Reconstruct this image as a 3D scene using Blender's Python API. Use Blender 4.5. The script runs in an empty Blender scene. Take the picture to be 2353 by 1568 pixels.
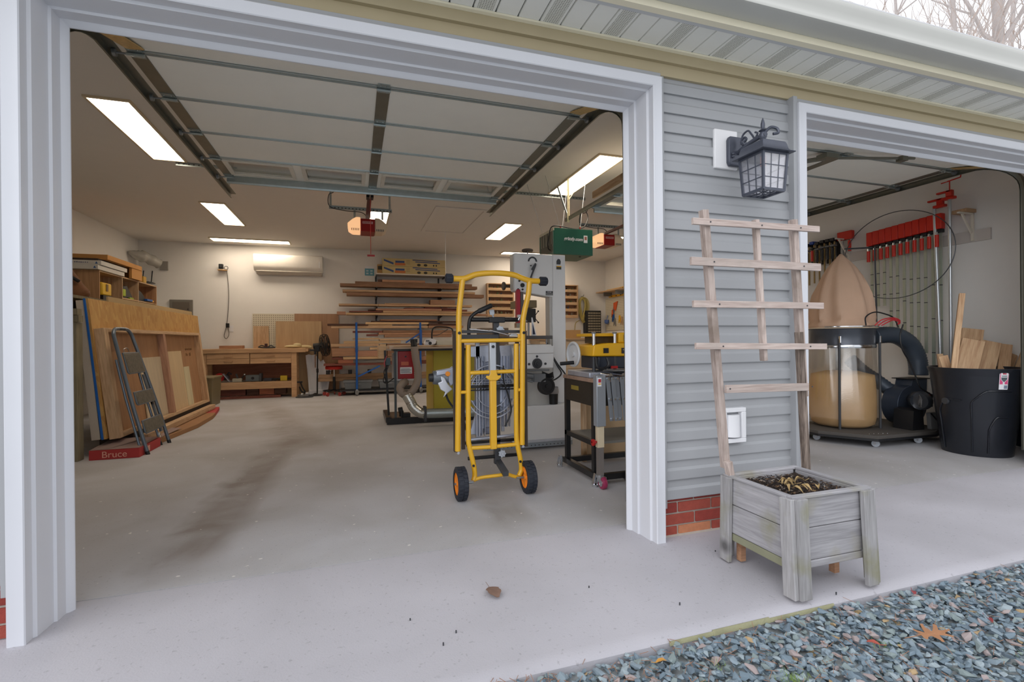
import bpy, bmesh, math, random
from mathutils import Vector, Matrix, Euler
random.seed(7)
S = bpy.context.scene
COL = S.collection
PI = math.pi
# ------------------------------------------------------------------ camera, world, sun, exposure
def make_camera():
    f, yaw, pitch, roll = 1119.6, .3122, .0015, -.0094
    cy, sy, cp, sp = math.cos(yaw), math.sin(yaw), math.cos(pitch), math.sin(pitch)
    fw = Vector((sy*cp, cy*cp, -sp)); rt = Vector((cy, -sy, 0)); up = rt.cross(fw)
    r = math.cos(roll)*rt + math.sin(roll)*up; u = -math.sin(roll)*rt + math.cos(roll)*up
    cd = bpy.data.cameras.new('camera'); cd.sensor_width = 36; cd.lens = f/2353*36
    cd.clip_start = .05; cd.clip_end = 300
    c = bpy.data.objects.new('camera', cd); COL.objects.link(c)
    m = Matrix((r, u, -fw)).transposed().to_4x4(); m.translation = (0, 0, 1.12)
    c.matrix_world = m; S.camera = c
make_camera()
w = bpy.data.worlds.new('overcast_sky'); S.world = w; w.use_nodes = True
nt = w.node_tree; bg = nt.nodes['Background']
tc = nt.nodes.new('ShaderNodeTexCoord'); sx = nt.nodes.new('ShaderNodeSeparateXYZ'); rp = nt.nodes.new('ShaderNodeValToRGB')
nt.links.new(tc.outputs['Generated'], sx.inputs[0]); nt.links.new(sx.outputs['Z'], rp.inputs[0]); nt.links.new(rp.outputs[0], bg.inputs[0])
rp.color_ramp.elements[0].color = (.95, .96, 1.0, 1); rp.color_ramp.elements[1].color = (.90, .935, 1.0, 1)
bg.inputs[1].default_value = 1.22
LAMP = 12.5          # radiance of the ceiling panels
sd = bpy.data.lights.new('fill_sun', 'SUN'); sd.energy = 1.35; sd.angle = 1.2; sd.color = (.97, .97, 1)  # wide fill sun added under the overcast sky to brighten the right wall
so = bpy.data.objects.new('fill_sun', sd); COL.objects.link(so); so.rotation_euler = (math.radians(62), 0, math.radians(-54))
S.view_settings.view_transform = 'Standard'; S.view_settings.look = 'None'
S.view_settings.exposure = 0.0; S.view_settings.gamma = 1; S.view_settings.use_curve_mapping = False

# ------------------------------------------------------------------ materials
def lin(c):
    o = []
    for v in c[:3]:
        v = v/255
        o.append(v/12.92 if v <= .04045 else ((v+.055)/1.055)**2.4)
    return (*o, 1)
MATS = {}
def base(name):
    m = bpy.data.materials.new(name); m.use_nodes = True
    return m, m.node_tree, m.node_tree.nodes['Principled BSDF']
def P(name, col, rough=.5, metal=0, var=.08, vs=6, bump=0, bs=60, spec=.5, coat=0, alpha=1, trans=0):
    """plain procedural material: slight cloudy variation and optional relief"""
    if name in MATS: return MATS[name]
    m, t, b = base(name); N = t.nodes.new; L = t.links.new
    c = lin(col); co = N('ShaderNodeTexCoord')
    n = N('ShaderNodeTexNoise'); n.inputs['Scale'].default_value = vs; n.inputs['Detail'].default_value = 4
    L(co.outputs['Object'], n.inputs['Vector'])
    mx = N('ShaderNodeMix'); mx.data_type = 'RGBA'
    mx.inputs[6].default_value = tuple(x*(1-var) for x in c[:3])+(1,); mx.inputs[7].default_value = tuple(min(1, x*(1+var)) for x in c[:3])+(1,)
    L(n.outputs['Fac'], mx.inputs[0]); L(mx.outputs[2], b.inputs['Base Color'])
    b.inputs['Roughness'].default_value = rough; b.inputs['Metallic'].default_value = metal
    b.inputs['Specular IOR Level'].default_value = spec; b.inputs['Coat Weight'].default_value = coat
    b.inputs['Alpha'].default_value = alpha; b.inputs['Transmission Weight'].default_value = trans
    if bump:
        n2 = N('ShaderNodeTexNoise'); n2.inputs['Scale'].default_value = bs; n2.inputs['Detail'].default_value = 3
        L(co.outputs['Object'], n2.inputs['Vector']); bp = N('ShaderNodeBump'); bp.inputs['Strength'].default_value = bump; bp.inputs['Distance'].default_value = .004
        L(n2.outputs['Fac'], bp.inputs['Height']); L(bp.outputs[0], b.inputs['Normal'])
    MATS[name] = m; return m
def WOOD(name, c1, c2, ax='x', rough=.6, fine=14, knots=0, grey=None, bump=.15):
    """wood with grain running along the given local axis; tone shifts a little from piece to piece"""
    if name in MATS: return MATS[name]
    m, t, b = base(name); N = t.nodes.new; L = t.links.new
    co = N('ShaderNodeTexCoord'); mp = N('ShaderNodeMapping'); oi = N('ShaderNodeObjectInfo')
    sc = {'x': (.6, 9, 9), 'y': (9, .6, 9), 'z': (9, 9, .6)}[ax]
    mp.inputs['Scale'].default_value = sc
    ad = N('ShaderNodeVectorMath'); ad.operation = 'ADD'; mu = N('ShaderNodeMath'); mu.operation = 'MULTIPLY'; mu.inputs[1].default_value = 37
    L(oi.outputs['Random'], mu.inputs[0]); L(co.outputs['Object'], ad.inputs[0]); L(mu.outputs[0], ad.inputs[1]); L(ad.outputs[0], mp.inputs['Vector'])
    n = N('ShaderNodeTexNoise'); n.inputs['Scale'].default_value = fine*.25; n.inputs['Detail'].default_value = 6; n.inputs['Distortion'].default_value = .6
    L(mp.outputs[0], n.inputs['Vector'])
    wv = N('ShaderNodeTexNoise'); wv.inputs['Scale'].default_value = fine; wv.inputs['Detail'].default_value = 3; L(mp.outputs[0], wv.inputs['Vector'])
    r = N('ShaderNodeValToRGB'); r.color_ramp.elements[0].position = .36; r.color_ramp.elements[1].position = .66
    r.color_ramp.elements[0].color = lin(c2); r.color_ramp.elements[1].color = lin(c1)
    a = N('ShaderNodeMath'); a.operation = 'MULTIPLY_ADD'; a.inputs[1].default_value = .45; L(wv.outputs['Fac'], a.inputs[0])
    a2 = N('ShaderNodeMath'); a2.operation = 'MULTIPLY'; a2.inputs[1].default_value = .55; L(n.outputs['Fac'], a2.inputs[0]); L(a2.outputs[0], a.inputs[2])
    L(a.outputs[0], r.inputs[0])
    hs = N('ShaderNodeHueSaturation'); vr = N('ShaderNodeMapRange'); vr.inputs[3].default_value = .88; vr.inputs[4].default_value = 1.1
    L(oi.outputs['Random'], vr.inputs[0]); hs.inputs['Saturation'].default_value = .84; L(vr.outputs[0], hs.inputs['Value']); L(r.outputs[0], hs.inputs['Color'])
    out = hs.outputs[0]
    if knots:
        v = N('ShaderNodeTexVoronoi'); v.inputs['Scale'].default_value = knots; L(co.outputs['Object'], v.inputs['Vector'])
        kr = N('ShaderNodeMapRange'); kr.inputs[1].default_value = .04; kr.inputs[2].default_value = .14; kr.inputs[3].default_value = 1; kr.inputs[4].default_value = 0
        L(v.outputs['Distance'], kr.inputs[0])
        mx = N('ShaderNodeMix'); mx.data_type = 'RGBA'; L(kr.outputs[0], mx.inputs[0]); L(out, mx.inputs[6]); mx.inputs[7].default_value = tuple(x*.45 for x in lin(c2)[:3])+(1,)
        out = mx.outputs[2]
    if grey:
        n3 = N('ShaderNodeTexNoise'); n3.inputs['Scale'].default_value = 5; n3.inputs['Detail'].default_value = 5; L(co.outputs['Object'], n3.inputs['Vector'])
        g = N('ShaderNodeMapRange'); g.inputs[1].default_value = .5; g.inputs[2].default_value = .68; L(n3.outputs['Fac'], g.inputs[0])
        mx = N('ShaderNodeMix'); mx.data_type = 'RGBA'; L(g.outputs[0], mx.inputs[0]); L(out, mx.inputs[6]); mx.inputs[7].default_value = lin(grey); out = mx.outputs[2]
    L(out, b.inputs['Base Color']); b.inputs['Roughness'].default_value = rough; b.inputs['Specular IOR Level'].default_value = .3
    bp = N('ShaderNodeBump'); bp.inputs['Strength'].default_value = bump; bp.inputs['Distance'].default_value = .003; L(wv.outputs['Fac'], bp.inputs['Height']); L(bp.outputs[0], b.inputs['Normal'])
    MATS[name] = m; return m
def EM(name, col, k):
    if name in MATS: return MATS[name]
    m, t, b = base(name); b.inputs['Base Color'].default_value = (*col, 1); b.inputs['Emission Color'].default_value = (*col, 1); b.inputs['Emission Strength'].default_value = k
    MATS[name] = m; return m
def GLASS(name, col=(1, 1, 1), rough=.02, mixt=.75):
    if name in MATS: return MATS[name]
    m = bpy.data.materials.new(name); m.use_nodes = True; t = m.node_tree; t.nodes.clear(); N = t.nodes.new; L = t.links.new
    o = N('ShaderNodeOutputMaterial'); g = N('ShaderNodeBsdfGlossy'); g.inputs['Roughness'].default_value = rough; g.inputs['Color'].default_value = (*col, 1)
    tr = N('ShaderNodeBsdfTransparent'); tr.inputs['Color'].default_value = (*col, 1); mx = N('ShaderNodeMixShader')
    n = N('ShaderNodeTexNoise'); n.inputs['Scale'].default_value = 90; bp = N('ShaderNodeBump'); bp.inputs['Strength'].default_value = .25; bp.inputs['Distance'].default_value = .002
    L(n.outputs['Fac'], bp.inputs['Height']); L(bp.outputs[0], g.inputs['Normal'])
    mx.inputs[0].default_value = mixt; L(g.outputs[0], mx.inputs[1]); L(tr.outputs[0], mx.inputs[2]); L(mx.outputs[0], o.inputs[0])
    MATS[name] = m; return m

WHITE = P('white_vinyl', (236, 236, 238), .42, var=.03)
CASE = P('white_casing', (214, 216, 222), .38, var=.02)
SIDE = P('grey_vinyl_siding', (166, 168, 171), .5, var=.03, bump=.05, bs=200)
TAN = P('reflection_tinted_trim', (184, 170, 138), .5, var=.05)
SOFF = P('soffit_vinyl', (244, 244, 238), .5, var=.03)
CREAM = P('cream_trim', (246, 238, 212), .5, var=.03)
GUT = P('gutter_paint', (196, 196, 190), .35, var=.07, vs=3)
WALL = P('interior_wall_paint', (236, 234, 230), .9, var=.02, bump=.15, bs=140)
CEIL = P('ceiling_paint', (228, 224, 218), .9, var=.02, bump=.1, bs=90)
DOORW = P('garage_door_steel', (250, 250, 242), .5, var=.04, bump=.2, bs=300)
GALV = P('galvanised_steel', (176, 186, 186), .36, .85, var=.12, vs=20)
GALD = P('weathered_galvanised', (132, 132, 122), .42, .8, var=.15, vs=15)
CHROME = P('chrome', (215, 218, 222), .15, 1, var=.03)
STEEL = P('bare_steel', (150, 155, 160), .35, .8, var=.1)
ALU = P('cast_aluminium', (186, 192, 206), .38, .6, var=.14, vs=25)
BLK = P('black_plastic', (26, 27, 30), .45, var=.15)
BLKM = P('black_painted_steel', (22, 22, 24), .35, var=.1)
RUB = P('black_rubber', (38, 42, 52), .7, var=.2, bump=.2)
DGREY = P('dark_grey_steel', (62, 64, 68), .45, var=.1)
MGREY = P('mid_grey_plastic', (120, 120, 120), .5)
YEL = P('yellow_enamel', (232, 178, 38), .32, var=.04, coat=.3)
YELD = P('yellow_plastic', (236, 180, 30), .42, var=.05)
OLIVE = P('mustard_painted_panel', (196, 178, 52), .5, var=.04)
OLIVE2 = P('mustard_panel_side', (172, 150, 40), .5, var=.04)
RED = P('red_paint', (176, 28, 28), .4, var=.08)
REDP = P('red_clamp_plastic', (206, 40, 22), .4, var=.08)
BLUE = P('blue_enamel', (24, 92, 178), .35, var=.06)
ORNG = P('orange_plastic', (240, 150, 50), .4)
MACH = P('machine_grey_paint', (230, 231, 231), .38, var=.03)
CARD = P('cardboard', (188, 150, 100), .85, var=.08, vs=12)
PAPER = P('white_paper', (235, 236, 240), .8, var=.02)
PINE = WOOD('pine_board_x', (226, 186, 132), (188, 142, 90), 'x', knots=2.2)
PINEY = WOOD('pine_board_y', (216, 180, 132), (180, 138, 90), 'y', knots=2.2)
PINEZ = WOOD('pine_board_z', (216, 178, 130), (178, 136, 88), 'z', knots=2.2)
PLY = WOOD('plywood', (216, 176, 122), (196, 150, 98), 'z', fine=8)
PLYX = WOOD('plywood_x', (210, 166, 110), (184, 136, 84), 'x', fine=8)
BENCHW = WOOD('beech_bench', (216, 168, 112), (190, 140, 86), 'x', fine=10)
GREYW = WOOD('weathered_grey_wood_x', (182, 180, 184), (150, 148, 152), 'x', .85, knots=3.2, grey=(158, 154, 142), bump=.35)
GREYZ = WOOD('weathered_grey_wood_z', (180, 178, 180), (144, 142, 142), 'z', .85, knots=3, grey=(142, 140, 118), bump=.35)
TREL = WOOD('weathered_pink_wood_z', (206, 188, 178), (158, 138, 128), 'z', .85, knots=1.5, grey=(142, 128, 118), bump=.5)
TRELX = WOOD('weathered_pink_wood_x', (210, 192, 182), (172, 150, 140), 'x', .85, knots=1.5, grey=(176, 164, 156), bump=.5)
BARK = WOOD('bark_edge', (150, 132, 118), (70, 58, 50), 'z', .95, fine=20, bump=1)
POSTW = WOOD('treated_post', (150, 138, 106), (122, 110, 82), 'z', .8, knots=3)
LUM = {'b': WOOD('walnut_board', (158, 112, 72), (122, 80, 48), 'x'), 'm': WOOD('oak_board', (184, 132, 88), (152, 102, 64), 'x'), 'd': WOOD('dark_walnut_board', (104, 64, 42), (70, 40, 28), 'x'),
       't': WOOD('ash_board', (208, 166, 116), (178, 134, 88), 'x'), 'l': WOOD('maple_board', (222, 180, 120), (190, 146, 92), 'x'), 'r': WOOD('cherry_board', (196, 138, 98), (160, 104, 70), 'x'),
       'c': WOOD('padauk_board', (142, 70, 46), (108, 48, 32), 'x'), 'o': WOOD('orange_board', (196, 106, 50), (150, 72, 30), 'x'), 'g': WOOD('grey_board', (142, 136, 130), (112, 106, 100), 'x')}

# ------------------------------------------------------------------ mesh builder
ORG = {}
class MB:
    def __init__(s): s.v = []; s.f = []; s.k = []
    def add(s, vs, fs, k=0):
        o = len(s.v); s.v += [Vector(v) for v in vs]; s.f += [tuple(i+o for i in f) for f in fs]; s.k += [k]*len(fs); return s
    def box(s, x0, x1, y0, y1, z0, z1, k=0):
        vs = [(x, y, z) for z in (z0, z1) for y in (y0, y1) for x in (x0, x1)]
        return s.add(vs, [(0, 2, 3, 1), (4, 5, 7, 6), (0, 1, 5, 4), (2, 6, 7, 3), (0, 4, 6, 2), (1, 3, 7, 5)], k)
    def mbox(s, M, sx, sy, sz, k=0):
        vs = [M @ Vector((x, y, z)) for z in (-sz/2, sz/2) for y in (-sy/2, sy/2) for x in (-sx/2, sx/2)]
        return s.add(vs, [(0, 2, 3, 1), (4, 5, 7, 6), (0, 1, 5, 4), (2, 6, 7, 3), (0, 4, 6, 2), (1, 3, 7, 5)], k)
    def beam(s, a, b, w, h, up=(0, 0, 1), k=0):
        """rectangular bar a-b, w across, h along up"""
        a = Vector(a); b = Vector(b); d = b-a; L = d.length; d.normalize(); u = Vector(up)
        if abs(d.dot(u)) > .98: u = Vector((1, 0, 0)) if abs(d.x) < .9 else Vector((0, 1, 0))
        r = d.cross(u).normalized(); u = r.cross(d)
        M = Matrix((r, d, u)).transposed().to_4x4(); M.translation = (a+b)/2
        return s.mbox(M, w, L, h, k)
    def tube(s, pts, r, n=10, caps=True, closed=False, k=0):
        pts = [Vector(p) for p in pts]; m = len(pts); rr = r if isinstance(r, (list, tuple)) else [r]*m
        T = []
        for i in range(m):
            if closed: d = pts[(i+1) % m]-pts[i-1]
            else: d = pts[min(i+1, m-1)]-pts[max(i-1, 0)]
            T.append(d.normalized())
        u = Vector((0, 0, 1)) if abs(T[0].z) < .9 else Vector((1, 0, 0))
        N = (u-T[0]*u.dot(T[0])).normalized(); vs = []
        for i in range(m):
            N = (N-T[i]*N.dot(T[i])).normalized(); B = T[i].cross(N)
            for j in range(n):
                a = 2*PI*j/n; vs.append(pts[i]+(N*math.cos(a)+B*math.sin(a))*rr[i])
        fs = []
        for i in range(m if closed else m-1):
            i2 = (i+1) % m
            for j in range(n): fs.append((i*n+j, i*n+(j+1) % n, i2*n+(j+1) % n, i2*n+j))
        if caps and not closed: fs += [tuple(range(n))[::-1], tuple((m-1)*n+j for j in range(n))]
        return s.add(vs, fs, k)
    def cyl(s, a, b, r, r2=None, n=16, k=0): return s.tube([a, b], [r, r if r2 is None else r2], n, k=k)
    def lathe(s, prof, n=24, M=None, k=0, cap=True):
        M = M or Matrix.Identity(4); vs = []; m = len(prof)
        for r, z in prof:
            for j in range(n): a = 2*PI*j/n; vs.append(M @ Vector((r*math.cos(a), r*math.sin(a), z)))
        fs = [(i*n+j, i*n+(j+1) % n, (i+1)*n+(j+1) % n, (i+1)*n+j) for i in range(m-1) for j in range(n)]
        if cap: fs += [tuple(range(n))[::-1], tuple((m-1)*n+j for j in range(n))]
        return s.add(vs, fs, k)
    def prism(s, poly, a, b, ax='x', k=0):
        f = {'x': lambda p, t: (t, p[0], p[1]), 'y': lambda p, t: (p[0], t, p[1]), 'z': lambda p, t: (p[0], p[1], t)}[ax]
        n = len(poly); vs = [f(p, a) for p in poly]+[f(p, b) for p in poly]
        fs = [tuple(range(n))[::-1], tuple(range(n, 2*n))]+[(i, (i+1) % n, n+(i+1) % n, n+i) for i in range(n)]
        return s.add(vs, fs, k)
    def ball(s, c, r, n=12, sc=(1, 1, 1), k=0):
        c = Vector(c); m = max(4, n//2); pr = []
        for i in range(m+1): a = -PI/2+PI*i/m; pr.append((max(1e-4, r*math.cos(a)), r*math.sin(a)))
        return s.lathe(pr, n, Matrix.Translation(c) @ Matrix.Diagonal((*sc, 1)), k)
    def mesh(s, name, mats, off=(0, 0, 0), smooth=None):
        me = bpy.data.meshes.new(name); o = Vector(off)
        me.from_pydata([v-o for v in s.v], [], s.f)
        for m in (mats if isinstance(mats, (list, tuple)) else [mats]): me.materials.append(m)
        if isinstance(mats, (list, tuple)): me.polygons.foreach_set('material_index', s.k)
        bm = bmesh.new(); bm.from_mesh(me); bmesh.ops.recalc_face_normals(bm, faces=bm.faces); bm.to_mesh(me); bm.free()
        if smooth:
            me.shade_smooth(); me.set_sharp_from_angle(angle=math.radians(smooth))
        return me
    def build(s, name, mat, parent=None, bevel=0, smooth=35, kind=None, label=None, seg=2):
        off = ORG.get(parent.name, Vector()) if parent else Vector()
        o = bpy.data.objects.new(name, s.mesh(name, mat, off, smooth)); COL.objects.link(o)
        if parent: o.parent = parent; ORG[o.name] = off
        if bevel:
            b = o.modifiers.new('bevel', 'BEVEL'); b.width = bevel; b.segments = seg; b.limit_method = 'ANGLE'
        if kind: o['kind'] = kind
        if label: o['label'] = label
        return o
def thing(name, label, cat, loc, group=None):
    o = bpy.data.objects.new(name, None); COL.objects.link(o); o.empty_display_size = .1
    o.location = loc; ORG[o.name] = Vector(loc); o['label'] = label; o['category'] = cat
    if group: o['group'] = group
    return o
def tag(o, label, cat, group=None):
    o['label'] = label; o['category'] = cat
    if group: o['group'] = group
    return o
def struct(name, loc=(0, 0, 0)):
    o = bpy.data.objects.new(name, None); COL.objects.link(o); o.location = loc; ORG[o.name] = Vector(loc); o['kind'] = 'structure'; return o
def dup(root, loc, label=None, rz=None):
    """copy a thing with its parts and sub-parts"""
    r = root.copy(); COL.objects.link(r); r.location = loc
    if rz is not None: r.rotation_euler = (0, 0, rz)
    if label: r['label'] = label
    for ch in list(root.children):
        c = ch.copy(); COL.objects.link(c); c.parent = r
        for g in list(ch.children):
            d = g.copy(); COL.objects.link(d); d.parent = c
    return r
def text(name, s, size, M, mat, parent, ext=.001, label=None, bold=0, shear=0):
    cu = bpy.data.curves.new(name, 'FONT'); cu.body = s; cu.size = size; cu.extrude = ext; cu.align_x = 'CENTER'; cu.align_y = 'CENTER'; cu.offset = bold; cu.shear = shear
    t = bpy.data.objects.new(name, cu); me = bpy.data.meshes.new_from_object(t); bpy.data.objects.remove(t)
    off = ORG.get(parent.name, Vector()) if parent else Vector()
    me.transform(Matrix.Translation(-off) @ M); me.materials.append(mat)
    o = bpy.data.objects.new(name, me); COL.objects.link(o)
    if parent: o.parent = parent; ORG[o.name] = off
    return o
def marks(name, x0, x1, y, z, h, mat, parent, n, seed=1, M=None):
    """print too small to read: a line of short uneven strokes"""
    r = random.Random(seed); m = MB(); w_ = (x1-x0)/n
    for i in range(n):
        a = x0+i*w_; b = MB().box(a+w_*.12, a+w_*r.uniform(.5, .88), y-.001, y, z-h/2*r.uniform(.6, 1), z+h/2*r.uniform(.5, 1))
        m.add([M @ v for v in b.v] if M else b.v, b.f)
    return m.build(name, mat, parent, smooth=None, kind='stuff')
def face_front(x, y, z): return Matrix.Translation((x, y, z)) @ Matrix.Rotation(PI/2, 4, 'X')      # text that faces -Y
def arc(c, r, a0, a1, n, pl='xz'):
    out = []
    for i in range(n+1):
        a = a0+(a1-a0)*i/n; u, v = r*math.cos(a), r*math.sin(a)
        out.append({'xz': (c[0]+u, c[1], c[2]+v), 'yz': (c[0], c[1]+u, c[2]+v), 'xy': (c[0]+u, c[1]+v, c[2])}[pl])
    return out
def spline(pts, n=8):
    P_ = [Vector(p) for p in pts]; P_ = [P_[0]*2-P_[1]]+P_+[P_[-1]*2-P_[-2]]; out = []
    for i in range(1, len(P_)-2):
        a, b, c, d = P_[i-1:i+3]
        for j in range(n):
            t = j/n; out.append(.5*((2*b)+(c-a)*t+(2*a-5*b+4*c-d)*t*t+(3*b-a-3*c+d)*t**3))
    out.append(P_[-2]); return out
def ribbed(mb, pts, r, pitch=.02, amp=.12, n=16):
    """corrugated hose along a smooth path"""
    pts = spline(pts, 10); q = [pts[0]]; 
    for p in pts[1:]:
        d = (p-q[-1]).length; m = max(1, int(d/(pitch/2)))
        a = q[-1]
        for i in range(1, m+1): q.append(a+(p-a)*i/m)
    mb.tube(q, [r*(1+amp*(1 if i % 2 else 0)) for i in range(len(q))], n)
# ------------------------------------------------------------------ floor, apron, gravel
def concrete(name, c1, c2, stains=None):
    m, t, b = base(name); N = t.nodes.new; L = t.links.new; co = N('ShaderNodeTexCoord')
    def noise(sc, d=5, dist=0):
        n = N('ShaderNodeTexNoise'); n.inputs['Scale'].default_value = sc; n.inputs['Detail'].default_value = d; n.inputs['Distortion'].default_value = dist; L(co.outputs['Object'], n.inputs['Vector']); return n.outputs['Fac']
    r = N('ShaderNodeValToRGB'); r.color_ramp.elements[0].position = .32; r.color_ramp.elements[1].position = .68; r.color_ramp.elements[0].color = lin(c2); r.color_ramp.elements[1].color = lin(c1)
    L(noise(1.3, 8, .4), r.inputs[0]); out = r.outputs[0]
    def over(fac, col):
        nonlocal out
        mx = N('ShaderNodeMix'); mx.data_type = 'RGBA'; L(fac, mx.inputs[0]); L(out, mx.inputs[6]); mx.inputs[7].default_value = lin(col); out = mx.outputs[2]
    def math_(op, a, bb):
        q = N('ShaderNodeMath'); q.operation = op
        for i, v in enumerate((a, bb)):
            if isinstance(v, (int, float)): q.inputs[i].default_value = v
            else: L(v, q.inputs[i])
        return q.outputs[0]
    def mr(v, a, bb, c, d):
        q = N('ShaderNodeMapRange'); q.inputs[1].default_value = a; q.inputs[2].default_value = bb; q.inputs[3].default_value = c; q.inputs[4].default_value = d; L(v, q.inputs[0]); return q.outputs[0]
    over(mr(noise(60, 2), .64, .74, 0, .25), (90, 86, 84))
    if stains:
        sp = N('ShaderNodeSeparateXYZ'); L(co.outputs['Object'], sp.inputs[0]); wob = noise(2.6, 6, .6)
        for (x, hw, y0, y1, k, slope, col) in stains:
            # worn tyre track: a band along y, fading at both ends
            dx = math_('SUBTRACT', sp.outputs['X'], x); dx = math_('SUBTRACT', dx, math_('MULTIPLY', math_('SUBTRACT', sp.outputs['Y'], y0), slope))
            dx = math_('ABSOLUTE', math_('ADD', dx, math_('MULTIPLY', math_('SUBTRACT', wob, .5), .25)), 0)
            fx = mr(dx, hw*.35, hw, 1, 0); f1 = mr(sp.outputs['Y'], y0, y0+.5, 0, 1); f2 = mr(sp.outputs['Y'], y1-1.5, y1, 1, 0)
            f = math_('MULTIPLY', math_('MULTIPLY', fx, f1), math_('MULTIPLY', f2, mr(wob, .3, .62, .35, 1))); f = math_('MULTIPLY', f, k)
            over(f, col)
        over(mr(noise(24, 1), .755, .765, 0, .8), (232, 230, 224))
    L(out, b.inputs['Base Color']); b.inputs['Roughness'].default_value = .82; b.inputs['Specular IOR Level'].default_value = .25
    bp = N('ShaderNodeBump'); bp.inputs['Strength'].default_value = .25; bp.inputs['Distance'].default_value = .004; L(noise(140, 3), bp.inputs['Height']); L(bp.outputs[0], b.inputs['Normal'])
    return m
FLOOR = concrete('garage_slab_concrete', (192, 192, 196), (174, 172, 172), [
    (-.86, .24, 2.55, 6.6, .62, .03, (116, 100, 84)), (.92, .20, 2.5, 4.6, .45, .04, (112, 100, 82)), (-.35, .3, 5.2, 10.5, .35, -.25, (120, 98, 72)), (4.0, .3, 2.6, 5, .25, 0, (120, 112, 100))])
APRON = concrete('apron_concrete', (192, 190, 196), (178, 176, 181))
fl = MB().box(-4.4, 6.6, 2.606, 11.8, -.12, 0).build('floor', FLOOR, kind='structure')
ap = MB().prism([(2.60, -.12), (2.60, -.001), (1.64, -.014), (1.59, -.018), (1.572, -.03), (1.568, -.12)], -7, 9, 'x').build('apron', APRON, kind='structure')
MOSS = P('green_edge_moss', (158, 156, 124), .95, var=.3, vs=20, bump=.6, bs=90)
MB().prism([(1.5705, -.0275), (1.577, -.0225), (1.573, -.022), (1.568, -.030), (1.565, -.04)], 1.32, 1.60, 'x').prism([(1.5705, -.029), (1.5735, -.0255), (1.571, -.025), (1.568, -.031), (1.566, -.04)], 1.12, 1.95, 'x').build('moss', MOSS, parent=ap, kind='stuff')
# planter moss smear on the slab
SOILM = P('gravel_bed_soil', (156, 160, 160), .95, var=.25, vs=30, bump=.8)
gr = MB().box(-12, 14, -14, 1.568, -.3, -.062).build('ground', SOILM, kind='structure')
GRAV = []
for i, c in enumerate([(140, 156, 166), (122, 140, 152), (160, 174, 180), (106, 122, 134), (172, 158, 156), (138, 152, 152), (184, 158, 120)]):
    GRAV.append(P('slate_chip_%d' % i, c, .62, var=.16, vs=40, bump=.3, bs=200))
def chip_mesh(seed):
    r = random.Random(seed); bm = bmesh.new()
    for i in range(13):
        v = Vector((r.gauss(0, 1), r.gauss(0, 1), r.gauss(0, 1))).normalized()
        bm.verts.new((v.x*r.uniform(.8, 1.1), v.y*r.uniform(.5, .72), v.z*r.uniform(.28, .42)))
    res = bmesh.ops.convex_hull(bm, input=bm.verts); bmesh.ops.delete(bm, geom=[e for e in res['geom_interior'] if isinstance(e, bmesh.types.BMVert)], context='VERTS')
    vs = [v.co.copy() for v in bm.verts]; idx = {v: i for i, v in enumerate(bm.verts)}; fs = [tuple(idx[v] for v in f.verts) for f in bm.faces]; bm.free(); return vs, fs
CH = [chip_mesh(i) for i in range(10)]
def stones():
    r = random.Random(11); meshes = []
    for i, (vs, fs) in enumerate(CH):
        for gi in ([0, 1, 2] if i < 6 else [3, 4, 5, 1]):
            me = bpy.data.meshes.new('stone'); me.from_pydata(vs, [], fs); me.materials.append(GRAV[gi]); meshes.append(me)
    cells = []
    stuff = MB(); n = 0
    # edge of the gravel runs along y = 1.56; the frame shows a wedge of it
    def put(x, y, z, s, big):
        nonlocal n
        rot = Euler((r.uniform(-.5, .5), r.uniform(-.5, .5), r.uniform(0, 6.28)))
        if big:
            o = bpy.data.objects.new('stone', r.choice(meshes)); COL.objects.link(o); o.parent = gr; o.location = (x, y, z); o.rotation_euler = rot; o.scale = (s, s, s); n += 1
        else:
            vs, fs = CH[r.randrange(10)]; M = Matrix.Translation((x, y, z)) @ rot.to_matrix().to_4x4() @ Matrix.Scale(s, 4)
            stuff.add([M @ v for v in vs], fs, r.choices(range(7), [6, 6, 4, 4, .8, 3, .35])[0])
    def inside(x, y): return y > 1.60-.33*(x-.35) - .05 and x < 3.3
    for _ in range(10500):
        x = r.uniform(.1, 3.7); y = r.uniform(.75, 1.562)
        if y < 1.45-.36*(x-.35)-.12: continue
        put(x, y, -.052+r.uniform(-.01, .018), r.uniform(.013, .0235), False)
    for _ in range(5000):
        x = r.uniform(-4, 7); y = r.uniform(-1.5, 1.56)
        if inside(x, y): continue
        put(x, y, -.05+r.uniform(-.008, .012), r.uniform(.010, .026), False)
    # the 300 stones that show largest
    while n < 300:
        x = r.uniform(.5, 2.9); y = r.uniform(.95, 1.54)
        if y < 1.56-.345*(x-.46)-.02: continue
        put(x, y, -.03+r.uniform(-.006, .008), r.uniform(.019, .030), True)
    stuff.build('gravel', GRAV, parent=gr, kind='stuff', smooth=None)
stones()
# ------------------------------------------------------------------ walls, ceiling
wf = struct('wall_front')
core = MB()
core.box(-4.4, -1.175, 2.385, 2.60, -.06, 3.3).box(1.585, 2.655, 2.385, 2.60, -.06, 3.3).box(5.54, 6.6, 2.385, 2.60, -.06, 3.3)
core.box(-1.19, 1.585, 2.385, 2.60, 2.516, 3.3).box(2.655, 5.54, 2.385, 2.60, 2.516, 3.3)
core.build('wall_core', WALL, wf)
MB().box(-4.3, -4.09, 2.5, 11.75, -.05, 3.3).build('wall_left', WALL, kind='structure')
MB().box(6.34, 6.55, 2.5, 11.75, -.05, 3.3).build('wall_right', WALL, kind='structure')
MB().box(-4.3, 6.55, 11.53, 11.75, -.05, 3.3).build('wall_back', WALL, kind='structure')
MB().box(-4.3, 6.55, 2.39, 11.75, 3.19, 3.3).build('ceiling', CEIL, kind='structure')
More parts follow.
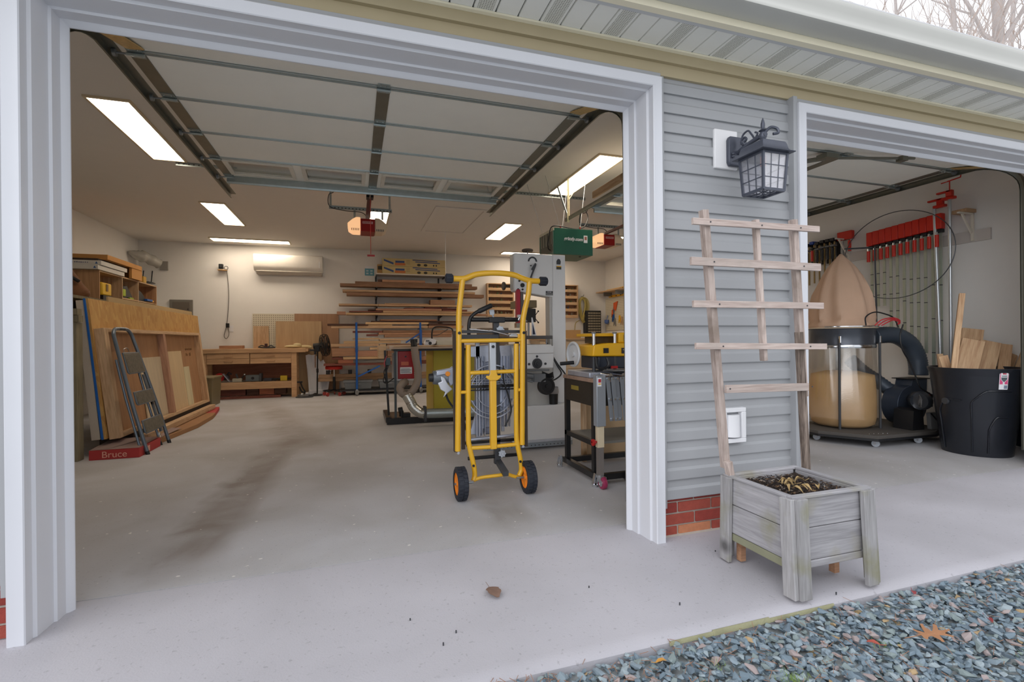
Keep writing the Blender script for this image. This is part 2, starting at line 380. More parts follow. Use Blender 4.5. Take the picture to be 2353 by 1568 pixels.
# siding: every course is a piece of its own
def lap(z, h=.1097): return [(2.384, z), (2.350, z), (2.349, z+.004), (2.350, z+.052), (2.362, z+.066), (2.364, z+h+.004), (2.384, z+h+.004)]
for x0, x1 in ((1.652, 2.577), (-3.6, -1.27), (5.61, 6.6)):
    z = .2075
    while z < 2.58:
        pr = lap(z)
        if z+.11 > 2.60: pr = [(a, min(b, 2.60)) for a, b in pr]
        MB().prism(pr, x0, x1, 'x').build('siding_board', SIDE, wf, smooth=None); z += .1097
jm = MB().box(1.627, 1.654, 2.325, 2.384, .17, 2.585).build('corner_channel', SIDE, wf, bevel=.002)
MB().box(2.575, 2.606, 2.312, 2.384, .17, 2.606).build('corner_channel', SIDE, wf, bevel=.002)
MB().box(-1.272, -1.246, 2.325, 2.384, .17, 2.585).build('corner_channel', SIDE, wf, bevel=.002)
MB().box(-1.255, 1.637, 2.328, 2.384, 2.568, 2.603).build('header_channel', SIDE, wf, bevel=.002)
MB().box(2.60, 5.55, 2.328, 2.384, 2.568, 2.603).build('header_channel', SIDE, wf, bevel=.002)
MB().box(-4.5, 7, 2.345, 2.384, 2.600, 2.672).build('tinted_frieze', TAN, wf)  # upper siding strip; a coloured reflection is put into its taupe colour
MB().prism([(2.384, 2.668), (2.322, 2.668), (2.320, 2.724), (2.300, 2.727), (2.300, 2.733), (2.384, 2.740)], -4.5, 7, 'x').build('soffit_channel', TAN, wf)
MB().prism([(2.3195, 2.722), (2.298, 2.7235), (2.298, 2.7335), (2.3195, 2.7335)], -4.5, 7, 'x').build('channel_lip', CREAM, wf)
# bricks
BR = [P('brick_red_%d' % i, c, .85, var=.25, vs=30, bump=.6, bs=160) for i, c in enumerate([(152, 62, 52), (138, 54, 46), (160, 74, 60), (196, 128, 92)])]
MORT = P('mortar', (178, 170, 160), .9, var=.15, vs=40, bump=.6, bs=160)
def bricks(x0, x1):
    MB().box(x0, x1, 2.372, 2.384, -.08, .212).build('mortar_bed', MORT, wf)
    r = random.Random(3)
    for row, (z0, z1, ph) in enumerate(((.191, .225, 1.855), (.127, .182, 1.745), (.058, .116, 1.862), (.0, .048, 1.745))):
        k = math.floor((x0-ph)/.232); 
        while ph+k*.232 < x1:
            a = max(x0, ph+k*.232+.012); b = min(x1, ph+(k+1)*.232)
            if b-a > .02:
                mi = 3 if (row == 3 and k == 0) else r.choice([0, 1, 0, 2])
                M_ = MB(); M_.box(a, b, 2.3635+r.uniform(-.001, .001), 2.378, z0, z1); M_.build('brick', BR[mi], wf, bevel=.0025, smooth=None)
            k += 1
bricks(1.64, 2.60); bricks(-2.2, -1.25)
MB().prism([(2.372, -.02), (2.352, -.004), (2.356, .0), (2.372, .006)], 1.64, 2.60, 'x').build('mortar_smear', MORT, wf)
# door casings: a stepped profile, mitred round the opening
def casing(no, xl, xr, zt):
    """xl, xr, zt: inner edge of the front casing"""
    d = struct('door_%d' % no)
    prof = [(-.058, 2.384), (-.058, 2.300), (-.054, 2.296), (-.030, 2.2985), (-.004, 2.296), (0, 2.300), (.0, 2.342), (.006, 2.348), (.010, 2.350), (.016, 2.446), (.026, 2.450), (.028, 2.506), (.038, 2.512), (.05, 2.528), (.050, 2.534), (.012, 2.540), (-.01, 2.585), (-.02, 2.60)]
    a = MB(); n = len(prof)
    def ring(f): return [f(o, y) for o, y in prof]
    vs = ring(lambda o, y: (xl+o, y, -.012)) + ring(lambda o, y: (xl+o, y, zt-o)) + ring(lambda o, y: (xr-o, y, zt-o)) + ring(lambda o, y: (xr-o, y, -.012))
    names = ('left', 'top', 'right')
    for s_ in range(3):
        b = MB(); b.add(vs[s_*n:(s_+2)*n], [(i, (i+1) % n, n+(i+1) % n, n+i) for i in range(n)]+[tuple(range(n)), tuple(range(n, 2*n))])
        b.build('door_casing' if s_ != 1 else 'header_casing', CASE, d, smooth=25)
    s = MB(); s.box(xr-.035, xr-.028, 2.548, 2.556, 0, zt-.03)
    s.build('weather_strip', BLK, d); return d
D1 = casing(1, -1.184, 1.567, 2.508); D2 = casing(2, 2.664, 5.52, 2.508)
# ------------------------------------------------------------------ soffit, fascia, gutter, roof
sf = struct('soffit')
VENT = None
def vent_mat():
    m, t, b = base('vented_soffit'); N = t.nodes.new; L = t.links.new; co = N('ShaderNodeTexCoord')
    mp = N('ShaderNodeMapping'); mp.inputs['Scale'].default_value = (90, 90, 0); L(co.outputs['Object'], mp.inputs['Vector'])
    v = N('ShaderNodeTexVoronoi'); v.inputs['Scale'].default_value = 1; v.inputs['Randomness'].default_value = .15; v.voronoi_dimensions = '2D'; L(mp.outputs[0], v.inputs['Vector'])
    r = N('ShaderNodeMapRange'); r.inputs[1].default_value = .2; r.inputs[2].default_value = .28; L(v.outputs['Distance'], r.inputs[0])
    mx = N('ShaderNodeMix'); mx.data_type = 'RGBA'; mx.inputs[6].default_value = lin((120, 118, 110)); mx.inputs[7].default_value = lin((222, 222, 214)); L(r.outputs[0], mx.inputs[0]); L(mx.outputs[2], b.inputs['Base Color']); b.inputs['Roughness'].default_value = .5
    return m
VENT = vent_mat()
k = 0; x = .331-.1148*40; i = -40
while x < 7:
    vented = (i % 3 == 2) 
    pm = MB(); pm.prism([(x+.0045, 2.7345), (x+.1095, 2.7345), (x+.1125, 2.744), (x+.002, 2.744)], 2.062, 2.335, 'y')
    pm.build('soffit_panel', SOFF, sf, smooth=None)
    if vented: MB().box(x+.018, x+.096, 2.075, 2.322, 2.7337, 2.7345).build('vent_strip', VENT, sf, smooth=None)
    x += .1148; i += 1
MB().box(-4.5, 7, 2.03, 2.384, 2.744, 2.752).build('soffit_deck', DGREY, sf)
fa = struct('fascia')
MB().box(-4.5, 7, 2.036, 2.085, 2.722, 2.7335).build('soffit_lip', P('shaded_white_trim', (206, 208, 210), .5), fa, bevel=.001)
MB().prism([(2.055, 2.716), (2.018, 2.716), (2.018, 2.86), (2.055, 2.86)], -4.5, 7, 'x').build('fascia_board', CREAM, fa)
gt = thing('rain_gutter', 'pale grey metal rain gutter running along the eaves above both garage doors', 'gutter', (1, 1.95, 2.75))
MB().prism([(2.017, 2.752), (1.905, 2.750), (1.893, 2.754), (1.890, 2.764), (1.896, 2.775), (1.900, 2.795), (1.892, 2.822), (1.884, 2.845), (1.881, 2.862), (1.884, 2.872), (1.894, 2.873), (1.896, 2.866), (1.905, 2.80), (2.005, 2.765), (2.017, 2.87)], -4.5, 7, 'x').build('gutter_trough', GUT, gt, smooth=50)
MB().prism([(1.897, 2.8725), (1.884, 2.8725), (1.882, 2.877), (1.888, 2.880), (1.897, 2.878)], -4.5, 7, 'x').build('gutter_rim', WHITE, gt)
SHING = P('asphalt_shingle', (88, 86, 84), .95, var=.3, vs=30, bump=.6)
MB().prism([(1.93, 2.885), (2.03, 2.82), (2.6, 3.31), (7, 5.2), (7, 5.3), (2.6, 3.40)], -4.8, 7.2, 'x').build('roof', SHING, kind='structure')
# ------------------------------------------------------------------ overhead doors
PANE = GLASS('door_glass', (.85, .86, .85), .05, .55)
FRAMEW = P('window_frame_white', (224, 220, 208), .45)
FLARE = .05
def overhead(d, x0, x1, rail_end, drop=0):
    zp = 2.705; ys = [3.135, 3.645, 4.185, 4.712, 5.20]
    xc = (x0+x1)/2
    # section that still leans down behind the header
    m = MB(); m.prism([(3.128, zp+.005), (3.128, zp+.045), (2.85, zp-.01), (2.64, zp-.12), (2.625, zp-.155), (2.66, zp-.158), (2.87, zp-.05)], x0, x1, 'x'); m.build('door_section', DOORW, d, smooth=30)
    for a, b in zip(ys[:3], ys[1:4]):
        MB().box(x0, x1, a+.004, b-.004, zp, zp+.045).build('door_section', DOORW, d, bevel=.004)
    # glazed section
    a, b = ys[3], ys[4]; wx = []
    hw = (x1-x0)/4
    g = MB(); g.box(x0, x1, a+.004, a+.055, zp, zp+.045); g.box(x0, x1, b-.07, b, zp, zp+.045)
    xs = [x0+.06, xc-hw+.0+.035-.07, xc-.10, xc+.0]
    wins = [(x0+.085, xc-hw-.045), (xc-hw+.045, xc-.085), (xc+.085, xc+hw-.045), (xc+hw+.045, x1-.085)]
    prev = x0
    for (p, q) in wins: g.box(prev, p, a+.055, b-.07, zp, zp+.045); prev = q
    g.box(prev, x1, a+.055, b-.07, zp, zp+.045); g.build('door_section', DOORW, d)
    for p, q in wins:
        fr = MB(); y0, y1 = a+.045, b-.06
        for (bx0, bx1, by0, by1) in ((p-.012, q+.012, y0, y0+.035), (p-.012, q+.012, y1-.035, y1), (p-.012, p+.025, y0+.035, y1-.035), (q-.025, q+.012, y0+.035, y1-.035)):
            fr.box(bx0, bx1, by0, by1, zp-.012, zp)
        f_ = fr.build('window_frame', FRAMEW, d, bevel=.004)
        MB().box(p+.02, q-.02, y0+.03, y1-.03, zp+.012, zp+.017).build('pane', PANE, f_)
    # reinforcing struts at each joint
    for y in ys[:4]:
        MB().prism([(y-.016, zp), (y-.014, zp-.008), (y-.007, zp-.008), (y-.005, zp-.002), (y+.005, zp-.002), (y+.007, zp-.008), (y+.014, zp-.008), (y+.016, zp)], x0+.04, x1-.04, 'x').build('strut', GALV, d, smooth=None)
    MB().prism([(5.195, zp-.002), (5.195, zp-.06), (5.20, zp-.075), (5.215, zp-.075), (5.22, zp-.06), (5.222, zp-.02), (5.255, zp-.02), (5.255, zp-.002)], x0+.02, x1-.02, 'x').build('top_strut', GALV, d, smooth=None)
    # stiles, hinges, rollers
    for xs_ in (x0, xc-.04, x1-.08):
        w_ = .08
        s = MB().box(xs_, xs_+w_, 3.13, 5.19, zp-.006, zp-.0005).build('stile', GALD, d)
        nb = MB()
        for y in ys[:5]:
            nb.box(xs_+.004, xs_+w_-.004, y-.055, y+.05, zp-.011, zp-.006); nb.cyl((xs_-.002, y, zp-.02), (xs_+w_+.002, y, zp-.02), .009, n=8)
            for dx in (.02, .06): nb.ball((xs_+dx, y-.04, zp-.013), .006, 6); nb.ball((xs_+dx, y+.035, zp-.013), .006, 6)
        nb.build('hinge', GALV, d)
    for sx, xe in ((-1, x0), (1, x1)):
        xt = xe+sx*.055
        rl = MB()
        for y in ys[:5]:
            rl.cyl((xe-sx*.05, y, zp-.02), (xt+sx*.012, y, zp-.02), .006, n=6); rl.cyl((xt-.008, y, zp-.02), (xt+.008, y, zp-.02), .022, n=12)
        rl.build('roller', STEEL, d)
        # C-shaped track: straight run, bend and vertical leg
        path = [(5.82, zp-.03)]+[(y, zp-.03) for y in (5, 4, 3.1)]+[(2.98-.26*math.sin(t*PI/16), zp-.03-.26*(1-math.cos(t*PI/16))) for t in range(9)]+[(2.72, z_) for z_ in (2.2, 1.2, .1)]
        tr = MB(); cs = [(-.028, -.025), (-.030, .02), (-.026, .027), (0, .03), (.02, .026), (.022, .014), (.019, .014), (.016, .022), (0, .026), (-.022, .022), (-.024, -.025)]
        rings = []
        for i, (y, z) in enumerate(path):
            p0 = path[max(0, i-1)]; p1 = path[min(len(path)-1, i+1)]; dy, dz = p1[0]-p0[0], p1[1]-p0[1]; L_ = math.hypot(dy, dz); ny, nz = dz/L_, -dy/L_
            # local frame: u across (x), v along normal
            fl = FLARE*min(1, max(0, (2.99-y)/.25)) ; rings.append([(xt+sx*fl+sx*u_, y-ny*v_, z-nz*v_) for v_, u_ in cs])
        n_ = len(cs); vs = [v for r_ in rings for v in r_]; tr.add(vs, [(i*n_+j, i*n_+(j+1) % n_, (i+1)*n_+(j+1) % n_, (i+1)*n_+j) for i in range(len(rings)-1) for j in range(n_)])
        tr.build('track', GALD, d, smooth=30)
        br = MB()
        for yb in (3.9,): pass
        # rear hanger: upright, brace
        br.box(xt+sx*.03-.003, xt+sx*.03+.003, 5.70, 5.735, zp-.04, 3.19); br.beam((xt+sx*.03, 5.72, zp-.02), (xt+sx*.03, 6.05, 3.19), .004, .035)
        br.box(xt-.02, xt+.05, 5.70, 5.74, 3.184, 3.19); br.build('hanger', GALV, d)
        # corner bracket with lead paint plate
        MB().beam((xe-sx*.06, 3.08, zp-.016), (xe-sx*.02, 2.74, zp-.10), .085, .006).build('corner_bracket', P('brass_plated_bracket', (206, 178, 120), .4, .6, var=.35, vs=60), d)
        MB().tube([(xe+sx*.03, 2.70, zp-.11), (xe-sx*.26, 2.70, zp-.105)], .022, 10).build('bottom_seal_tube', GALV, d)
overhead(D1, -1.155, 1.53, 5.82)
FLARE = .16; overhead(D2, 2.70, 5.42, 5.82)
# brace bar on the second door's first section
b = MB(); b.tube([(3.50, 3.55, 2.66), (3.85, 3.14, 2.655)], .02, 6); b.tube([(3.85, 3.14, 2.655), (4.5, 2.86, 2.62)], .012, 6); b.box(3.79, 3.93, 3.08, 3.18, 2.64, 2.68); b.box(4.38, 4.44, 2.87, 2.93, 2.60, 2.64)
b.build('operator_bracket', GALD, D2)
# ------------------------------------------------------------------ openers
LENS = P('opener_lens', (226, 206, 178), .5, trans=.0)
def glow_lens():
    m, t, b_ = base('lit_opener_lens'); b_.inputs['Base Color'].default_value = lin((240, 200, 150)); b_.inputs['Emission Color'].default_value = (1, .55, .28, 1); b_.inputs['Emission Strength'].default_value = .75; b_.inputs['Roughness'].default_value = .5; return m
LENSG = glow_lens()
def opener(x, label, lit=True):
    t = thing('garage_door_opener', label, 'door opener', (x, 7.2, 2.62), 'garage door openers')
    MB().box(x-.095, x+.095, 6.98, 7.30, 2.635, 2.81).build('housing', P('opener_red', (150, 24, 22), .3), t, bevel=.008)
    MB().box(x-.07, x+.07, 6.972, 6.981, 2.74, 2.772).build('name_plate', P('plate_silver', (200, 150, 150), .4), t)
    marks('plate_print', x-.06, x+.06, 6.971, 2.756, .014, P('plate_print_brown', (130, 70, 60), .5), t, 9)
    for s_ in (-1, 1):
        pr = [(x+s_*.095, 2.64), (x+s_*.20, 2.64), (x+s_*.255, 2.675), (x+s_*.265, 2.74), (x+s_*.20, 2.80), (x+s_*.15, 2.83), (x+s_*.095, 2.83)]
        if s_ < 0: pr = pr[::-1]
        l = MB().prism(pr, 6.99, 7.28, 'y').build('lens', LENSG if s_ < 0 else LENS, t, bevel=.01, label='glowing warm lens' if s_ < 0 else 'milky plastic lens')
        g = MB()
        for i in range(5): g.box(x+s_*(.12+i*.022)-.004, x+s_*(.12+i*.022)+.004, 6.985, 6.99, 2.645, 2.675)
        g.build('vent_slot', DGREY, l)
    MB().box(x-.025, x+.025, 5.3, 7.1, 2.838, 2.868).build('rail', P('rail_dark_red', (84, 34, 30), .4), t)
    MB().box(x-.04, x+.04, 5.9, 6.02, 2.80, 2.84).build('trolley', BLK, t)
    MB().beam((x, 5.95, 2.81), (x-.01, 5.22, 2.70), .012, .03).build('door_arm', GALD, t)
    a = MB(); a.box(x-.50, x+.33, 7.05, 7.053, 2.93, 2.97).box(x-.50, x+.33, 7.02, 7.053, 2.967, 2.97)
    for i in range(18): a.cyl((x-.47+i*.046, 7.049, 2.95), (x-.47+i*.046, 7.0485, 2.95), .009, n=8, k=1)
    a.build('perforated_angle', [GALV, DGREY], t)
    u = MB()
    for dx, za, zb, ya in ((-.17, 2.82, 2.97, 7.045), (.2, 2.82, 2.97, 7.045), (-.48, 2.95, 3.19, 7.053), (.3, 2.95, 3.19, 7.053)): MB().box(x+dx-.014, x+dx+.014, ya, ya+.005, za, zb).build('hanger_strap', GALV, t)
    MB().tube(spline([(x-.42, 6.9, 3.19), (x-.44, 6.92, 3.12), (x-.50, 7.0, 3.10), (x-.49, 7.04, 2.96), (x-.3, 7.02, 2.91), (x-.08, 7.02, 2.90), (x, 7.04, 2.84)], 6), .006, 6).build('power_cord', DGREY, t)
    return t
op1 = opener(.185, 'red and white garage door opener hanging behind the wide open garage door')
c = MB().tube([(.19, 5.95, 2.80), (.19, 5.97, 2.5), (.19, 5.98, 2.15)], .0035, 6).build('release_cord', P('red_cord', (190, 60, 50), .6), op1)
MB().box(.15, .235, 5.975, 5.985, 2.125, 2.145).build('release_handle', RED, op1)
opener(3.92, 'red and white garage door opener half hidden behind the door post')
# ------------------------------------------------------------------ ceiling lights
FRL = P('light_frame', (216, 200, 170), .4)
DIFF = EM('light_diffuser', (1.0, .84, .66), LAMP)
LN = ['large ceiling light panel nearest the left track of the open door', 'small ceiling light panel over the left side of the garage, beyond the nearest one', 'narrow ceiling light panel above the wall air conditioner', 'ceiling light panel half hidden behind the hanging door opener',
      'large ceiling light panel right of the open door, above the perforated bracket', 'small ceiling light panel right of the attic hatch', 'thin ceiling light panel above the band saw at the back wall', 'ceiling light panel beyond the green air filter, by the door post']
for (x0, x1, y0, y1), lb in zip([(-2.13, -1.79, 4.92, 6.40), (-2.15, -1.80, 8.15, 9.60), (-2.70, -1.25, 10.84, 11.18), (.24, .56, 7.95, 9.35), (2.60, 2.95, 4.84, 6.37), (2.52, 2.87, 8.18, 9.58), (3.30, 4.95, 10.80, 11.12), (4.85, 5.25, 8.6, 9.5)], LN):
    t = thing('ceiling_light', lb, 'light', ((x0+x1)/2, (y0+y1)/2, 3.19), 'ceiling light panels')
    f_ = MB(); w_ = .022; f_.box(x0, x1, y0, y0+w_, 3.172, 3.19).box(x0, x1, y1-w_, y1, 3.172, 3.19).box(x0, x0+w_, y0+w_, y1-w_, 3.172, 3.19).box(x1-w_, x1, y0+w_, y1-w_, 3.172, 3.19)
    f_.build('frame', FRL, t)
    MB().box(x0+w_, x1-w_, y0+w_, y1-w_, 3.178, 3.188).build('diffuser', DIFF, t)
# attic hatch and cord
t = thing('attic_hatch', 'white attic hatch door with trim and hanging pull cord in the ceiling', 'hatch', (1.62, 8.3, 3.19))
h = MB(); x0, x1, y0, y1 = 1.2, 2.05, 7.45, 9.22
h.box(x0, x1, y0, y0+.07, 3.172, 3.19).box(x0, x1, y1-.07, y1, 3.172, 3.19).box(x0, x0+.07, y0+.07, y1-.07, 3.172, 3.19).box(x1-.07, x1, y0+.07, y1-.07, 3.172, 3.19)
h.build('hatch_trim', CEIL, t, bevel=.004); MB().box(x0+.075, x1-.075, y0+.075, y1-.075, 3.183, 3.19).build('hatch_panel', CEIL, t)
MB().tube([(1.65, 9.15, 3.183), (1.65, 9.15, 2.28)], .004, 6).build('pull_cord', PAPER, t); MB().ball((1.65, 9.15, 2.27), .018, 8).build('cord_knob', CREAM, t)
# ================================================================== back wall
t = thing('air_conditioner', 'white wall-mounted air conditioner high on the back wall', 'air conditioner', (-1.32, 11.4, 2.57))
MB().prism([(11.528, 2.63), (11.528, 2.99), (11.36, 2.99), (11.315, 2.975), (11.30, 2.94), (11.31, 2.74), (11.33, 2.69), (11.38, 2.635)], -2.0, -.645, 'x').build('cover', P('aircon_white', (232, 228, 220), .25), t, bevel=.012, smooth=40)
MB().prism([(11.528, 2.565), (11.528, 2.63), (11.36, 2.645), (11.345, 2.63), (11.40, 2.565)], -1.95, -.66, 'x').build('air_vane', P('aircon_vane', (196, 190, 180), .4), t, bevel=.006)
MB().box(-.72, -.705, 11.297, 11.303, 2.72, 2.86).build('indicator_strip', P('glossy_white', (250, 250, 250), .15), t)
t = thing('electrical_panel', 'grey metal electrical panel on the back wall behind the leaning sheets', 'panel', (-3.35, 11.5, 1.57))
MB().box(-3.56, -3.15, 11.505, 11.53, 1.57, 2.01).build('panel_cover', P('panel_grey', (128, 124, 116), .45), t, bevel=.004)
MB().box(-3.50, -3.20, 11.492, 11.506, 1.62, 1.965).build('panel_door', P('panel_grey_dark', (112, 104, 94), .45), t, bevel=.004)
MB().box(-3.24, -3.225, 11.485, 11.493, 1.80, 1.83).build('latch', BLK, t)
t = thing('wall_camera', 'small black camera on a shelf bracket with a cord down the back wall', 'camera', (-2.6, 11.46, 2.6))
MB().box(-2.66, -2.58, 11.42, 11.49, 2.66, 2.755).build('body', BLK, t, bevel=.006)
MB().cyl((-2.62, 11.42, 2.71), (-2.62, 11.405, 2.71), .022).build('lens_ring', DGREY, t)
MB().box(-2.68, -2.52, 11.42, 11.53, 2.625, 2.64).build('bracket', CARD, t)
MB().tube(arc((-2.53, 11.46, 2.68), .035, 0, 2*PI, 14), .006, 6).build('cord_loop', DGREY, t)
MB().tube(spline([(-2.53, 11.50, 2.66), (-2.51, 11.52, 2.4), (-2.50, 11.52, 2.1), (-2.52, 11.52, 1.7), (-2.55, 11.51, 1.45), (-2.59, 11.51, 1.27), (-2.55, 11.51, 1.21), (-2.50, 11.50, 1.30), (-2.52, 11.49, 1.48)], 8), .006, 6).build('power_cord', P('grey_cord', (92, 88, 80), .6), t)
def outlet(n, lb, x, y, z, ax='y'):
    t = thing(n, lb, 'outlet', (x, y, z))
    if ax == 'y':
        MB().box(x-.04, x+.04, y-.008, y, z-.065, z+.065).build('cover_plate', WHITE, t, bevel=.003)
        for dz in (-.03, .03): MB().box(x-.016, x+.016, y-.011, y-.008, z+dz-.018, z+dz+.018).build('socket', PAPER, t, bevel=.002)
    else:
        MB().box(x-.008, x, y-.045, y+.045, z-.07, z+.07).build('cover_plate', WHITE, t, bevel=.003)
        for dz in (-.032, .032):
            s_ = MB().box(x-.012, x-.008, y-.02, y+.02, z+dz-.022, z+dz+.022).build('socket', PAPER, t, bevel=.003)
            MB().box(x-.0125, x-.0119, y-.009, y-.006, z+dz-.006, z+dz+.008).box(x-.0125, x-.0119, y+.006, y+.009, z+dz-.006, z+dz+.008).build('slot', DGREY, s_)
    return t
o_ = outlet('wall_outlet', 'white wall outlet with a black plug above the workbench', -2.46, 11.53, 1.42)
MB().box(-2.55, -2.49, 11.47, 11.522, 1.44, 1.53).build('plug', BLK, o_, bevel=.005)
t = thing('poster', 'small blue and white notice taped high on the back wall', 'notice', (.335, 11.52, 2.62))
MB().box(.232, .437, 11.523, 11.529, 2.62, 2.78).build('blue_panel', P('notice_blue', (104, 168, 190), .6), t)
MB().box(.245, .425, 11.522, 11.529, 2.78, 2.835).build('white_header', PAPER, t)
m = MB()
for i in range(2):
    for j in range(2): m.box(.262+i*.09, .312+i*.09, 11.520, 11.523, 2.65+j*.06, 2.685+j*.06)
m.build('printed_block', P('print_pale', (190, 214, 220), .6), t)
# shelf with long boxes
t = thing('wall_shelf', 'white wall shelf holding long tool boxes above the lumber rack', 'shelf', (1.3, 11.3, 2.63))
MB().box(.46, 2.72, 11.12, 11.53, 2.605, 2.63).build('shelf_board', P('shelf_white', (208, 200, 190), .6), t)
for x in (.47, 2.0): MB().box(x-.012, x+.012, 11.12, 11.52, 2.575, 2.605).build('bracket', BLKM, t)
BXC = P('printed_box_tan', (196, 176, 126), .7); BXB = P('box_print_blue', (52, 78, 132), .6); BXO = P('box_print_orange', (196, 112, 60), .6); BXK = P('box_print_dark', (60, 58, 50), .6)
def long_box(z, lb, x0, x1, y):
    t = thing('long_box', lb, 'box', ((x0+x1)/2, y, z), 'long tool boxes on the wall shelf')
    MB().box(x0, x1, y, y+.17, z, z+.17).build('carton', BXC, t, bevel=.004)
    W_ = x1-x0
    m = MB().prism([(x0+.03, z+.15), (x0+.03, z+.11), (x0+.24, z+.03), (x0+.24, z+.075)], y-.002, y, 'y').build('blue_print', BXB, t)
    MB().box(x0+.27, x0+.50, y-.002, y, z+.02, z+.07).build('orange_print', BXO, t)
    m = MB()
    m.box(x0+.28, x0+.48, y-.003, y, z+.075, z+.12); 
    for i in range(2): m.beam((x0+.66+i*.06, y-.001, z+.148-i*.04), (x0+1.22+i*.06, y-.001, z+.132-i*.04), .003, .02)
    m.build('blue_bar_print', BXB, t)
    m = MB()
    for i in range(3): m.box(x0+.52, x0+.60, y-.002, y, z+.06+i*.035, z+.065+i*.035)
    m.lathe([(.035, 0), (.035, .002)], 14, Matrix.Translation((x0+.80, y-.002, z+.04)) @ Matrix.Rotation(PI/2, 4, 'X') @ Matrix.Diagonal((1.2, .8, 1, 1)))
    m.lathe([(.035, 0), (.035, .002)], 14, Matrix.Translation((x0+.95, y-.002, z+.04)) @ Matrix.Rotation(PI/2, 4, 'X') @ Matrix.Diagonal((1.2, .8, 1, 1)))
    for i in range(2): m.box(x0+1.12+i*.06, x0+1.15+i*.06, y-.002, y, z+.02, z+.055)
    m.build('small_print', BXK, t)
long_box(2.632, 'long printed tool box on the wall shelf, lower of the two', .60, 2.02, 11.16)
long_box(2.805, 'long printed tool box on the wall shelf, stacked on top of the other', .60, 2.00, 11.16)
t = thing('long_box', 'narrow dark-ended box standing behind the two long printed boxes', 'box', (.52, 11.4, 2.64))
MB().box(.50, .70, 11.345, 11.50, 2.64, 2.86).build('carton', CARD, t, bevel=.003); MB().box(.51, .60, 11.34, 11.345, 2.74, 2.82).build('dark_print', BXK, t)
# wall rack for lumber
t = thing('lumber_rack', 'black steel wall rack with arms carrying layers of boards', 'rack', (1.2, 11.5, 1.5))
for x in (.47, 1.9):
    MB().box(x-.018, x+.018, 11.505, 11.53, 1.45, 2.60).build('upright', BLKM, t)
    for z in (2.317, 2.122, 1.90, 1.703, 1.543): MB().prism([(11.51, z), (11.06, z), (11.06, z-.02), (11.51, z-.06)], x-.014, x+.014, 'x').build('arm', BLKM, t)
NM = {'b': 'brown walnut', 'm': 'oak', 'd': 'dark walnut', 't': 'tan ash', 'l': 'pale maple', 'r': 'pinkish cherry', 'c': 'dark red', 'o': 'orange', 'g': 'grey'}
USED = set(); SEEN = {}; DONE = set()
def boards(lst, y0, depth, grp, where):
    for i, (xa, xb, za, zb, c) in enumerate(lst):
        d = depth*(.7+.3*((i*37) % 10)/10)
        o = MB().box(xa, xb, y0+((i*13) % 5)*.006, y0+d, za, zb).build('lumber_board', LUM[c], bevel=.002, smooth=None)
        ln = 'long' if xb-xa > 1.6 else ('mid-length' if xb-xa > .8 else 'short')
        lb = '%s %s board %s' % (ln, NM[c], where(i, xa, xb, za)); USED.add(lb) if lb not in USED else None; tag(o, lb if SEEN.setdefault(lb, i) == i and (lb, grp) not in DONE else lb.replace(' board ', ' second board ' ), 'board', grp); DONE.add((lb, grp))
A_ = [(-0.29, 2.74, 2.319, 2.384, 'b'), (0.02, 2.62, 2.386, 2.436, 'b'), (0.59, 1.53, 2.438, 2.488, 'm'), (0.5, 0.58, 2.438, 2.492, 'd'), (-0.24, 2.69, 2.205, 2.252, 't'), (-0.16, 2.9, 2.124, 2.196, 'b'),
      (1.65, 2.22, 1.950, 2.060, 'm'), (-0.32, .50, 1.903, 1.945, 't'), (0.505, 2.62, 1.903, 1.948, 't'), (0.64, 1.60, 1.950, 1.966, 't'), (0.45, 1.9, 1.806, 1.848, 'r'), (0.29, 0.44, 1.806, 1.832, 'd'), (-0.11, 0.59, 1.766, 1.79, 'c'),
      (-0.36, -.18, 1.705, 1.776, 'r'), (-0.17, 2.37, 1.705, 1.753, 'l'), (0.6, 2.69, 1.757, 1.800, 't'), (1.52, 2.04, 1.872, 1.889, 'c'), (1.06, 2.28, 1.851, 1.869, 'c'), (0.35, 2.37, 1.545, 1.577, 'd'), (0.54, 1.79, 1.579, 1.608, 'm'), (2.3, 3.0, 1.70, 1.745, 'm'), (1.92, 2.5, 1.806, 1.84, 'c')]
lev = lambda z: 'top' if z > 2.3 else 'second' if z > 2.1 else 'third' if z > 1.85 else 'fourth' if z > 1.6 else 'lowest'
boards(A_, 11.1, .32, 'boards on the black wall rack', lambda i, xa, xb, z: 'on the %s wall-rack arms, %s' % (lev(z), ('reaching furthest left' if xa < -.2 else 'left of the upright' if xa < .47 else 'right of the upright' if xa < 1.2 else 'near the right end')))
# blue lumber cart
t = thing('lumber_cart', 'blue steel lumber cart on casters stacked with boards in front of the wall rack', 'cart', (.7, 10.7, 0))
for x, y in ((.035, 10.585), (1.345, 10.585)):
    MB().tube([(x, y, .13), (x, y, 1.52)], .022, 12).build('post', BLUE, t)
    MB().tube([(x, y, .90), (x, y, 1.30)], .026, 12).build('sleeve', BLUE, t)
    MB().box(x-.012, x+.012, y, 11.0, .60, .625).build('arm', BLUE, t); MB().box(x-.012, x+.012, y, 11.0, 1.0, 1.018).build('arm', BLUE, t); MB().box(x-.012, x+.012, y, 11.0, 1.185, 1.20).build('arm', BLUE, t); MB().box(x-.012, x+.012, y, 11.0, 1.380, 1.398).build('arm', BLUE, t)
    c = MB(); c.cyl((x, y, .10), (x, y, .135), .022); c.box(x-.03, x-.022, y-.04, y+.03, .035, .12); c.box(x+.022, x+.03, y-.04, y+.03, .035, .12)
    cs = c.build('caster_fork', CHROME, t); MB().cyl((x-.018, y-.005, .045), (x+.018, y-.005, .045), .045, n=18).build('caster_wheel', MGREY, cs)
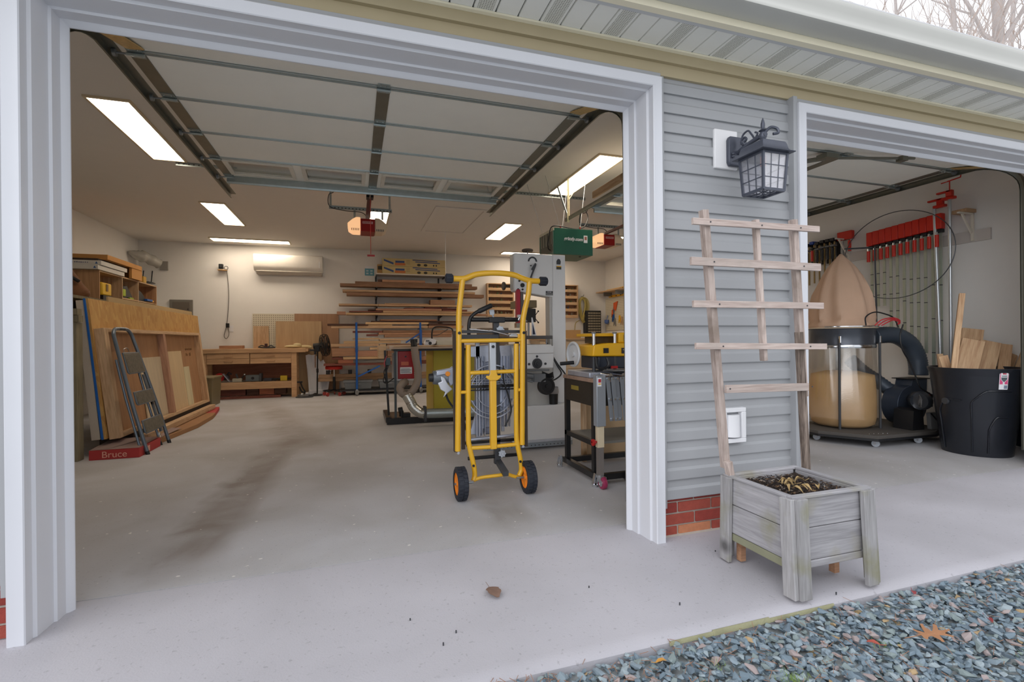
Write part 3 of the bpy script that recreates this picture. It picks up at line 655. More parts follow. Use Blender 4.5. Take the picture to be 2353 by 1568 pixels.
for x, y in ((.0, 11.3), (1.38, 11.3)):
    MB().cyl((x-.018, y, .045), (x+.018, y, .045), .045, n=18).build('caster_wheel', MGREY, t)
MB().beam((.06, 10.585, .40), (.50, 10.585, .61), .03, .03).build('brace', BLUE, t); MB().beam((1.32, 10.585, .40), (.95, 10.585, .61), .03, .03).build('brace', BLUE, t)
for i, (z0, z1) in enumerate(((.282, .352), (.355, .425))):
    MB().box(-.755+i*.02, 1.9, 11.04, 11.19, z0, z1).build('deck_plank', LUM['t'], t, bevel=.003)
MB().box(-.3, 1.7, 10.66, 11.25, .09, .12).build('base_frame', BLKM, t)
m = MB()
for x in (-.55, -.1, .3, 1.0): m.lathe([(.04, 0), (.04, .09)], 12, Matrix.Translation((x, 11.12, .425)))
m.build('post_socket', DGREY, t)
B_ = [(0.22, 1.53, 1.485, 1.526, 'l'), (0.27, 0.76, 1.457, 1.483, 'l'), (-0.53, 0.265, 1.457, 1.494, 'd'), (-0.46, 1.52, 1.402, 1.455, 't'), (1.54, 2.26, 1.457, 1.505, 'd'), (1.53, 2.3, 1.402, 1.455, 'm'), (-0.04, 0.56, 1.308, 1.345, 'c'), (0.48, 2.06, 1.266, 1.306, 'm'), (0.24, 0.47, 1.236, 1.276, 'c'), (0.57, 2.06, 1.310, 1.356, 'b'), (0.6, 2.04, 1.204, 1.262, 'm'),
      (-0.04, 0.5, 1.163, 1.198, 'l'), (0.5, 1.12, 1.142, 1.18, 't'), (-0.36, 1.12, 1.14, 1.16, 'd'), (-0.22, 0.94, 1.082, 1.137, 'l'), (-0.47, 0.48, 1.022, 1.078, 't'), (0.3, 0.49, 0.950, .997, 'l'), (0.5, 0.63, 0.93, 1.060, 'l'), (.65, 1.6, 1.022, 1.07, 'b')]
B_ = [b_ for b_ in B_ if not (b_[3]-b_[2] < .025 and b_[4] == 'd')]
C_ = [(-0.45, 0.01, 0.822, .99, 'm'), (0.06, 0.64, 0.81, 0.93, 'r'), (-0.23, 0.64, 0.755, 0.805, 'l'), (-0.45, -0.24, 0.755, .80, 'c'), (-0.33, -0.03, 0.676, 0.75, 'o'), (-0.03, 0.6, 0.676, 0.75, 'g'), (-0.61, 0.64, 0.628, 0.672, 'c'), (.66, 1.5, .628, .70, 'c'), (.66, 1.5, .705, .79, 'm'), (.66, 1.45, .80, .92, 'b')]
lv2 = lambda z: 'top' if z > 1.38 else 'second' if z > 1.2 else 'third' if z > 1.01 else 'fourth' if z > .75 else 'lowest'
boards(B_+C_, 10.64, .34, 'boards on the blue cart', lambda i, xa, xb, z: 'on the blue cart, %s layer, %s' % (lv2(z), ('past the left post' if xa < -.1 else 'by the left post' if xa < .4 else 'between the posts' if xa < 1.2 else 'by the right post')))
# leaning panels and pegboard
def pegmat():
    m, t_, b_ = base('pegboard'); N = t_.nodes.new; L = t_.links.new; co = N('ShaderNodeTexCoord'); sp = N('ShaderNodeSeparateXYZ'); L(co.outputs['Object'], sp.inputs[0])
    def saw(o):
        a = N('ShaderNodeMath'); a.operation = 'MULTIPLY'; a.inputs[1].default_value = 1/.042; L(o, a.inputs[0]); f_ = N('ShaderNodeMath'); f_.operation = 'FRACT'; L(a.outputs[0], f_.inputs[0]); s_ = N('ShaderNodeMath'); s_.operation = 'SUBTRACT'; s_.inputs[1].default_value = .5; L(f_.outputs[0], s_.inputs[0]); p = N('ShaderNodeMath'); p.operation = 'POWER'; p.inputs[1].default_value = 2; L(s_.outputs[0], p.inputs[0]); return p.outputs[0]
    ad = N('ShaderNodeMath'); ad.operation = 'ADD'; mx0 = N('ShaderNodeMath'); mx0.operation = 'ADD'; L(sp.outputs['X'], mx0.inputs[0]); L(sp.outputs['Y'], mx0.inputs[1])
    L(saw(mx0.outputs[0]), ad.inputs[0]); L(saw(sp.outputs['Z']), ad.inputs[1])
    r = N('ShaderNodeMapRange'); r.inputs[1].default_value = .03; r.inputs[2].default_value = .05; L(ad.outputs[0], r.inputs[0])
    mx = N('ShaderNodeMix'); mx.data_type = 'RGBA'; mx.inputs[6].default_value = lin((110, 100, 84)); mx.inputs[7].default_value = lin((214, 206, 184)); L(r.outputs[0], mx.inputs[0]); L(mx.outputs[2], b_.inputs['Base Color']); b_.inputs['Roughness'].default_value = .6; return m
PEG = pegmat()
tag(MB().box(-2.055, -1.13, 11.50, 11.508, .9, 1.735).build('pegboard', PEG), 'white pegboard sheet leaning on the back wall behind the workbench', 'pegboard')
tag(MB().box(-1.235, -.335, 11.47, 11.488, .0, 1.74).build('plywood_sheet', WOOD('brown_mdf', (176, 130, 88), (160, 116, 76), 'z', fine=5)), 'brown plywood sheet leaning on the wall behind the fan, the taller one', 'sheet')
tag(MB().box(-1.60, -.69, 11.43, 11.447, .0, 1.575).build('plywood_sheet', WOOD('tan_mdf', (196, 160, 110), (180, 144, 96), 'z', fine=5)), 'tan fibreboard sheet leaning behind the right end of the workbench', 'sheet')
tag(MB().box(-2.02, -1.73, 11.38, 11.41, 1.002, 1.47).build('pine_panel', PINEZ), 'short pine board standing on the workbench against the pegboard', 'board')
tag(MB().box(-.33, .02, 11.505, 11.515, .5, 1.74).build('foam_board', P('panel_white', (214, 208, 200), .7)), 'white panel standing behind the lumber cart by the plywood sheets', 'sheet')
# ------------------------------------------------------------------ workbench
t = thing('workbench', 'light wooden workbench with four drawers and a low shelf along the back wall', 'workbench', (-1.9, 11.1, 0))
MB().box(-2.95, -.96, 10.83, 11.42, .915, 1.0).build('bench_top', BENCHW, t, bevel=.005)
MB().box(-.965, -.915, 10.85, 11.40, .925, .99).build('end_vise', BENCHW, t, bevel=.005)
for x in (-2.86, -1.24):
    for y in (10.87, 11.28): MB().box(x, x+.10, y, y+.10, 0, .915).build('leg', BENCHW, t, bevel=.004)
for i in range(2):
    for j in range(2):
        x0 = -2.755+i*.76; d_ = MB().box(x0+.003, x0+.752, 10.862, 11.3, .70+j*.108, .803+j*.108).build('drawer', BENCHW, t, bevel=.003)
        xh = x0+.38; MB().tube([(xh-.07, 10.862, .75+j*.108), (xh-.065, 10.835, .75+j*.108), (xh+.065, 10.835, .75+j*.108), (xh+.07, 10.862, .75+j*.108)], .009, 8).build('handle', BENCHW, d_)
MB().box(-2.8, -1.2, 10.9, 11.35, .23, .25).build('shelf', BENCHW, t); MB().box(-2.76, -1.24, 10.88, 10.92, .19, .335).build('shelf_rail', BENCHW, t, bevel=.003)
MB().box(-2.78, -1.22, 11.33, 11.36, .35, .70).build('back_panel', WOOD('bench_back', (150, 88, 50), (120, 66, 36), 'x'), t)
m = MB().cyl((-.905, 11.1, .95), (-.80, 11.1, .95), .02); m.cyl((-.80, 11.1, .985), (-.80, 11.1, .86), .025); m.build('vise_screw', DGREY, t)
MB().cyl((-.80, 11.1, .84), (-.80, 11.1, .58), .01).build('vise_handle', LUM['m'], t)
# crates and planks under the bench
for (x0, x1, c, lb) in ((-2.62, -2.1, 'c', 'long dark red block'), (-2.08, -1.86, 'd', 'dark brown block'), (-1.85, -1.58, 'o', 'striped orange block'), (-1.57, -1.36, 'd', 'small dark block')):
    tag(MB().box(x0, x1, 10.98, 11.25, .06, .20).build('wood_block', LUM[c], bevel=.003), '%s lying on the floor under the workbench' % lb, 'wood block', 'wood blocks under the workbench')
tag(MB().box(-2.6, -1.45, 10.92, 10.97, .0, .05).build('plank', LUM['c']), 'long reddish plank on the floor along the workbench front', 'board')
# tools on the bench shelf
def blob_tool(name, lb, x, y, z, parts):
    t = thing(name, lb, 'tool', (x, y, z))
    for (pn, fn, mt) in parts:
        m = MB(); fn(m); m.build(pn, mt, t, bevel=.004, smooth=40)
    return t
ZS = .336
blob_tool('circular_saw', 'grey and red circular saw with tilted base on the bench shelf', -2.45, 11.0, ZS, [('base_plate', lambda m: m.beam((-2.50, 11.0, ZS+.17), (-2.38, 11.0, ZS+.01), .12, .012), ALU), ('blade_guard', lambda m: m.cyl((-2.56, 10.98, ZS+.10), (-2.56, 11.03, ZS+.10), .085, n=20), RED), ('motor', lambda m: m.cyl((-2.46, 11.02, ZS+.09), (-2.46, 11.16, ZS+.09), .05), DGREY), ('handle', lambda m: m.tube([(-2.45, 11.05, ZS+.13), (-2.41, 11.05, ZS+.19), (-2.36, 11.05, ZS+.15)], .016), BLK)])
blob_tool('hand_sander', 'pale grey sander with dark grip on the bench shelf', -2.20, 11.0, ZS, [('body', lambda m: m.box(-2.33, -2.16, 10.95, 11.08, ZS, ZS+.07), P('tool_cream', (176, 172, 156), .5)), ('grip', lambda m: m.beam((-2.24, 11, ZS+.07), (-2.27, 11, ZS+.16), .03, .03), DGREY), ('lever', lambda m: m.tube([(-2.17, 11, ZS+.07), (-2.12, 11, ZS+.13)], .014), BLK), ('knob', lambda m: m.ball((-2.12, 11, ZS+.14), .022), CHROME)])
blob_tool('belt_sander', 'dark grey boxy power tool in the middle of the bench shelf', -1.95, 11.0, ZS, [('housing', lambda m: m.box(-2.09, -1.82, 10.94, 11.08, ZS+.01, ZS+.13), P('tool_slate', (96, 104, 108), .5)), ('end_plate', lambda m: m.box(-1.84, -1.80, 10.92, 11.09, ZS, ZS+.16), DGREY), ('drive_hub', lambda m: m.cyl((-1.96, 10.94, ZS+.07), (-1.96, 10.925, ZS+.07), .028), BLK)])
blob_tool('bar_clamp', 'long dark clamp with yellow end lying on the bench shelf', -1.55, 11.0, ZS, [('bar', lambda m: m.box(-1.78, -1.26, 10.99, 11.01, ZS+.03, ZS+.055), BLK), ('clamp_head', lambda m: m.box(-1.46, -1.33, 10.96, 11.04, ZS, ZS+.10), P('tool_yellow', (206, 176, 40), .5)), ('tail', lambda m: m.box(-1.76, -1.62, 10.96, 11.04, ZS, ZS+.06), P('tool_dark', (52, 56, 66), .5))])
# things on the bench
tag(MB().box(-2.59, -2.18, 11.1, 11.35, 1.002, 1.065).build('wooden_tray', LUM['m'], bevel=.004), 'low brown wooden box on the workbench by the wall cord', 'box')
t = thing('clamp_pile', 'dark coiled strap clamp lying on the workbench', 'clamp', (-1.74, 11.05, 1.002))
m = MB(); m.tube(spline([(-1.86, 11.0, 1.03), (-1.80, 10.96, 1.02), (-1.72, 10.97, 1.015), (-1.62, 11.0, 1.015), (-1.56, 11.04, 1.02)], 5), .014, 8); m.tube(spline([(-1.87, 11.05, 1.03), (-1.82, 11.1, 1.06), (-1.72, 11.08, 1.03), (-1.64, 11.1, 1.06), (-1.58, 11.06, 1.02)], 5), .012, 8)
m.build('strap', BLK, t); MB().box(-1.75, -1.70, 11.0, 11.06, 1.002, 1.10).build('handle', P('dark_wood_handle', (72, 34, 28), .5), t, bevel=.006)
t = thing('cloth_bundle', 'cream cloth bag bundled on the right end of the workbench', 'cloth', (-1.2, 11.05, 1.002))
m = MB(); m.ball((-1.22, 11.05, 1.035), .17, 16, (1, .7, .19)); m.ball((-1.14, 11.03, 1.065), .08, 14, (1, .8, .5)); m.tube(spline([(-1.05, 11.03, 1.03), (-.95, 11.03, 1.03), (-.86, 11.05, 1.01)], 5), [.03]*10+[.015], 8)
m.build('cloth', P('cream_cloth', (214, 196, 150), .9, bump=.6, bs=20), t)
# ------------------------------------------------------------------ fan, paper roll, stool, jack, mat
t = thing('pedestal_fan', 'black pedestal fan turned sideways beside the workbench', 'fan', (-.76, 11.0, 0))
MB().lathe([(.15, 0), (.15, .015), (.05, .03), (.02, .05)], 28, Matrix.Translation((-.80, 11.0, 0))).build('base', BLKM, t)
MB().cyl((-.76, 11.0, .03), (-.745, 11.0, .95), .014).build('pole', BLKM, t); MB().cyl((-.752, 11.0, .48), (-.752, 11.0, .56), .022).build('height_collar', BLKM, t)
m = MB(); m.box(-.80, -.70, 10.94, 11.06, .92, 1.06); m.cyl((-.83, 11, 1.03), (-.66, 11, 1.05), .06); m.build('motor', BLK, t, bevel=.01)
fm = Matrix.Translation((-.60, 11.0, 1.055)) @ Matrix.Rotation(math.radians(-12), 4, 'Z') @ Matrix.Rotation(math.radians(84), 4, 'Y')
g = MB()
for r_, z_ in ((.235, 0), (.22, .05), (.22, -.05), (.16, .065), (.10, .072), (.16, -.065)): g.tube([fm @ Vector((r_*math.cos(a), r_*math.sin(a), z_)) for a in [i*PI/14 for i in range(28)]], .006, 6, closed=True)
for i in range(28):
    a = i*PI/14; c_, s_ = math.cos(a), math.sin(a); g.tube([fm @ Vector((r_*c_, r_*s_, z_)) for r_, z_ in ((.03, .075), (.16, .065), (.22, .05), (.235, 0), (.22, -.05), (.16, -.065), (.04, -.07))], .003, 4)
g.build('cage', BLKM, t)
b_ = MB()
for i in range(4):
    a = i*PI/2; pts = [(.03, -.02), (.19, -.09), (.20, .07), (.04, .03)]
    q_ = [fm @ (Matrix.Rotation(a, 4, 'Z') @ Vector((x, y, .01*(-1 if y < 0 else 1)))) for x, y in pts]; b_.add(q_+[v+Vector((.003, 0, 0)) for v in q_], [(0, 1, 2, 3), (7, 6, 5, 4), (0, 4, 5, 1), (1, 5, 6, 2), (2, 6, 7, 3), (3, 7, 4, 0)])
b_.build('blade', DGREY, t)
t = thing('paper_sheet', 'crumpled white plastic bag standing on the floor behind the fan pole', 'bag', (-.75, 11.25, 0))
m = MB(); rows = []; rr_ = random.Random(5)
top = [.84, .86, .84, .85, .80, .70, .74, .62, .55, .60]
for i in range(10):
    x = -1.0+i*.062; rows.append((x+.01, 11.24+.03*math.sin(i*1.9), .05 if True else 0)); 
vs = []
for i in range(10):
    x = -1.0+i*.058
    for j in range(6):
        f_ = j/5; z = .09+(top[i]-.09)*f_; xb = -.945+i*.043; vs.append((xb+(x-xb)*f_, 11.24+.035*math.sin(i*1.7+j*.8)+.02*rr_.random(), z))
fs = [(i*6+j, i*6+j+1, (i+1)*6+j+1, (i+1)*6+j) for i in range(9) for j in range(5)]
m.add(vs, fs); m.add([(x, y+.05, z) for x, y, z in vs], fs); o = m.build('bag_body', PAPER, t, smooth=60)
MB().box(-.94, -.56, 11.2, 11.33, .0, .10).build('bag_bottom', PAPER, t, bevel=.02)
t = thing('work_stool', 'low rolling stool with a red round seat on a black base', 'stool', (-.42, 10.85, 0))
MB().lathe([(.10, .545), (.165, .545), (.175, .56), (.175, .60), (.16, .615), (.001, .62)], 28, Matrix.Translation((-.42, 10.9, 0))).build('seat', P('red_vinyl', (206, 44, 30), .4), t)
MB().cyl((-.42, 10.9, .38), (-.42, 10.9, .55), .014).build('gas_lift', CHROME, t); MB().cyl((-.42, 10.9, .10), (-.42, 10.9, .39), .028).build('column', BLKM, t)
MB().tube([(-.43, 10.88, .52), (-.53, 10.85, .49)], .006, 6).build('height_lever', BLKM, t)
for i in range(5):
    a = i*2*PI/5+.3; c_, s_ = math.cos(a), math.sin(a); x, y = -.42+.20*c_, 10.85+.20*s_
    l = MB().beam((-.42, 10.9, .12), (x, y, .10), .03, .02).build('leg', BLKM, t); MB().cyl((x-.012*s_, y+.012*c_, .04), (x+.012*s_, y-.012*c_, .04), .04, n=16).build('caster', P('red_caster', (170, 70, 66), .5), l)
MB().tube(arc((-.42, 10.9, .10), .22, 0, 2*PI, 24, 'xy'), .008, 6).build('foot_ring', BLKM, t)
t = thing('floor_jack', 'small chrome and black floor jack beside the workbench leg', 'jack', (-1.0, 10.95, 0))
m = MB(); m.cyl((-1.06, 10.93, .04), (-1.02, 10.93, .04), .04); m.cyl((-.98, 10.95, .05), (-.92, 10.95, .05), .05); m.build('wheel', CHROME, t)
m = MB(); m.tube([(-1.08, 10.95, .30), (-1.04, 10.95, .18), (-.98, 10.95, .08)], .014, 8); m.tube([(-1.10, 10.96, .2), (-1.06, 10.96, .10), (-.95, 10.96, .05)], .016, 8); m.box(-1.14, -1.04, 10.94, 10.98, .28, .31); m.build('arm', BLKM, t)
t = thing('hose_coil', 'dark flat hose coil lying on the floor left of the fan pole', 'hose', (-1.0, 10.72, 0))
m = MB()
for i in range(3): m.tube([(-.98+(.16-.02*i)*math.cos(a), 10.70+(.10-.01*i)*math.sin(a), .012+.0*i) for a in [k*PI/16 for k in range(32)]], .011, 6, closed=True)
m.build('hose', DGREY, t)
# bins below the cart and by the bench
BIN = P('grey_tote', (120, 126, 132), .45); BINL = P('olive_tote', (124, 112, 84), .5)
def tote(lb, x0, x1, y0, y1, z0, h, mat, lid=True, grp=None):
    t = thing('storage_bin', lb, 'bin', ((x0+x1)/2, (y0+y1)/2, z0), grp); m = MB(); i_ = .02
    m.add([(x0+i_, y0+i_, z0), (x1-i_, y0+i_, z0), (x1-i_, y1-i_, z0), (x0+i_, y1-i_, z0), (x0, y0, z0+h-.03), (x1, y0, z0+h-.03), (x1, y1, z0+h-.03), (x0, y1, z0+h-.03)], [(0, 1, 2, 3), (4, 5, 6, 7), (0, 1, 5, 4), (1, 2, 6, 5), (2, 3, 7, 6), (3, 0, 4, 7)])
    m.build('tub', mat, t, bevel=.008); MB().box(x0-.015, x1+.015, y0-.015, y1+.015, z0+h-.04, z0+h).build('lid', mat, t, bevel=.008)
    MB().box((x0+x1)/2-.06, (x0+x1)/2+.06, y0-.02, y0+.01, z0+h-.09, z0+h-.05).build('latch', mat, t)
tote('grey plastic bin under the lumber cart, left of the blue post', -.22, .34, 10.7, 11.1, .122, .185, BIN, grp='grey bins under the lumber cart')
tote('grey plastic bin under the lumber cart, right of the blue post', .48, .92, 10.7, 11.1, .122, .185, BIN, grp='grey bins under the lumber cart')
tote('olive grey storage bin with lid between the leaning frame and workbench', -2.64, -2.38, 9.75, 10.35, 0, .52, BINL)
# ------------------------------------------------------------------ right end of the back wall
ORD = ['first', 'second', 'third', 'fourth', 'fifth', 'sixth', 'seventh', 'eighth', 'ninth']; SHN = ['lowest', 'second lowest', 'middle', 'second highest', 'top']
def wall_rack(lb, x0, x1, z0, z1, gp):
    t = thing('tiered_wall_rack', lb, 'rack', ((x0+x1)/2, 11.4, z0), gp); y0, y1 = 11.38, 11.53
    MB().box(x0, x0+.03, y0, y1, z0, z1).build('side_panel', PINEZ, t); MB().box(x1-.03, x1, y0, y1, z0, z1).build('side_panel', PINEZ, t)
    MB().box(x0+.03, x1-.03, y1-.012, y1, z0, z1).build('back_panel', LUM['m'], t); MB().box(x0, x1, y0, y1, z1, z1+.02).build('top_panel', PINE, t)
    n_ = 5; h = (z1-z0)/n_; rr = random.Random(int(x0*10)); cols = [P('jar_a', (150, 140, 120), .4), P('jar_b', (170, 90, 70), .4), P('jar_c', (70, 84, 110), .4), P('jar_d', (120, 130, 90), .4), BLK]
    for i in range(n_):
        z = z0+i*h; MB().box(x0+.03, x1-.03, y0, y1-.012, z, z+.015).build('shelf', PINE, t); MB().box(x0+.03, x1-.03, y0, y0+.012, z+.012, z+.07).build('front_rail', PINE, t)
        x = x0+.07; cnt = 0
        while x < x1-.08:
            r_ = rr.uniform(.018, .03); hh = rr.uniform(.07, .12)
            if rr.random() < .8:
                o = MB().lathe([(r_, 0), (r_, hh*.8), (r_*.7, hh*.85), (r_*.7, hh)], 10, Matrix.Translation((x, 11.45, z+.016))).build('jar', rr.choice(cols)); tag(o, 'small jar, %s from left, %s shelf of rack %s of band saw' % (ORD[cnt], SHN[i], 'left' if 'left' in gp else 'right'), 'jar', 'small jars on the '+gp); cnt += 1
            x += rr.uniform(.065, .11)
wall_rack('pine wall rack with jars left of the band saw', 3.06, 3.74, 1.70, 2.49, 'pine wall rack left of the band saw')
wall_rack('pine wall rack with jars right of the band saw', 4.80, 5.47, 1.68, 2.50, 'pine wall rack right of the band saw')
t = thing('air_hose', 'coiled yellow air hose hanging on the back wall', 'hose', (5.66, 11.45, 1.55))
m = MB(); rr = random.Random(4)
for i in range(13):
    cx = 5.63+rr.uniform(-.03, .03); w_ = rr.uniform(.05, .16); h_ = rr.uniform(.26, .34)
    m.tube([(cx+w_*math.cos(a)+.03*math.sin(a*2), 11.45+.06*(i/13-.5), 1.92+h_*math.sin(a)-.03) for a in [k*PI/12 for k in range(24)]], .010, 6, closed=True)
m.tube(spline([(5.55, 11.48, 1.62), (5.45, 11.5, 1.55), (5.42, 11.5, 1.35)], 6), .009, 6)
m.build('hose_coil', P('yellow_hose', (184, 168, 96), .5), t); MB().tube([(5.63, 11.53, 2.24), (5.63, 11.40, 2.24), (5.63, 11.38, 2.28)], .008, 6).build('wall_hook', STEEL, t)
t = thing('parts_organizer', 'black small-parts drawer cabinet on the back wall', 'organizer', (5.92, 11.45, 1.30))
MB().box(5.68, 6.13, 11.40, 11.53, 1.285, 1.87).build('cabinet', BLK, t)
DRW = P('smoke_drawer', (150, 142, 124), .35)
for i in range(5):
    for j in range(8): MB().box(5.755+i*.073, 5.755+i*.073+.062, 11.392, 11.40, 1.31+j*.068, 1.31+j*.068+.04).build('drawer', DRW, t)
# right wall shelves and pegboard
tag(MB().box(6.32, 6.334, 10.3, 12.0-.5, 1.35, 2.19).build('pegboard', PEG), 'pegboard panel on the right wall carrying hand tools', 'pegboard')
for (z, lb) in ((2.33, 'upper'),):
    t = thing('wall_shelf', 'thin wooden shelf on the right wall above the pegboard', 'shelf', (6.2, 11, z)); MB().box(6.04, 6.338, 10.3, 11.5, z, z+.025).build('shelf_board', PINEY, t)
    for y in (10.6, 11.2): MB().box(6.10, 6.338, y-.01, y+.01, z-.10, z).build('bracket', STEEL, t)
def level(lb, z, x, y0, y1):
    t = thing('spirit_level', lb, 'spirit level', (x, (y0+y1)/2, z), 'yellow spirit levels'); MB().box(x-.012, x+.012, y0, y1, z, z+.055).build('beam', YELD, t)
    for f_ in (.2, .5, .8): MB().box(x-.0125, x+.0125, y0+(y1-y0)*f_-.03, y0+(y1-y0)*f_+.03, z+.015, z+.04).build('vial', BLK, t)
level('yellow spirit level standing on the wall shelf', 2.357, 6.28, 10.35, 11.35); level('yellow spirit level hanging below the wall shelf', 2.20, 6.318, 10.55, 11.3)
t = thing('hand_saw', 'orange handled saw on the pegboard', 'saw', (6.3, 11.0, 1.9)); MB().prism([(10.95, 2.05), (11.05, 2.02), (11.15, 1.60), (11.10, 1.58)], 6.30, 6.304, 'x').build('blade', STEEL, t); MB().prism([(10.85, 2.08), (11.05, 2.05), (11.05, 1.90), (10.95, 1.84)], 6.295, 6.315, 'x').build('grip', P('orange_grip', (214, 92, 40), .5), t, bevel=.004)
t = thing('hand_clamps', 'cluster of orange and blue spring clamps on the pegboard', 'clamp', (6.3, 10.9, 1.6))
for i, (y, z, mt) in enumerate(((11.1, 1.78, P('orange_grip', (214, 92, 40), .5)), (11.05, 1.66, BLUE), (10.75, 1.62, YELD), (10.65, 1.58, LUM['t']), (11.0, 1.56, MGREY))):
    MB().prism([(y-.05, z-.11), (y-.02, z+.10), (y+.03, z+.10), (y+.05, z-.10), (y+.02, z)], 6.29, 6.312, 'x').build('clamp_jaw', mt, t, bevel=.003)
t = thing('dust_pan', 'small blue scoop hanging low on the right wall corner', 'scoop', (6.3, 11.3, 1.55)); MB().lathe([(.02, -.06), (.055, -.03), (.06, .05)], 14, Matrix.Translation((6.27, 11.35, 1.58))).build('scoop', P('faded_blue', (84, 110, 170), .5), t); MB().cyl((6.27, 11.35, 1.63), (6.3, 11.35, 1.75), .008).build('handle', P('faded_blue', (84, 110, 170), .5), t)
# cabinets along the back right
t = thing('base_cabinet', 'pale wooden cabinet with clutter at the back, right of the band saw', 'cabinet', (5.2, 11.2, 0))
MB().box(4.2, 6.3, 10.95, 11.5, .0, 1.12).build('carcass', P('cabinet_tan', (196, 176, 150), .6), t); MB().box(4.15, 6.32, 10.9, 11.52, 1.12, 1.16).build('worktop', PINE, t, bevel=.003)
for i in range(3):
    for j in range(3): MB().box(4.23+i*.69, 4.23+i*.69+.66, 10.932, 10.95, .06+j*.35, .38+j*.35).build('drawer', P('cabinet_tan', (196, 176, 150), .6), t, bevel=.004)
tag(MB().box(4.75, 5.35, 11.0, 11.4, 1.162, 1.36).build('carton', CARD, bevel=.003), 'cardboard carton on the cabinet right of the band saw column', 'carton')
# ------------------------------------------------------------------ drill press, seen through the band saw throat
t = thing('drill_press', 'black drill press seen through the throat of the band saw', 'drill press', (3.25, 8.6, 0))
MB().cyl((3.05, 8.7, .0), (3.05, 8.7, 1.75), .04).build('column', STEEL, t)
MB().box(2.86, 3.22, 8.45, 8.95, 1.72, 1.86).build('belt_cover', P('drab_cover', (126, 116, 92), .5), t, bevel=.01)
MB().box(2.92, 3.18, 8.4, 8.75, 1.45, 1.70).build('head', BLK, t, bevel=.01); MB().cyl((3.05, 8.45, 1.45), (3.05, 8.45, 1.2), .02).build('quill', STEEL, t)
m = MB()
for a in (0, 2.1, 4.2): m.tube([(3.18, 8.5, 1.55), (3.24, 8.5+.12*math.cos(a), 1.55+.12*math.sin(a))], .008, 6); m.ball((3.24, 8.5+.12*math.cos(a), 1.55+.12*math.sin(a)), .018, 8)
m.build('feed_handle', BLKM, t); MB().box(2.82, 3.28, 8.35, 8.8, 1.0, 1.03).build('table', DGREY, t); MB().box(2.85, 3.25, 8.4, 8.9, 0, .05).build('base', DGREY, t)
t = thing('wood_cabinet', 'white-topped wooden cart with a grey box behind the band saw', 'cabinet', (2.7, 9.3, 0))
MB().box(2.2, 3.6, 9.0, 9.5, .0, .98).build('carcass', LUM['t'], t); MB().box(2.15, 3.65, 8.95, 9.55, .98, 1.01).build('worktop', PINE, t); MB().box(2.3, 2.85, 9.05, 9.4, 1.011, 1.36).build('grey_box', P('box_taupe', (126, 112, 98), .7), t)
MB().box(2.25, 3.5, 8.985, 9.0, .1, .85).build('door_panel', LUM['t'], t)
# ================================================================== folding tool stand with mitre saw
t = thing('folding_tool_stand', 'yellow tubular folding saw stand standing upright on two wheels in the doorway', 'tool stand', (.95, 3.42, 0))
ST = t; Y = 3.42
MB().tube(spline([(.655, Y, 1.562), (.70, Y, 1.562), (.755, Y, 1.566), (.83, Y, 1.595), (.92, Y, 1.609), (1.02, Y, 1.612), (1.12, Y, 1.603), (1.19, Y, 1.58), (1.25, Y, 1.564), (1.33, Y, 1.562)], 6), .021, 14).build('handle_bar', YEL, t, smooth=60)
for x0, x1 in ((.612, .668), (1.322, 1.386)):
    m = MB().tube([(x0, Y, 1.562), (x0+.006, Y, 1.562), (x1-.006, Y, 1.562), (x1, Y, 1.562)], [.022, .031, .031, .026], 14)
    for i in range(8): a = i*PI/4; m.beam((x0+.006, Y+.031*math.cos(a), 1.562+.031*math.sin(a)), (x1-.006, Y+.031*math.cos(a), 1.562+.031*math.sin(a)), .008, .006)
    m.build('end_grip', RUB, t, smooth=50)
for pts in ([(.738, Y, 1.56), (.725, Y, 1.46), (.708, Y, 1.30), (.706, Y, 1.1), (.690, Y, .335)], [(1.245, Y, 1.56), (1.235, Y, 1.46), (1.205, Y, 1.34), (1.190, Y, 1.25), (1.186, Y, 1.1), (1.175, Y, .345)]):
    l = MB().tube(spline(pts, 6), .0205, 14).build('outer_rail', YEL, t, smooth=60)
    MB().cyl((pts[3][0], Y-.018, 1.175), (pts[3][0], Y-.026, 1.175), .011, n=12).build('bolt', BLK, l)
    MB().tube([(pts[-1][0], Y+.02, pts[-1][2]-.01), (pts[-1][0], Y-.024, pts[-1][2]-.01)], .010, 8).build('end_bolt', CHROME, l)
MB().cyl((.705, Y, 1.118), (1.185, Y, 1.122), .0145, n=12).build('cross_tube', YEL, t)
for pts in ([(.774, Y, 1.09), (.769, Y, .47), (.776, Y, .36), (.806, Y, .22), (.812, Y, .15), (.80, Y-.01, .115)], [(1.136, Y, 1.095), (1.131, Y, .47), (1.140, Y, .34), (1.160, Y, .24), (1.166, Y, .16), (1.145, Y-.01, .118)]):
    l = MB().tube(spline(pts, 8), .0185, 14).build('inner_rail', YEL, t, smooth=60); MB().cyl((pts[3][0]-.006, Y-.017, .225), (pts[3][0]-.006, Y-.024, .225), .009, n=12).build('bolt', BLK, l)
m = MB().cyl((.775, Y, .888), (.935, Y, .890), .0145, n=12); m.build('cross_tube', YEL, t); MB().cyl((.978, Y, .890), (1.132, Y, .892), .0145, n=12).build('cross_tube', YEL, t)
MB().cyl((.785, Y, .349), (.930, Y, .345), .015, n=12).build('cross_tube', YEL, t); MB().cyl((.975, Y, .347), (1.140, Y, .350), .015, n=12).build('cross_tube', YEL, t)
MB().cyl((.70, Y, .752), (.77, Y, .752), .012, n=10).build('pivot_pin', YEL, t); MB().cyl((1.13, Y, .752), (1.185, Y, .752), .012, n=10).build('pivot_pin', YEL, t)
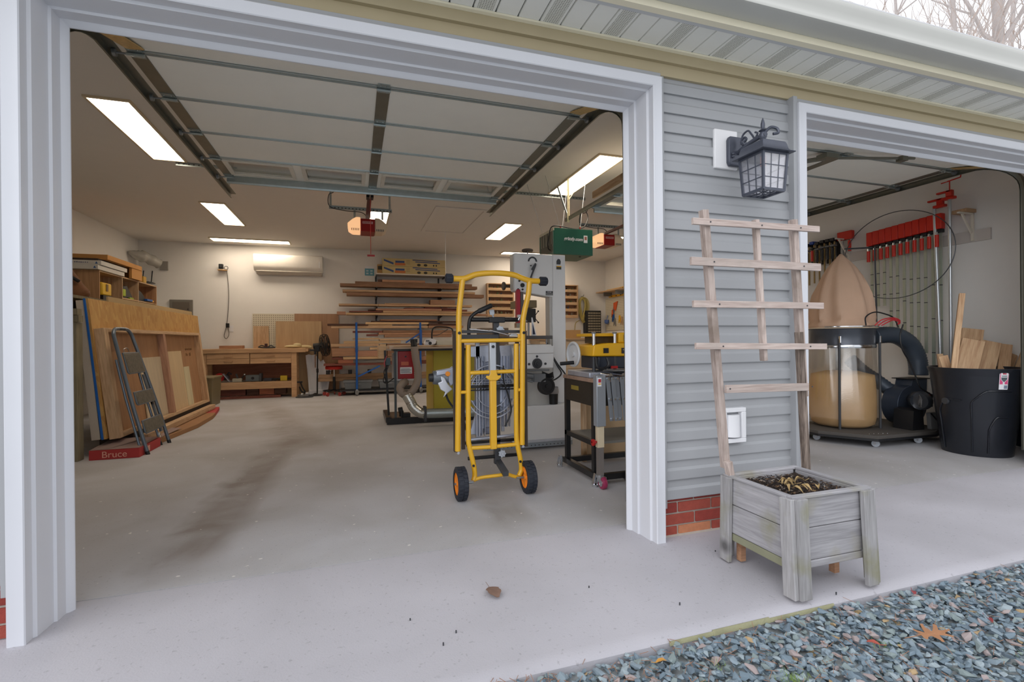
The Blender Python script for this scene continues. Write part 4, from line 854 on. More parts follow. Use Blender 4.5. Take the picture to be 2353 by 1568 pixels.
MB().tube(spline([(.80, Y-.01, .118), (.86, Y-.01, .132), (.98, Y-.01, .136), (1.05, Y-.01, .138), (1.10, Y-.01, .12), (1.15, Y-.01, .105)], 6), .013, 12).build('axle_tube', YEL, t, smooth=60)
MB().box(.926, .976, Y-.025, Y+.02, .860, 1.105).build('centre_post', P('stand_grey_bar', (186, 190, 196), .35, .4), t, bevel=.006)
MB().cyl((.951, Y-.026, 1.075), (.951, Y-.032, 1.075), .011, n=12).build('bolt', BLK, t)
MB().box(.929, .977, Y-.022, Y+.02, .330, .855).build('centre_tube', YEL, t, bevel=.006)
MB().prism([(.897, .868), (.897, .850), (.925, .830), (.982, .830), (1.008, .850), (1.008, .868), (.985, .865), (.978, .880), (.978, .905), (.928, .905), (.928, .880), (.92, .865)], Y-.030, Y-.022, 'y').build('lock_bracket', YEL, t, bevel=.004)
for cx, o in ((.700, 1), (1.203, -1)):
    w_ = MB(); Mx = Matrix.Translation((cx, 3.37, .116)) @ Matrix.Rotation(PI/2, 4, 'Y')
    w_.lathe([(.078, -.034), (.104, -.036), (.112, -.028), (.112, .028), (.104, .036), (.078, .034)], 36, Mx, cap=False)
    for i in range(24):
        a = i*2*PI/24
        for sd_, oa in ((-1, 0), (1, .13)):
            Mt = Mx @ Matrix.Rotation(a+oa, 4, 'Z') @ Matrix.Translation((.113, 0, sd_*.017)); w_.mbox(Mt, .008, .017, .026)
    tw = w_.build('wheel_tyre', RUB, t, smooth=40)
    h = MB(); h.lathe([(.079, -.030), (.079, .030)], 28, Mx, cap=False); h.lathe([(.014, -.034), (.02, -.034), (.02, .034), (.014, .034)], 14, Mx)
    h.lathe([(.020, -.012), (.079, -.020), (.079, -.012), (.02, -.004)], 28, Mx, cap=False)
    for i in range(5):
        Mt = Mx @ Matrix.Rotation(i*2*PI/5, 4, 'Z') @ Matrix.Translation((.048, 0, -.018)); h.mbox(Mt, .06, .012, .016)
    h.build('wheel_hub', ORNG, t, smooth=40); MB().cyl((cx-.045*o*1, 3.37, .116), (cx+o*.09, 3.37, .116), .008, n=10).build('axle', STEEL, t)
# dark rear frame of the stand
for x in (.684, 1.228): MB().box(x-.006, x+.012, 3.475, 3.515, .315, 1.19).build('side_channel', P('bronze_steel', (78, 68, 60), .5, .3), t)
for x in (.745, 1.165): MB().box(x-.012, x+.012, 3.475, 3.50, .33, 1.12).build('inner_channel', P('bronze_steel', (78, 68, 60), .5, .3), t)
MB().box(1.005, 1.048, 3.56, 3.60, .18, 1.29).build('rear_post', DGREY, t)
MB().cyl((.80, 3.58, .235), (1.19, 3.58, .235), .014, n=10).build('foot_bar', BLKM, t)
m = MB(); m.beam((1.035, 3.60, .20), (1.02, 3.33, .165), .04, .035); m.build('square_stub', DGREY, t)
def star(x, y, z, r, nm, par, mat):
    m = MB(); poly = []
    for i in range(14): a = i*PI/7; rr = r if i % 2 == 0 else r*.72; poly.append((x+rr*math.cos(a), z+rr*math.sin(a)))
    m.prism(poly, y-.012, y+.006, 'y'); m.cyl((x, y-.012, z), (x, y-.018, z), r*.4, n=10); return m.build(nm, mat, par, bevel=.003)
KN = P('pale_knob', (190, 198, 208), .4)
star(1.055, 3.54, .262, .032, 'star_knob', t, KN); star(1.05, 3.545, 1.20, .034, 'star_knob', t, KN)
m = MB(); m.tube(spline([(.812, 3.56, 1.14), (.812, 3.56, 1.23), (.825, 3.56, 1.29), (.868, 3.56, 1.33), (.90, 3.56, 1.343)], 6), .0135, 12); m.build('lift_handle', BLKM, t); MB().tube([(.885, 3.56, 1.338), (.895, 3.56, 1.343), (.985, 3.56, 1.384), (.992, 3.56, 1.387)], [.016, .019, .019, .014], 12).build('handle_grip', BLK, t)
for a, b in ((.83, .965), (1.09, 1.20)): MB().cyl((a, 3.56, 1.278), (b, 3.56, 1.278), .0165, n=14).build('work_support_bar', BLKM, t)
MB().box(.965, 1.09, 3.54, 3.58, 1.255, 1.297).build('support_bracket', BLK, t, bevel=.005)
m = MB(); m.cyl((1.0, 3.55, 1.295), (.985, 3.53, 1.325), .007); m.cyl((.985, 3.53, 1.318), (.978, 3.52, 1.345), .02, n=7); m.build('clamp_knob', KN, t)
m = MB(); m.cyl((1.20, 3.55, 1.275), (1.215, 3.54, 1.31), .010); m.box(1.19, 1.225, 3.53, 3.56, 1.295, 1.315); m.build('end_clamp', CHROME, t)
m = MB(); m.box(.74, 1.20, 3.50, 3.53, 1.175, 1.197); m.box(.74, 1.03, 3.52, 3.525, 1.11, 1.165)
m.build('top_rail', DGREY, t)
m = MB(); m.cyl((.80, 3.49, 1.205), (.97, 3.49, 1.188), .005); m.cyl((.95, 3.47, 1.195), (1.09, 3.47, 1.160), .004); m.build('release_rod', CHROME, t)
m = MB(); m.cyl((1.09, 3.45, 1.152), (1.16, 3.45, 1.150), .012); m.cyl((1.10, 3.45, 1.165), (1.15, 3.45, 1.165), .006); m.build('spring_latch', CHROME, t); MB().box(1.155, 1.19, 3.43, 3.46, 1.135, 1.165).build('latch_block', YEL, t)
# mitre saw, seen from below
t = thing('mitre_saw', 'cast aluminium mitre saw folded flat behind the yellow stand frame', 'saw', (.98, 3.62, .35))
y0, y1 = 3.54, 3.60
def ring(cx, cz, r0, r1, a0, a1, ya, yb, n=24):
    m = MB(); vs = []
    for i in range(n+1):
        a = a0+(a1-a0)*i/n; c_, s_ = math.cos(a), math.sin(a)
        for y in (ya, yb):
            for r in (r0, r1): vs.append((cx+r*c_, y, cz+r*s_))
    fs = [(0, 1, 3, 2), (4*n, 4*n+2, 4*n+3, 4*n+1)]
    for i in range(n):
        b = 4*i; fs += [(b, b+4, b+5, b+1), (b+2, b+3, b+7, b+6), (b, b+2, b+6, b+4), (b+1, b+5, b+7, b+3)]
    return m.add(vs, fs)
for i, (r0, r1) in enumerate(((.196, .204), (.168, .173), (.115, .120))): ring(.985, .735, r0, r1, PI*.12, PI*.90, y0, y1).build('base_rib', ALU, t); ring(.985, .735, r0, r1, PI*1.12, PI*1.88, y0, y1).build('base_rib', ALU, t)
MB().prism([(.80, 1.075), (1.0, 1.09), (1.0, 1.0), (.97, .96), (.93, .95), (.90, .985), (.87, .98), (.86, .995), (.80, 1.0)], y1-.02, y1, 'y').build('arm_casting', ALU, t, bevel=.004)
MB().prism([(1.05, 1.08), (1.15, 1.08), (1.165, .98), (1.15, .80), (1.12, .62), (1.08, .60), (1.05, .62), (1.055, .8), (1.06, 1.0)], y1-.02, y1, 'y').build('arm_casting', ALU, t, bevel=.004)
m = MB()
for x in (.862, .880, .905, .928): m.box(x-.002, x+.002, y0+.005, y1, .40, 1.0)
for x in (1.075, 1.10, 1.125): m.box(x-.002, x+.002, y0+.005, y1, .46, 1.0)
m.build('long_rib', ALU, t)
MB().box(.866, .900, y1-.02, y1+.002, .36, 1.14).build('slide_rail', P('pale_alloy', (206, 210, 220), .35, .5), t, bevel=.003)
MB().box(.905, .93, y1-.012, y1+.002, .45, 1.05).build('fence_bar', ALU, t, bevel=.003); MB().box(1.066, 1.092, y1-.012, y1+.002, .42, 1.02).build('fence_bar', ALU, t, bevel=.003)
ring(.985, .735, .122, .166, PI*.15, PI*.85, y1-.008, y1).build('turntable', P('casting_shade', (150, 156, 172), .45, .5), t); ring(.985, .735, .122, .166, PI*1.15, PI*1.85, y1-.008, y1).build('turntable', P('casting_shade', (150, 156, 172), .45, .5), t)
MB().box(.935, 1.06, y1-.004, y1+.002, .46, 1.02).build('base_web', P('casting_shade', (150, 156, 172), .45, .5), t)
m = MB()
for z in (.79, .805, .825): m.box(.80, 1.14, y0+.01, y1, z-.002, z+.002)
m.build('cross_rib', ALU, t); MB().box(.79, 1.17, y0-.005, y1, .765, .785).build('mount_rail', BLKM, t); MB().box(.76, 1.18, y0-.005, y1, .745, .752).build('mount_rail', BLKM, t)
MB().prism([(.80, .43), (.83, .46), (.87, .60), (.905, .60), (.92, .44), (.90, .41), (.82, .41)], y1-.015, y1, 'y').build('turntable_arm', ALU, t, bevel=.004)
MB().prism([(.90, .43), (.93, .60), (1.02, .60), (1.04, .45), (1.0, .40), (.93, .40)], y1+.01, y1+.05, 'y').build('blade_guard', P('smoky_guard', (134, 138, 156), .4), t, bevel=.01)
m = MB(); m.cyl((.79, 3.56, .378), (1.16, 3.56, .392), .012); m.build('pivot_bar', ALU, t); MB().box(.76, 1.20, 3.56, 3.60, .345, .365).build('mount_rail', BLKM, t)
MB().lathe([(.006, -.006), (.018, -.006), (.018, .004)], 10, Matrix.Translation((.80, 3.56, .34)) @ Matrix.Rotation(PI/2, 4, 'X')).build('foot_pad', RUB, t)
# motor end sticking out to the left
m = MB(); m.tube([(.555, 3.66, .845), (.60, 3.66, .845), (.64, 3.66, .842), (.66, 3.66, .84)], [.050, .055, .062, .066], 18); m.build('motor_housing', P('motor_grey', (112, 118, 124), .4, .4), t, smooth=50)
MB().tube([(.525, 3.66, .845), (.56, 3.66, .845)], [.030, .034], 14).build('motor_cap', BLK, t); m = MB()
m.prism([(.57, .86), (.575, .90), (.61, .905), (.68, .915), (.70, .93), (.705, .80), (.68, .78), (.66, .82), (.655, .87), (.62, .865)], 3.60, 3.66, 'y'); m.build('gear_housing', ALU, t, bevel=.008)
MB().prism([(.58, .81), (.60, .76), (.635, .74), (.62, .70), (.65, .73), (.69, .76), (.655, .80), (.63, .85), (.60, .86), (.61, .82)], 3.585, 3.60, 'y').build('lock_lever', P('pale_alloy', (206, 210, 220), .35, .5), t, bevel=.005)
MB().cyl((.655, 3.585, .875), (.655, 3.60, .875), .018, n=14).build('orange_button', ORNG, t)
MB().tube(spline([(.64, 3.62, .74), (.66, 3.62, .68), (.70, 3.62, .62), (.75, 3.58, .57), (.79, 3.56, .44)], 6), .008, 8).build('power_cord', BLK, t); MB().tube(spline([(1.06, 3.50, .93), (1.06, 3.50, .82), (1.10, 3.51, .70), (1.12, 3.51, .58), (1.07, 3.51, .47)], 6), .006, 8).build('power_cord', BLK, t)

# ================================================================== table saw bench and hoses
t = thing('table_saw', 'table saw with wooden bench top, red motor box and black mobile base', 'table saw', (.9, 6.9, 0))
Y = 6.75
MB().box(.44, 1.9, Y, 7.25, 1.015, 1.062).build('table_top', WOOD('pinkish_top', (226, 200, 172), (206, 176, 146), 'x'), t, bevel=.004)
MB().box(.50, 1.85, Y-.02, Y, 1.040, 1.058).build('edge_strip', PINE, t)
MB().box(.5, 1.9, Y+.05, 7.2, .985, 1.014).build('top_frame', BLKM, t)
MB().box(.505, .535, Y+.02, Y+.05, .08, .985).build('leg', P('slate_leg', (72, 82, 86), .5), t); MB().beam((.385, Y+.02, 1.0), (.43, Y+.05, .12), .028, .028).build('leg', BLKM, t)
MB().box(1.80, 1.84, Y+.02, Y+.06, .08, .985).build('leg', BLKM, t)
MB().box(.53, .79, Y+.06, 7.1, .575, .995).build('motor_box', MACH, t, bevel=.03, seg=3)
MB().box(.495, .53, Y+.08, 7.1, .60, .96).build('side_cover', P('silver_cover', (170, 176, 182), .4, .4), t, bevel=.01)
rd = MB().box(.555, .775, Y+.045, Y+.062, .605, .985).build('red_panel', P('saw_red', (158, 26, 30), .3), t, bevel=.012)
MB().box(.60, .70, Y+.04, Y+.046, .79, .84).build('orange_sticker', P('sticker_orange', (206, 110, 80), .5), rd); s_ = MB().box(.585, .745, Y+.04, Y+.046, .675, .765).build('white_sticker', PAPER, rd)
m = MB()
for i in range(4): m.box(.592, .735-.02*(i % 2), Y+.038, Y+.041, .69+i*.016, .696+i*.016)
m.build('sticker_lines', DGREY, rd); MB().cyl((.66, Y+.03, .91), (.66, Y+.046, .91), .012).build('knob', BLK, rd)
m = MB(); m.box(.39, .455, Y-.02, 7.5, .03, .10); m.box(.40, 1.9, Y-.04, Y+.02, .005, .085); m.build('base_rail', BLKM, t)
MB().box(.44, .62, Y+.03, 7.6, .03, .05).build('base_plate', P('rusty_steel', (92, 72, 56), .7), t)
m = MB(); m.cyl((.60, Y+.07, .09), (.60, Y+.07, .17), .03); m.box(.60, .72, Y+.05, Y+.18, .052, .13); m.cyl((.56, Y+.1, .17), (.62, Y+.1, .18), .04); m.build('foot_pedal', BLK, t, bevel=.004)
m = MB(); m.box(.60, .70, Y+.06, Y+.2, .52, .575); m.build('dust_port', RED, t, bevel=.006)
m = MB()
for k_ in range(2): m.tube(spline([(.44, Y, .83), (.40-.03*k_, Y-.02, .72), (.36+.03*k_, Y-.02, .60), (.40, Y-.01, .56), (.50, Y+.02, .62)], 6), .007, 6)
m.build('power_cord', BLK, t); MB().box(.395, .455, Y-.02, Y+.02, .80, .90).build('switch_box', P('switch_teal', (70, 92, 100), .5), t, bevel=.005)
m = MB(); m.tube([(.405, Y-.03, .93), (.375, Y-.03, .84), (.38, Y-.03, .78)], .006, 6); m.build('red_tag', P('pink_tag', (200, 90, 100), .6), t)
tag(MB().box(.30, .405, Y+.02, Y+.30, .895, 1.065).build('wood_block', PINE, bevel=.004), 'square pine offcut sticking out at the left end of the saw bench', 'wood block')
HOSE = P('ribbed_grey_hose', (152, 138, 126), .55)
t = thing('flexible_hose', 'ribbed beige hose drooping from the saw bench top in a U-bend', 'hose', (.7, 6.6, .5))
m = MB(); ribbed(m, [(.755, 6.58, 1.05), (.77, 6.58, .90), (.80, 6.58, .72), (.79, 6.58, .58), (.73, 6.58, .46), (.66, 6.58, .41), (.59, 6.58, .43), (.565, 6.59, .50), (.60, 6.62, .555), (.64, 6.70, .57)], .047, .017, .10, 16); m.build('hose', HOSE, t, smooth=80)
m = MB(); m.cyl((.755, 6.60, 1.05), (.75, 6.62, 1.13), .045, .035); m.box(.71, .80, 6.60, 6.68, 1.10, 1.15); m.build('hose_connector', BLK, t)
FOIL = P('crinkled_foil', (196, 196, 190), .25, .9, bump=1, bs=40, var=.2)
t = thing('foil_duct', 'crinkled foil and smooth metal duct along the floor beside the saw', 'duct', (.9, 6.45, .2))
m = MB(); ribbed(m, [(.635, 6.46, .42), (.68, 6.44, .34), (.72, 6.42, .26), (.80, 6.40, .19), (.88, 6.40, .175)], .062, .03, .10, 16); m.build('foil_elbow', FOIL, t, smooth=70)
MB().cyl((.86, 6.40, .175), (1.62, 6.35, .165), .062, n=24).build('metal_pipe', GALV, t); MB().box(.845, .875, 6.32, 6.46, .08, .27).build('gate_plate', DGREY, t)
t = thing('router', 'white handheld router resting on the saw bench', 'router', (1.0, 6.85, 1.062))
MB().prism([(.92, 1.085), (.95, 1.15), (1.02, 1.155), (1.09, 1.135), (1.08, 1.08), (1.02, 1.062), (.93, 1.062)], 6.82, 6.92, 'y').build('body', WHITE, t, bevel=.01); MB().cyl((1.0, 6.81, 1.09), (1.0, 6.83, 1.09), .022).build('collet', BLK, t); MB().box(.94, .99, 6.81, 6.82, 1.11, 1.135).build('grip', MGREY, t)
tag(MB().box(1.10, 1.40, 6.84, 6.90, 1.0625, 1.125).build('rip_fence', P('fence_cream', (206, 200, 180), .5), bevel=.004), 'cream square-tube fence lying on the saw bench', 'fence')
t = thing('hold_down_frame', 'black bent tube guard standing on the saw bench', 'guard', (1.15, 7.1, 1.062))
MB().tube(spline([(1.07, 7.1, 1.08), (1.07, 7.1, 1.25), (1.11, 7.1, 1.32), (1.25, 7.1, 1.325), (1.36, 7.1, 1.30), (1.38, 7.1, 1.20), (1.38, 7.1, 1.064)], 6), .011, 8).build('tube', BLKM, t); MB().box(1.05, 1.13, 7.07, 7.13, 1.062, 1.12).build('clamp_base', BLK, t)
MB().tube(spline([(1.08, 7.1, 1.20), (1.16, 7.08, 1.21), (1.30, 7.08, 1.29)], 6), .005, 6).build('cable', BLK, t)
t = thing('quick_clamp', 'blue bar clamp angled over the saw bench', 'clamp', (.85, 7.1, 1.062)); MB().beam((.70, 7.15, 1.10), (.92, 7.15, 1.245), .012, .02).build('bar', BLUE, t); MB().box(.90, .93, 7.13, 7.17, 1.062, 1.28).build('jaw', BLUE, t)
# mustard cabinet
t = thing('mustard_cabinet', 'plain mustard yellow plywood cabinet standing behind the saw bench', 'cabinet', (1.5, 7.5, 0))
MB().box(1.113, 1.95, 7.30, 8.05, .0, .985).build('carcass', OLIVE2, t, bevel=.003); MB().box(1.118, 1.945, 7.292, 7.30, .09, .98).build('front_panel', OLIVE, t, bevel=.002)
tag(MB().box(1.0, 1.95, 7.28, 8.1, .986, .998).build('cabinet_top', DGREY), 'thin dark board lying over the mustard cabinet', 'board')

# ================================================================== band saw
t = thing('band_saw', 'tall pale grey band saw with red blade guard standing behind the yellow stand', 'band saw', (1.9, 4.9, 0))
MB().box(1.56, 2.165, 4.72, 5.30, .05, .44).build('base_cabinet', MACH, t, bevel=.008)
m = MB(); m.box(1.20, 2.16, 4.665, 4.69, .025, .065); m.build('mobile_base_rail', P('zinc_rail', (160, 170, 180), .4, .5), t)
m = MB()
for i in range(22): m.cyl((1.24+i*.042, 4.664, .046), (1.24+i*.042, 4.663, .046), .006, n=8)
m.build('rail_hole', DGREY, t); MB().box(1.56, 2.18, 4.70, 4.74, .065, .09).build('base_plinth', P('plinth_grey', (196, 198, 204), .4), t)
MB().prism([(2.03, 4.86), (2.185, 4.86), (2.185, 5.02), (2.03, 5.02)], .44, 2.04, 'z').build('column', MACH, t, bevel=.006)
MB().box(2.005, 2.035, 4.88, 5.0, .44, 1.60).build('column_inner', P('machine_grey_shaded', (196, 195, 190), .45), t)  # darker grey strip: shade inside the column is put into the colour
MB().prism([(1.60, 1.64), (2.05, 1.575), (2.05, 2.04), (1.60, 2.04)], 4.86, 5.0, 'y').build('upper_wheel_box', MACH, t, bevel=.012)
MB().box(1.592, 1.60, 4.88, 4.98, 1.66, 2.03).build('wheel_box_door', P('machine_grey_shaded', (196, 195, 190), .45), t)
MB().prism([(1.50, .83), (1.92, .83), (1.935, 1.00), (1.90, 1.075), (1.58, 1.075), (1.50, 1.0)], 4.58, 5.15, 'y').build('lower_wheel_box', MACH, t, bevel=.014)
MB().box(1.60, 1.92, 4.565, 4.582, .985, 1.06).build('upper_cover', MACH, t, bevel=.006)
m = MB(); m.lathe([(.052, 0), (.052, .012), (.036, .014), (.034, .03), (.02, .032), (.018, .045)], 24, Matrix.Translation((1.74, 4.58, .885)) @ Matrix.Rotation(PI/2, 4, 'X')); m.build('hub_knob', DGREY, t, smooth=40)
for x, z in ((1.655, .88), (1.83, .88), (1.74, .955), (1.87, 1.02)): MB().lathe([(.013, 0), (.011, .008)], 12, Matrix.Translation((x, 4.58, z)) @ Matrix.Rotation(PI/2, 4, 'X')).build('screw_knob', DGREY, t)
MB().box(1.50, 2.0, 4.80, 5.0, .44, .83).build('under_box', P('machine_grey_shaded', (196, 195, 190), .45), t)
m = MB(); m.cyl((1.62, 4.60, .815), (1.88, 4.60, .815), .008); m.cyl((1.60, 4.62, .77), (1.80, 4.60, .74), .03); m.box(1.70, 1.82, 4.55, 4.64, .70, .78); m.cyl((1.58, 4.62, .74), (1.70, 4.60, .70), .012); m.build('trunnion', STEEL, t)
MB().lathe([(.088, 0), (.088, .045), (.080, .052), (.062, .050), (.060, .046), (.02, .046), (.018, .056), (.004, .056)], 32, Matrix.Translation((1.835, 4.60, .655)) @ Matrix.Rotation(PI/2, 4, 'X')).build('motor_end', BLK, t, smooth=40)
m = MB()
for k_ in range(5): m.tube(spline([(1.80, 4.60, .80-.012*k_), (1.86+.01*k_, 4.57, .775-.012*k_), (1.92, 4.60, .79-.010*k_), (1.86, 4.62, .76-.01*k_)], 6), .005, 5)
m.build('cord_bundle', BLK, t)
MB().box(1.50, 1.93, 4.62, 5.18, 1.130, 1.165).build('saw_table', P('cast_iron_table', (92, 92, 94), .35, .6), t, bevel=.004)
MB().box(1.62, 1.66, 4.84, 4.90, 1.30, 1.655).build('blade_guard', P('guard_red', (170, 34, 52), .4), t, bevel=.004); MB().box(1.668, 1.70, 4.86, 4.90, 1.28, 1.63).build('guide_post', P('guide_grey', (96, 90, 88), .5), t)
m = MB(); m.box(1.61, 1.70, 4.83, 4.90, 1.25, 1.30); m.cyl((1.69, 4.82, 1.30), (1.71, 4.81, 1.33), .018); m.build('blade_guide', CHROME, t)
m = MB(); m.prism([(1.790, 1.166), (1.845, 1.166), (1.800, 1.36), (1.790, 1.36)], 4.86, 4.868, 'y'); m.build('resaw_fence', WHITE, t); MB().prism([(1.800, 1.18), (1.830, 1.18), (1.800, 1.30)], 4.856, 4.860, 'y').build('fence_recess', P('navy_paint', (34, 40, 70), .5), t)
t.location = t.location
MB().cyl((1.80, 5.0, 2.04), (1.80, 5.0, 2.085), .008).build('tension_screw', STEEL, t); m = MB(); m.lathe([(.055, 2.083), (.062, 2.09), (.062, 2.105), (.05, 2.112)], 24, Matrix.Translation((1.80, 5.0, 0))); m.build('tension_wheel', P('wheel_brown', (76, 64, 54), .5), t)
m = ring(1.805, 1.955, .036, .052, 0, PI, 4.855, 4.86, 14); m.build('tension_scale', DGREY, t)
m = MB(); m.beam((1.83, 4.83, 1.92), (1.765, 4.83, 1.76), .012, .016); m.beam((1.83, 4.83, 1.93), (1.79, 4.84, 1.865), .03, .02); m.beam((1.765, 4.83, 1.765), (1.82, 4.84, 1.75), .01, .02); m.build('tension_lever', DGREY, t)
for x, z, r_ in ((1.69, 1.70, .024), (1.64, 1.655, .011), (1.69, 1.655, .011), (1.655, 1.745, .011), (1.785, 1.91, .007), (1.815, 1.86, .007)): MB().lathe([(r_, 0), (r_*.9, .012)], 14, Matrix.Translation((x, 4.86, z)) @ Matrix.Rotation(PI/2, 4, 'X')).build('screw_knob', BLK, t)
m = MB(); m.lathe([(.042, -.012), (.046, 0), (.042, .012)], 18, Matrix.Translation((1.52, 4.98, 1.70)) @ Matrix.Rotation(PI/2, 4, 'Y')); m.cyl((1.52, 4.98, 1.70), (1.58, 4.98, 1.70), .009); m.build('tracking_wheel', P('wheel_brown', (76, 64, 54), .5), t)
MB().box(1.80, 1.845, 4.852, 4.86, 1.70, 1.80).build('white_label', PAPER, t); lb_ = MB().box(1.955, 2.035, 4.853, 4.86, 1.60, 1.645).build('rating_label', DGREY, t); marks('label_print', 1.970, 2.020, 4.852, 1.634, .010, WHITE, lb_, 4); MB().box(1.957, 2.033, 4.8515, 4.853, 1.602, 1.622).build('label_grey_band', MGREY, lb_)
m = MB(); m.prism([(2.082, 1.935), (2.125, 1.935), (2.13, 1.965), (2.12, 1.99), (2.10, 1.995), (2.09, 1.985), (2.082, 1.97)], 4.853, 4.86, 'y'); m.build('maker_emblem', DGREY, t)
l = MB().box(2.080, 2.135, 4.853, 4.86, 1.882, 1.918).build('warning_label', P('label_dark', (70, 66, 48), .5), t); MB().box(2.080, 2.135, 4.851, 4.853, 1.908, 1.918).build('label_stripe', YELD, l)
MB().tube(spline([(1.95, 4.83, 1.09), (1.99, 4.82, .98), (2.05, 4.80, .85), (2.10, 4.80, .76), (2.0, 4.75, .70), (1.90, 4.68, .71)], 6), .008, 6).build('power_cord', BLK, t)
MB().tube(spline([(1.94, 4.83, 1.10), (2.04, 4.82, .90), (2.14, 4.82, .77), (2.18, 4.80, .70)], 6), .008, 6).build('power_cord', BLK, t)
m = MB(); m.cyl((1.86, 4.62, 1.13), (1.86, 4.62, 1.05), .005); m.build('table_pin', STEEL, t)
m = MB(); m.lathe([(.045, 0), (.048, .12)], 18, Matrix.Translation((2.00, 4.68, .441))); 
t2 = thing('waste_cup', 'black cup with a clear plastic liner beside the band saw motor', 'cup', (2.0, 4.78, .441)); MB().lathe([(.044, 0), (.048, .11)], 18, Matrix.Translation((2.0, 4.78, .441))).build('cup', BLK, t2); MB().lathe([(.052, .11), (.056, .13), (.050, .18)], 18, Matrix.Translation((2.0, 4.78, .441)), cap=False).build('liner', P('grey_film', (150, 148, 146), .3), t2)
tag(MB().box(1.58, 1.69, 4.76, 4.80, .445, .62).build('push_block', P('caramel_plastic', (196, 140, 60), .5), bevel=.01), 'caramel push block with white label on the band saw base', 'push block')
# air filter
t = thing('air_filter', 'green boxy air filter hanging from the ceiling above the band saw', 'air filter', (2.6, 5.75, 2.17))
GRN = P('dark_green_paint', (28, 92, 72), .35, var=.05)
MB().box(2.33, 2.85, 5.50, 5.97, 2.17, 2.492).build('housing', GRN, t, bevel=.003)
for a in ((2.318, 2.33, 5.50, 5.97, 2.17, 2.20), (2.318, 2.33, 5.50, 5.97, 2.46, 2.492), (2.318, 2.33, 5.50, 5.53, 2.2, 2.46), (2.318, 2.33, 5.94, 5.97, 2.2, 2.46)): MB().box(*a).build('filter_frame', P('frame_cream', (190, 188, 166), .5) if a[5] > 2.3 and a[4] > 2.3 else GRN, t)
MB().box(2.322, 2.33, 5.53, 5.94, 2.20, 2.46).build('filter_pad', P('filter_grey', (110, 108, 98), .9, bump=.6), t)
m = MB()
for i in range(5): m.box(2.316, 2.320, 5.56+i*.085, 5.568+i*.085, 2.30, 2.46)
m.build('guard_wire', P('frame_cream', (190, 188, 166), .5), t)
text('filter_lettering', 'grizzly.com', .056, face_front(2.585, 5.498, 2.365) @ Matrix.Rotation(-.02, 4, 'Z'), WHITE, t, bold=.0016, shear=.25)
s_ = MB().box(2.725, 2.775, 5.494, 5.50, 2.325, 2.415).build('sticker', PAPER, t); MB().box(2.735, 2.765, 5.492, 5.494, 2.36, 2.40).build('sticker_mark', P('sticker_red_grey', (170, 110, 90), .5), s_)
for x, y in ((2.40, 5.60), (2.72, 5.60), (2.58, 5.85)): MB().cyl((x, y, 2.17), (x, y, 2.162), .013, n=10).build('screw_cap', BLK, t)
for x, y, x2, y2 in ((2.34, 5.9, 2.2, 6.1), (2.42, 5.52, 2.30, 5.7), (2.60, 5.9, 2.78, 6.1), (2.70, 5.55, 2.86, 5.7)): MB().tube([(x, y, 2.49), (x2, y2, 3.19)], .0025, 5).build('hanging_chain', STEEL, t)
for x, y in ((2.42, 5.52), (2.70, 5.55)): MB().box(x-.006, x+.006, y-.006, y+.006, 2.50, 2.53).build('hook', RED, t)
MB().tube(spline([(2.85, 5.7, 2.80), (2.88, 5.68, 2.70), (2.80, 5.6, 2.57), (2.70, 5.55, 2.51), (2.55, 5.52, 2.50), (2.42, 5.5, 2.515), (2.30, 5.5, 2.50), (2.27, 5.52, 2.40), (2.28, 5.58, 2.26), (2.32, 5.6, 2.23)], 6), .007, 6).build('power_cord', BLK, t)
# angle iron runs on the ceiling behind the tracks
for x0, x1, y, lb in ((-1.92, -1.3, 6.45, 'left'), (1.95, 3.22, 6.43, 'right')):
    m = MB(); m.box(x0, x1, y, y+.003, 3.15, 3.19); m.box(x0, x1, y, y+.035, 3.187, 3.19); 
    o = m.build('ceiling_angle', GALV, D1)
    m = MB()
    for i in range(int((x1-x0)/.05)): m.cyl((x0+.03+i*.05, y-.001, 3.17), (x0+.03+i*.05, y, 3.17), .008, n=6)
    m.build('slot', DGREY, o)
m = MB(); m.box(2.60, 2.63, 5.70, 5.704, 2.62, 3.19); m.beam((2.615, 5.70, 2.90), (2.80, 5.70, 3.18), .004, .03, up=(0, 1, 0)); m.build('hanger_bracket', P('cream_bracket', (206, 196, 160), .5), D2)
tag(MB().box(2.60, 2.63, 3.6, 5.02, 2.735, 2.81).build('wood_strip', PINEY, bevel=.003), 'pale wooden strip lying on the overhead track by the door post', 'board')

# ================================================================== planer, its stand, roller support
t = thing('planer_stand', 'black steel planer stand with wooden top and drawer by the door post', 'stand', (2.05, 3.67, 0))
X0, X1, YA, YB = 1.755, 2.40, 3.40, 3.95
MB().box(X0-.01, X1, YA-.02, YB, .785, .815).build('stand_top', WOOD('stand_top_wood', (176, 140, 116), (150, 116, 94), 'x'), t, bevel=.003)
for x, y in ((X0, YA), (X0, YB-.04), (X1-.04, YA), (X1-.04, YB-.04)): MB().box(x, x+.04, y, y+.04, .06, .785).build('leg', BLKM, t)
MB().box(X0, X0+.02, YA+.04, YB-.04, .60, .785).build('apron', P('black_brown_panel', (40, 34, 28), .5), t); MB().box(X0+.04, X1-.04, YA, YA+.02, .60, .785).build('apron', P('black_brown_panel', (40, 34, 28), .5), t)
MB().box(X0-.003, X0, 3.66, 3.80, .70, .735).build('name_label', P('label_gold', (150, 130, 50), .5), t)
MB().box(X0+.02, X1-.02, YA+.02, YB-.02, .30, .32).build('shelf', P('grey_shelf', (120, 118, 112), .6), t); MB().box(X0, X0+.03, YA, YB, .29, .33).build('shelf_rail', BLKM, t)
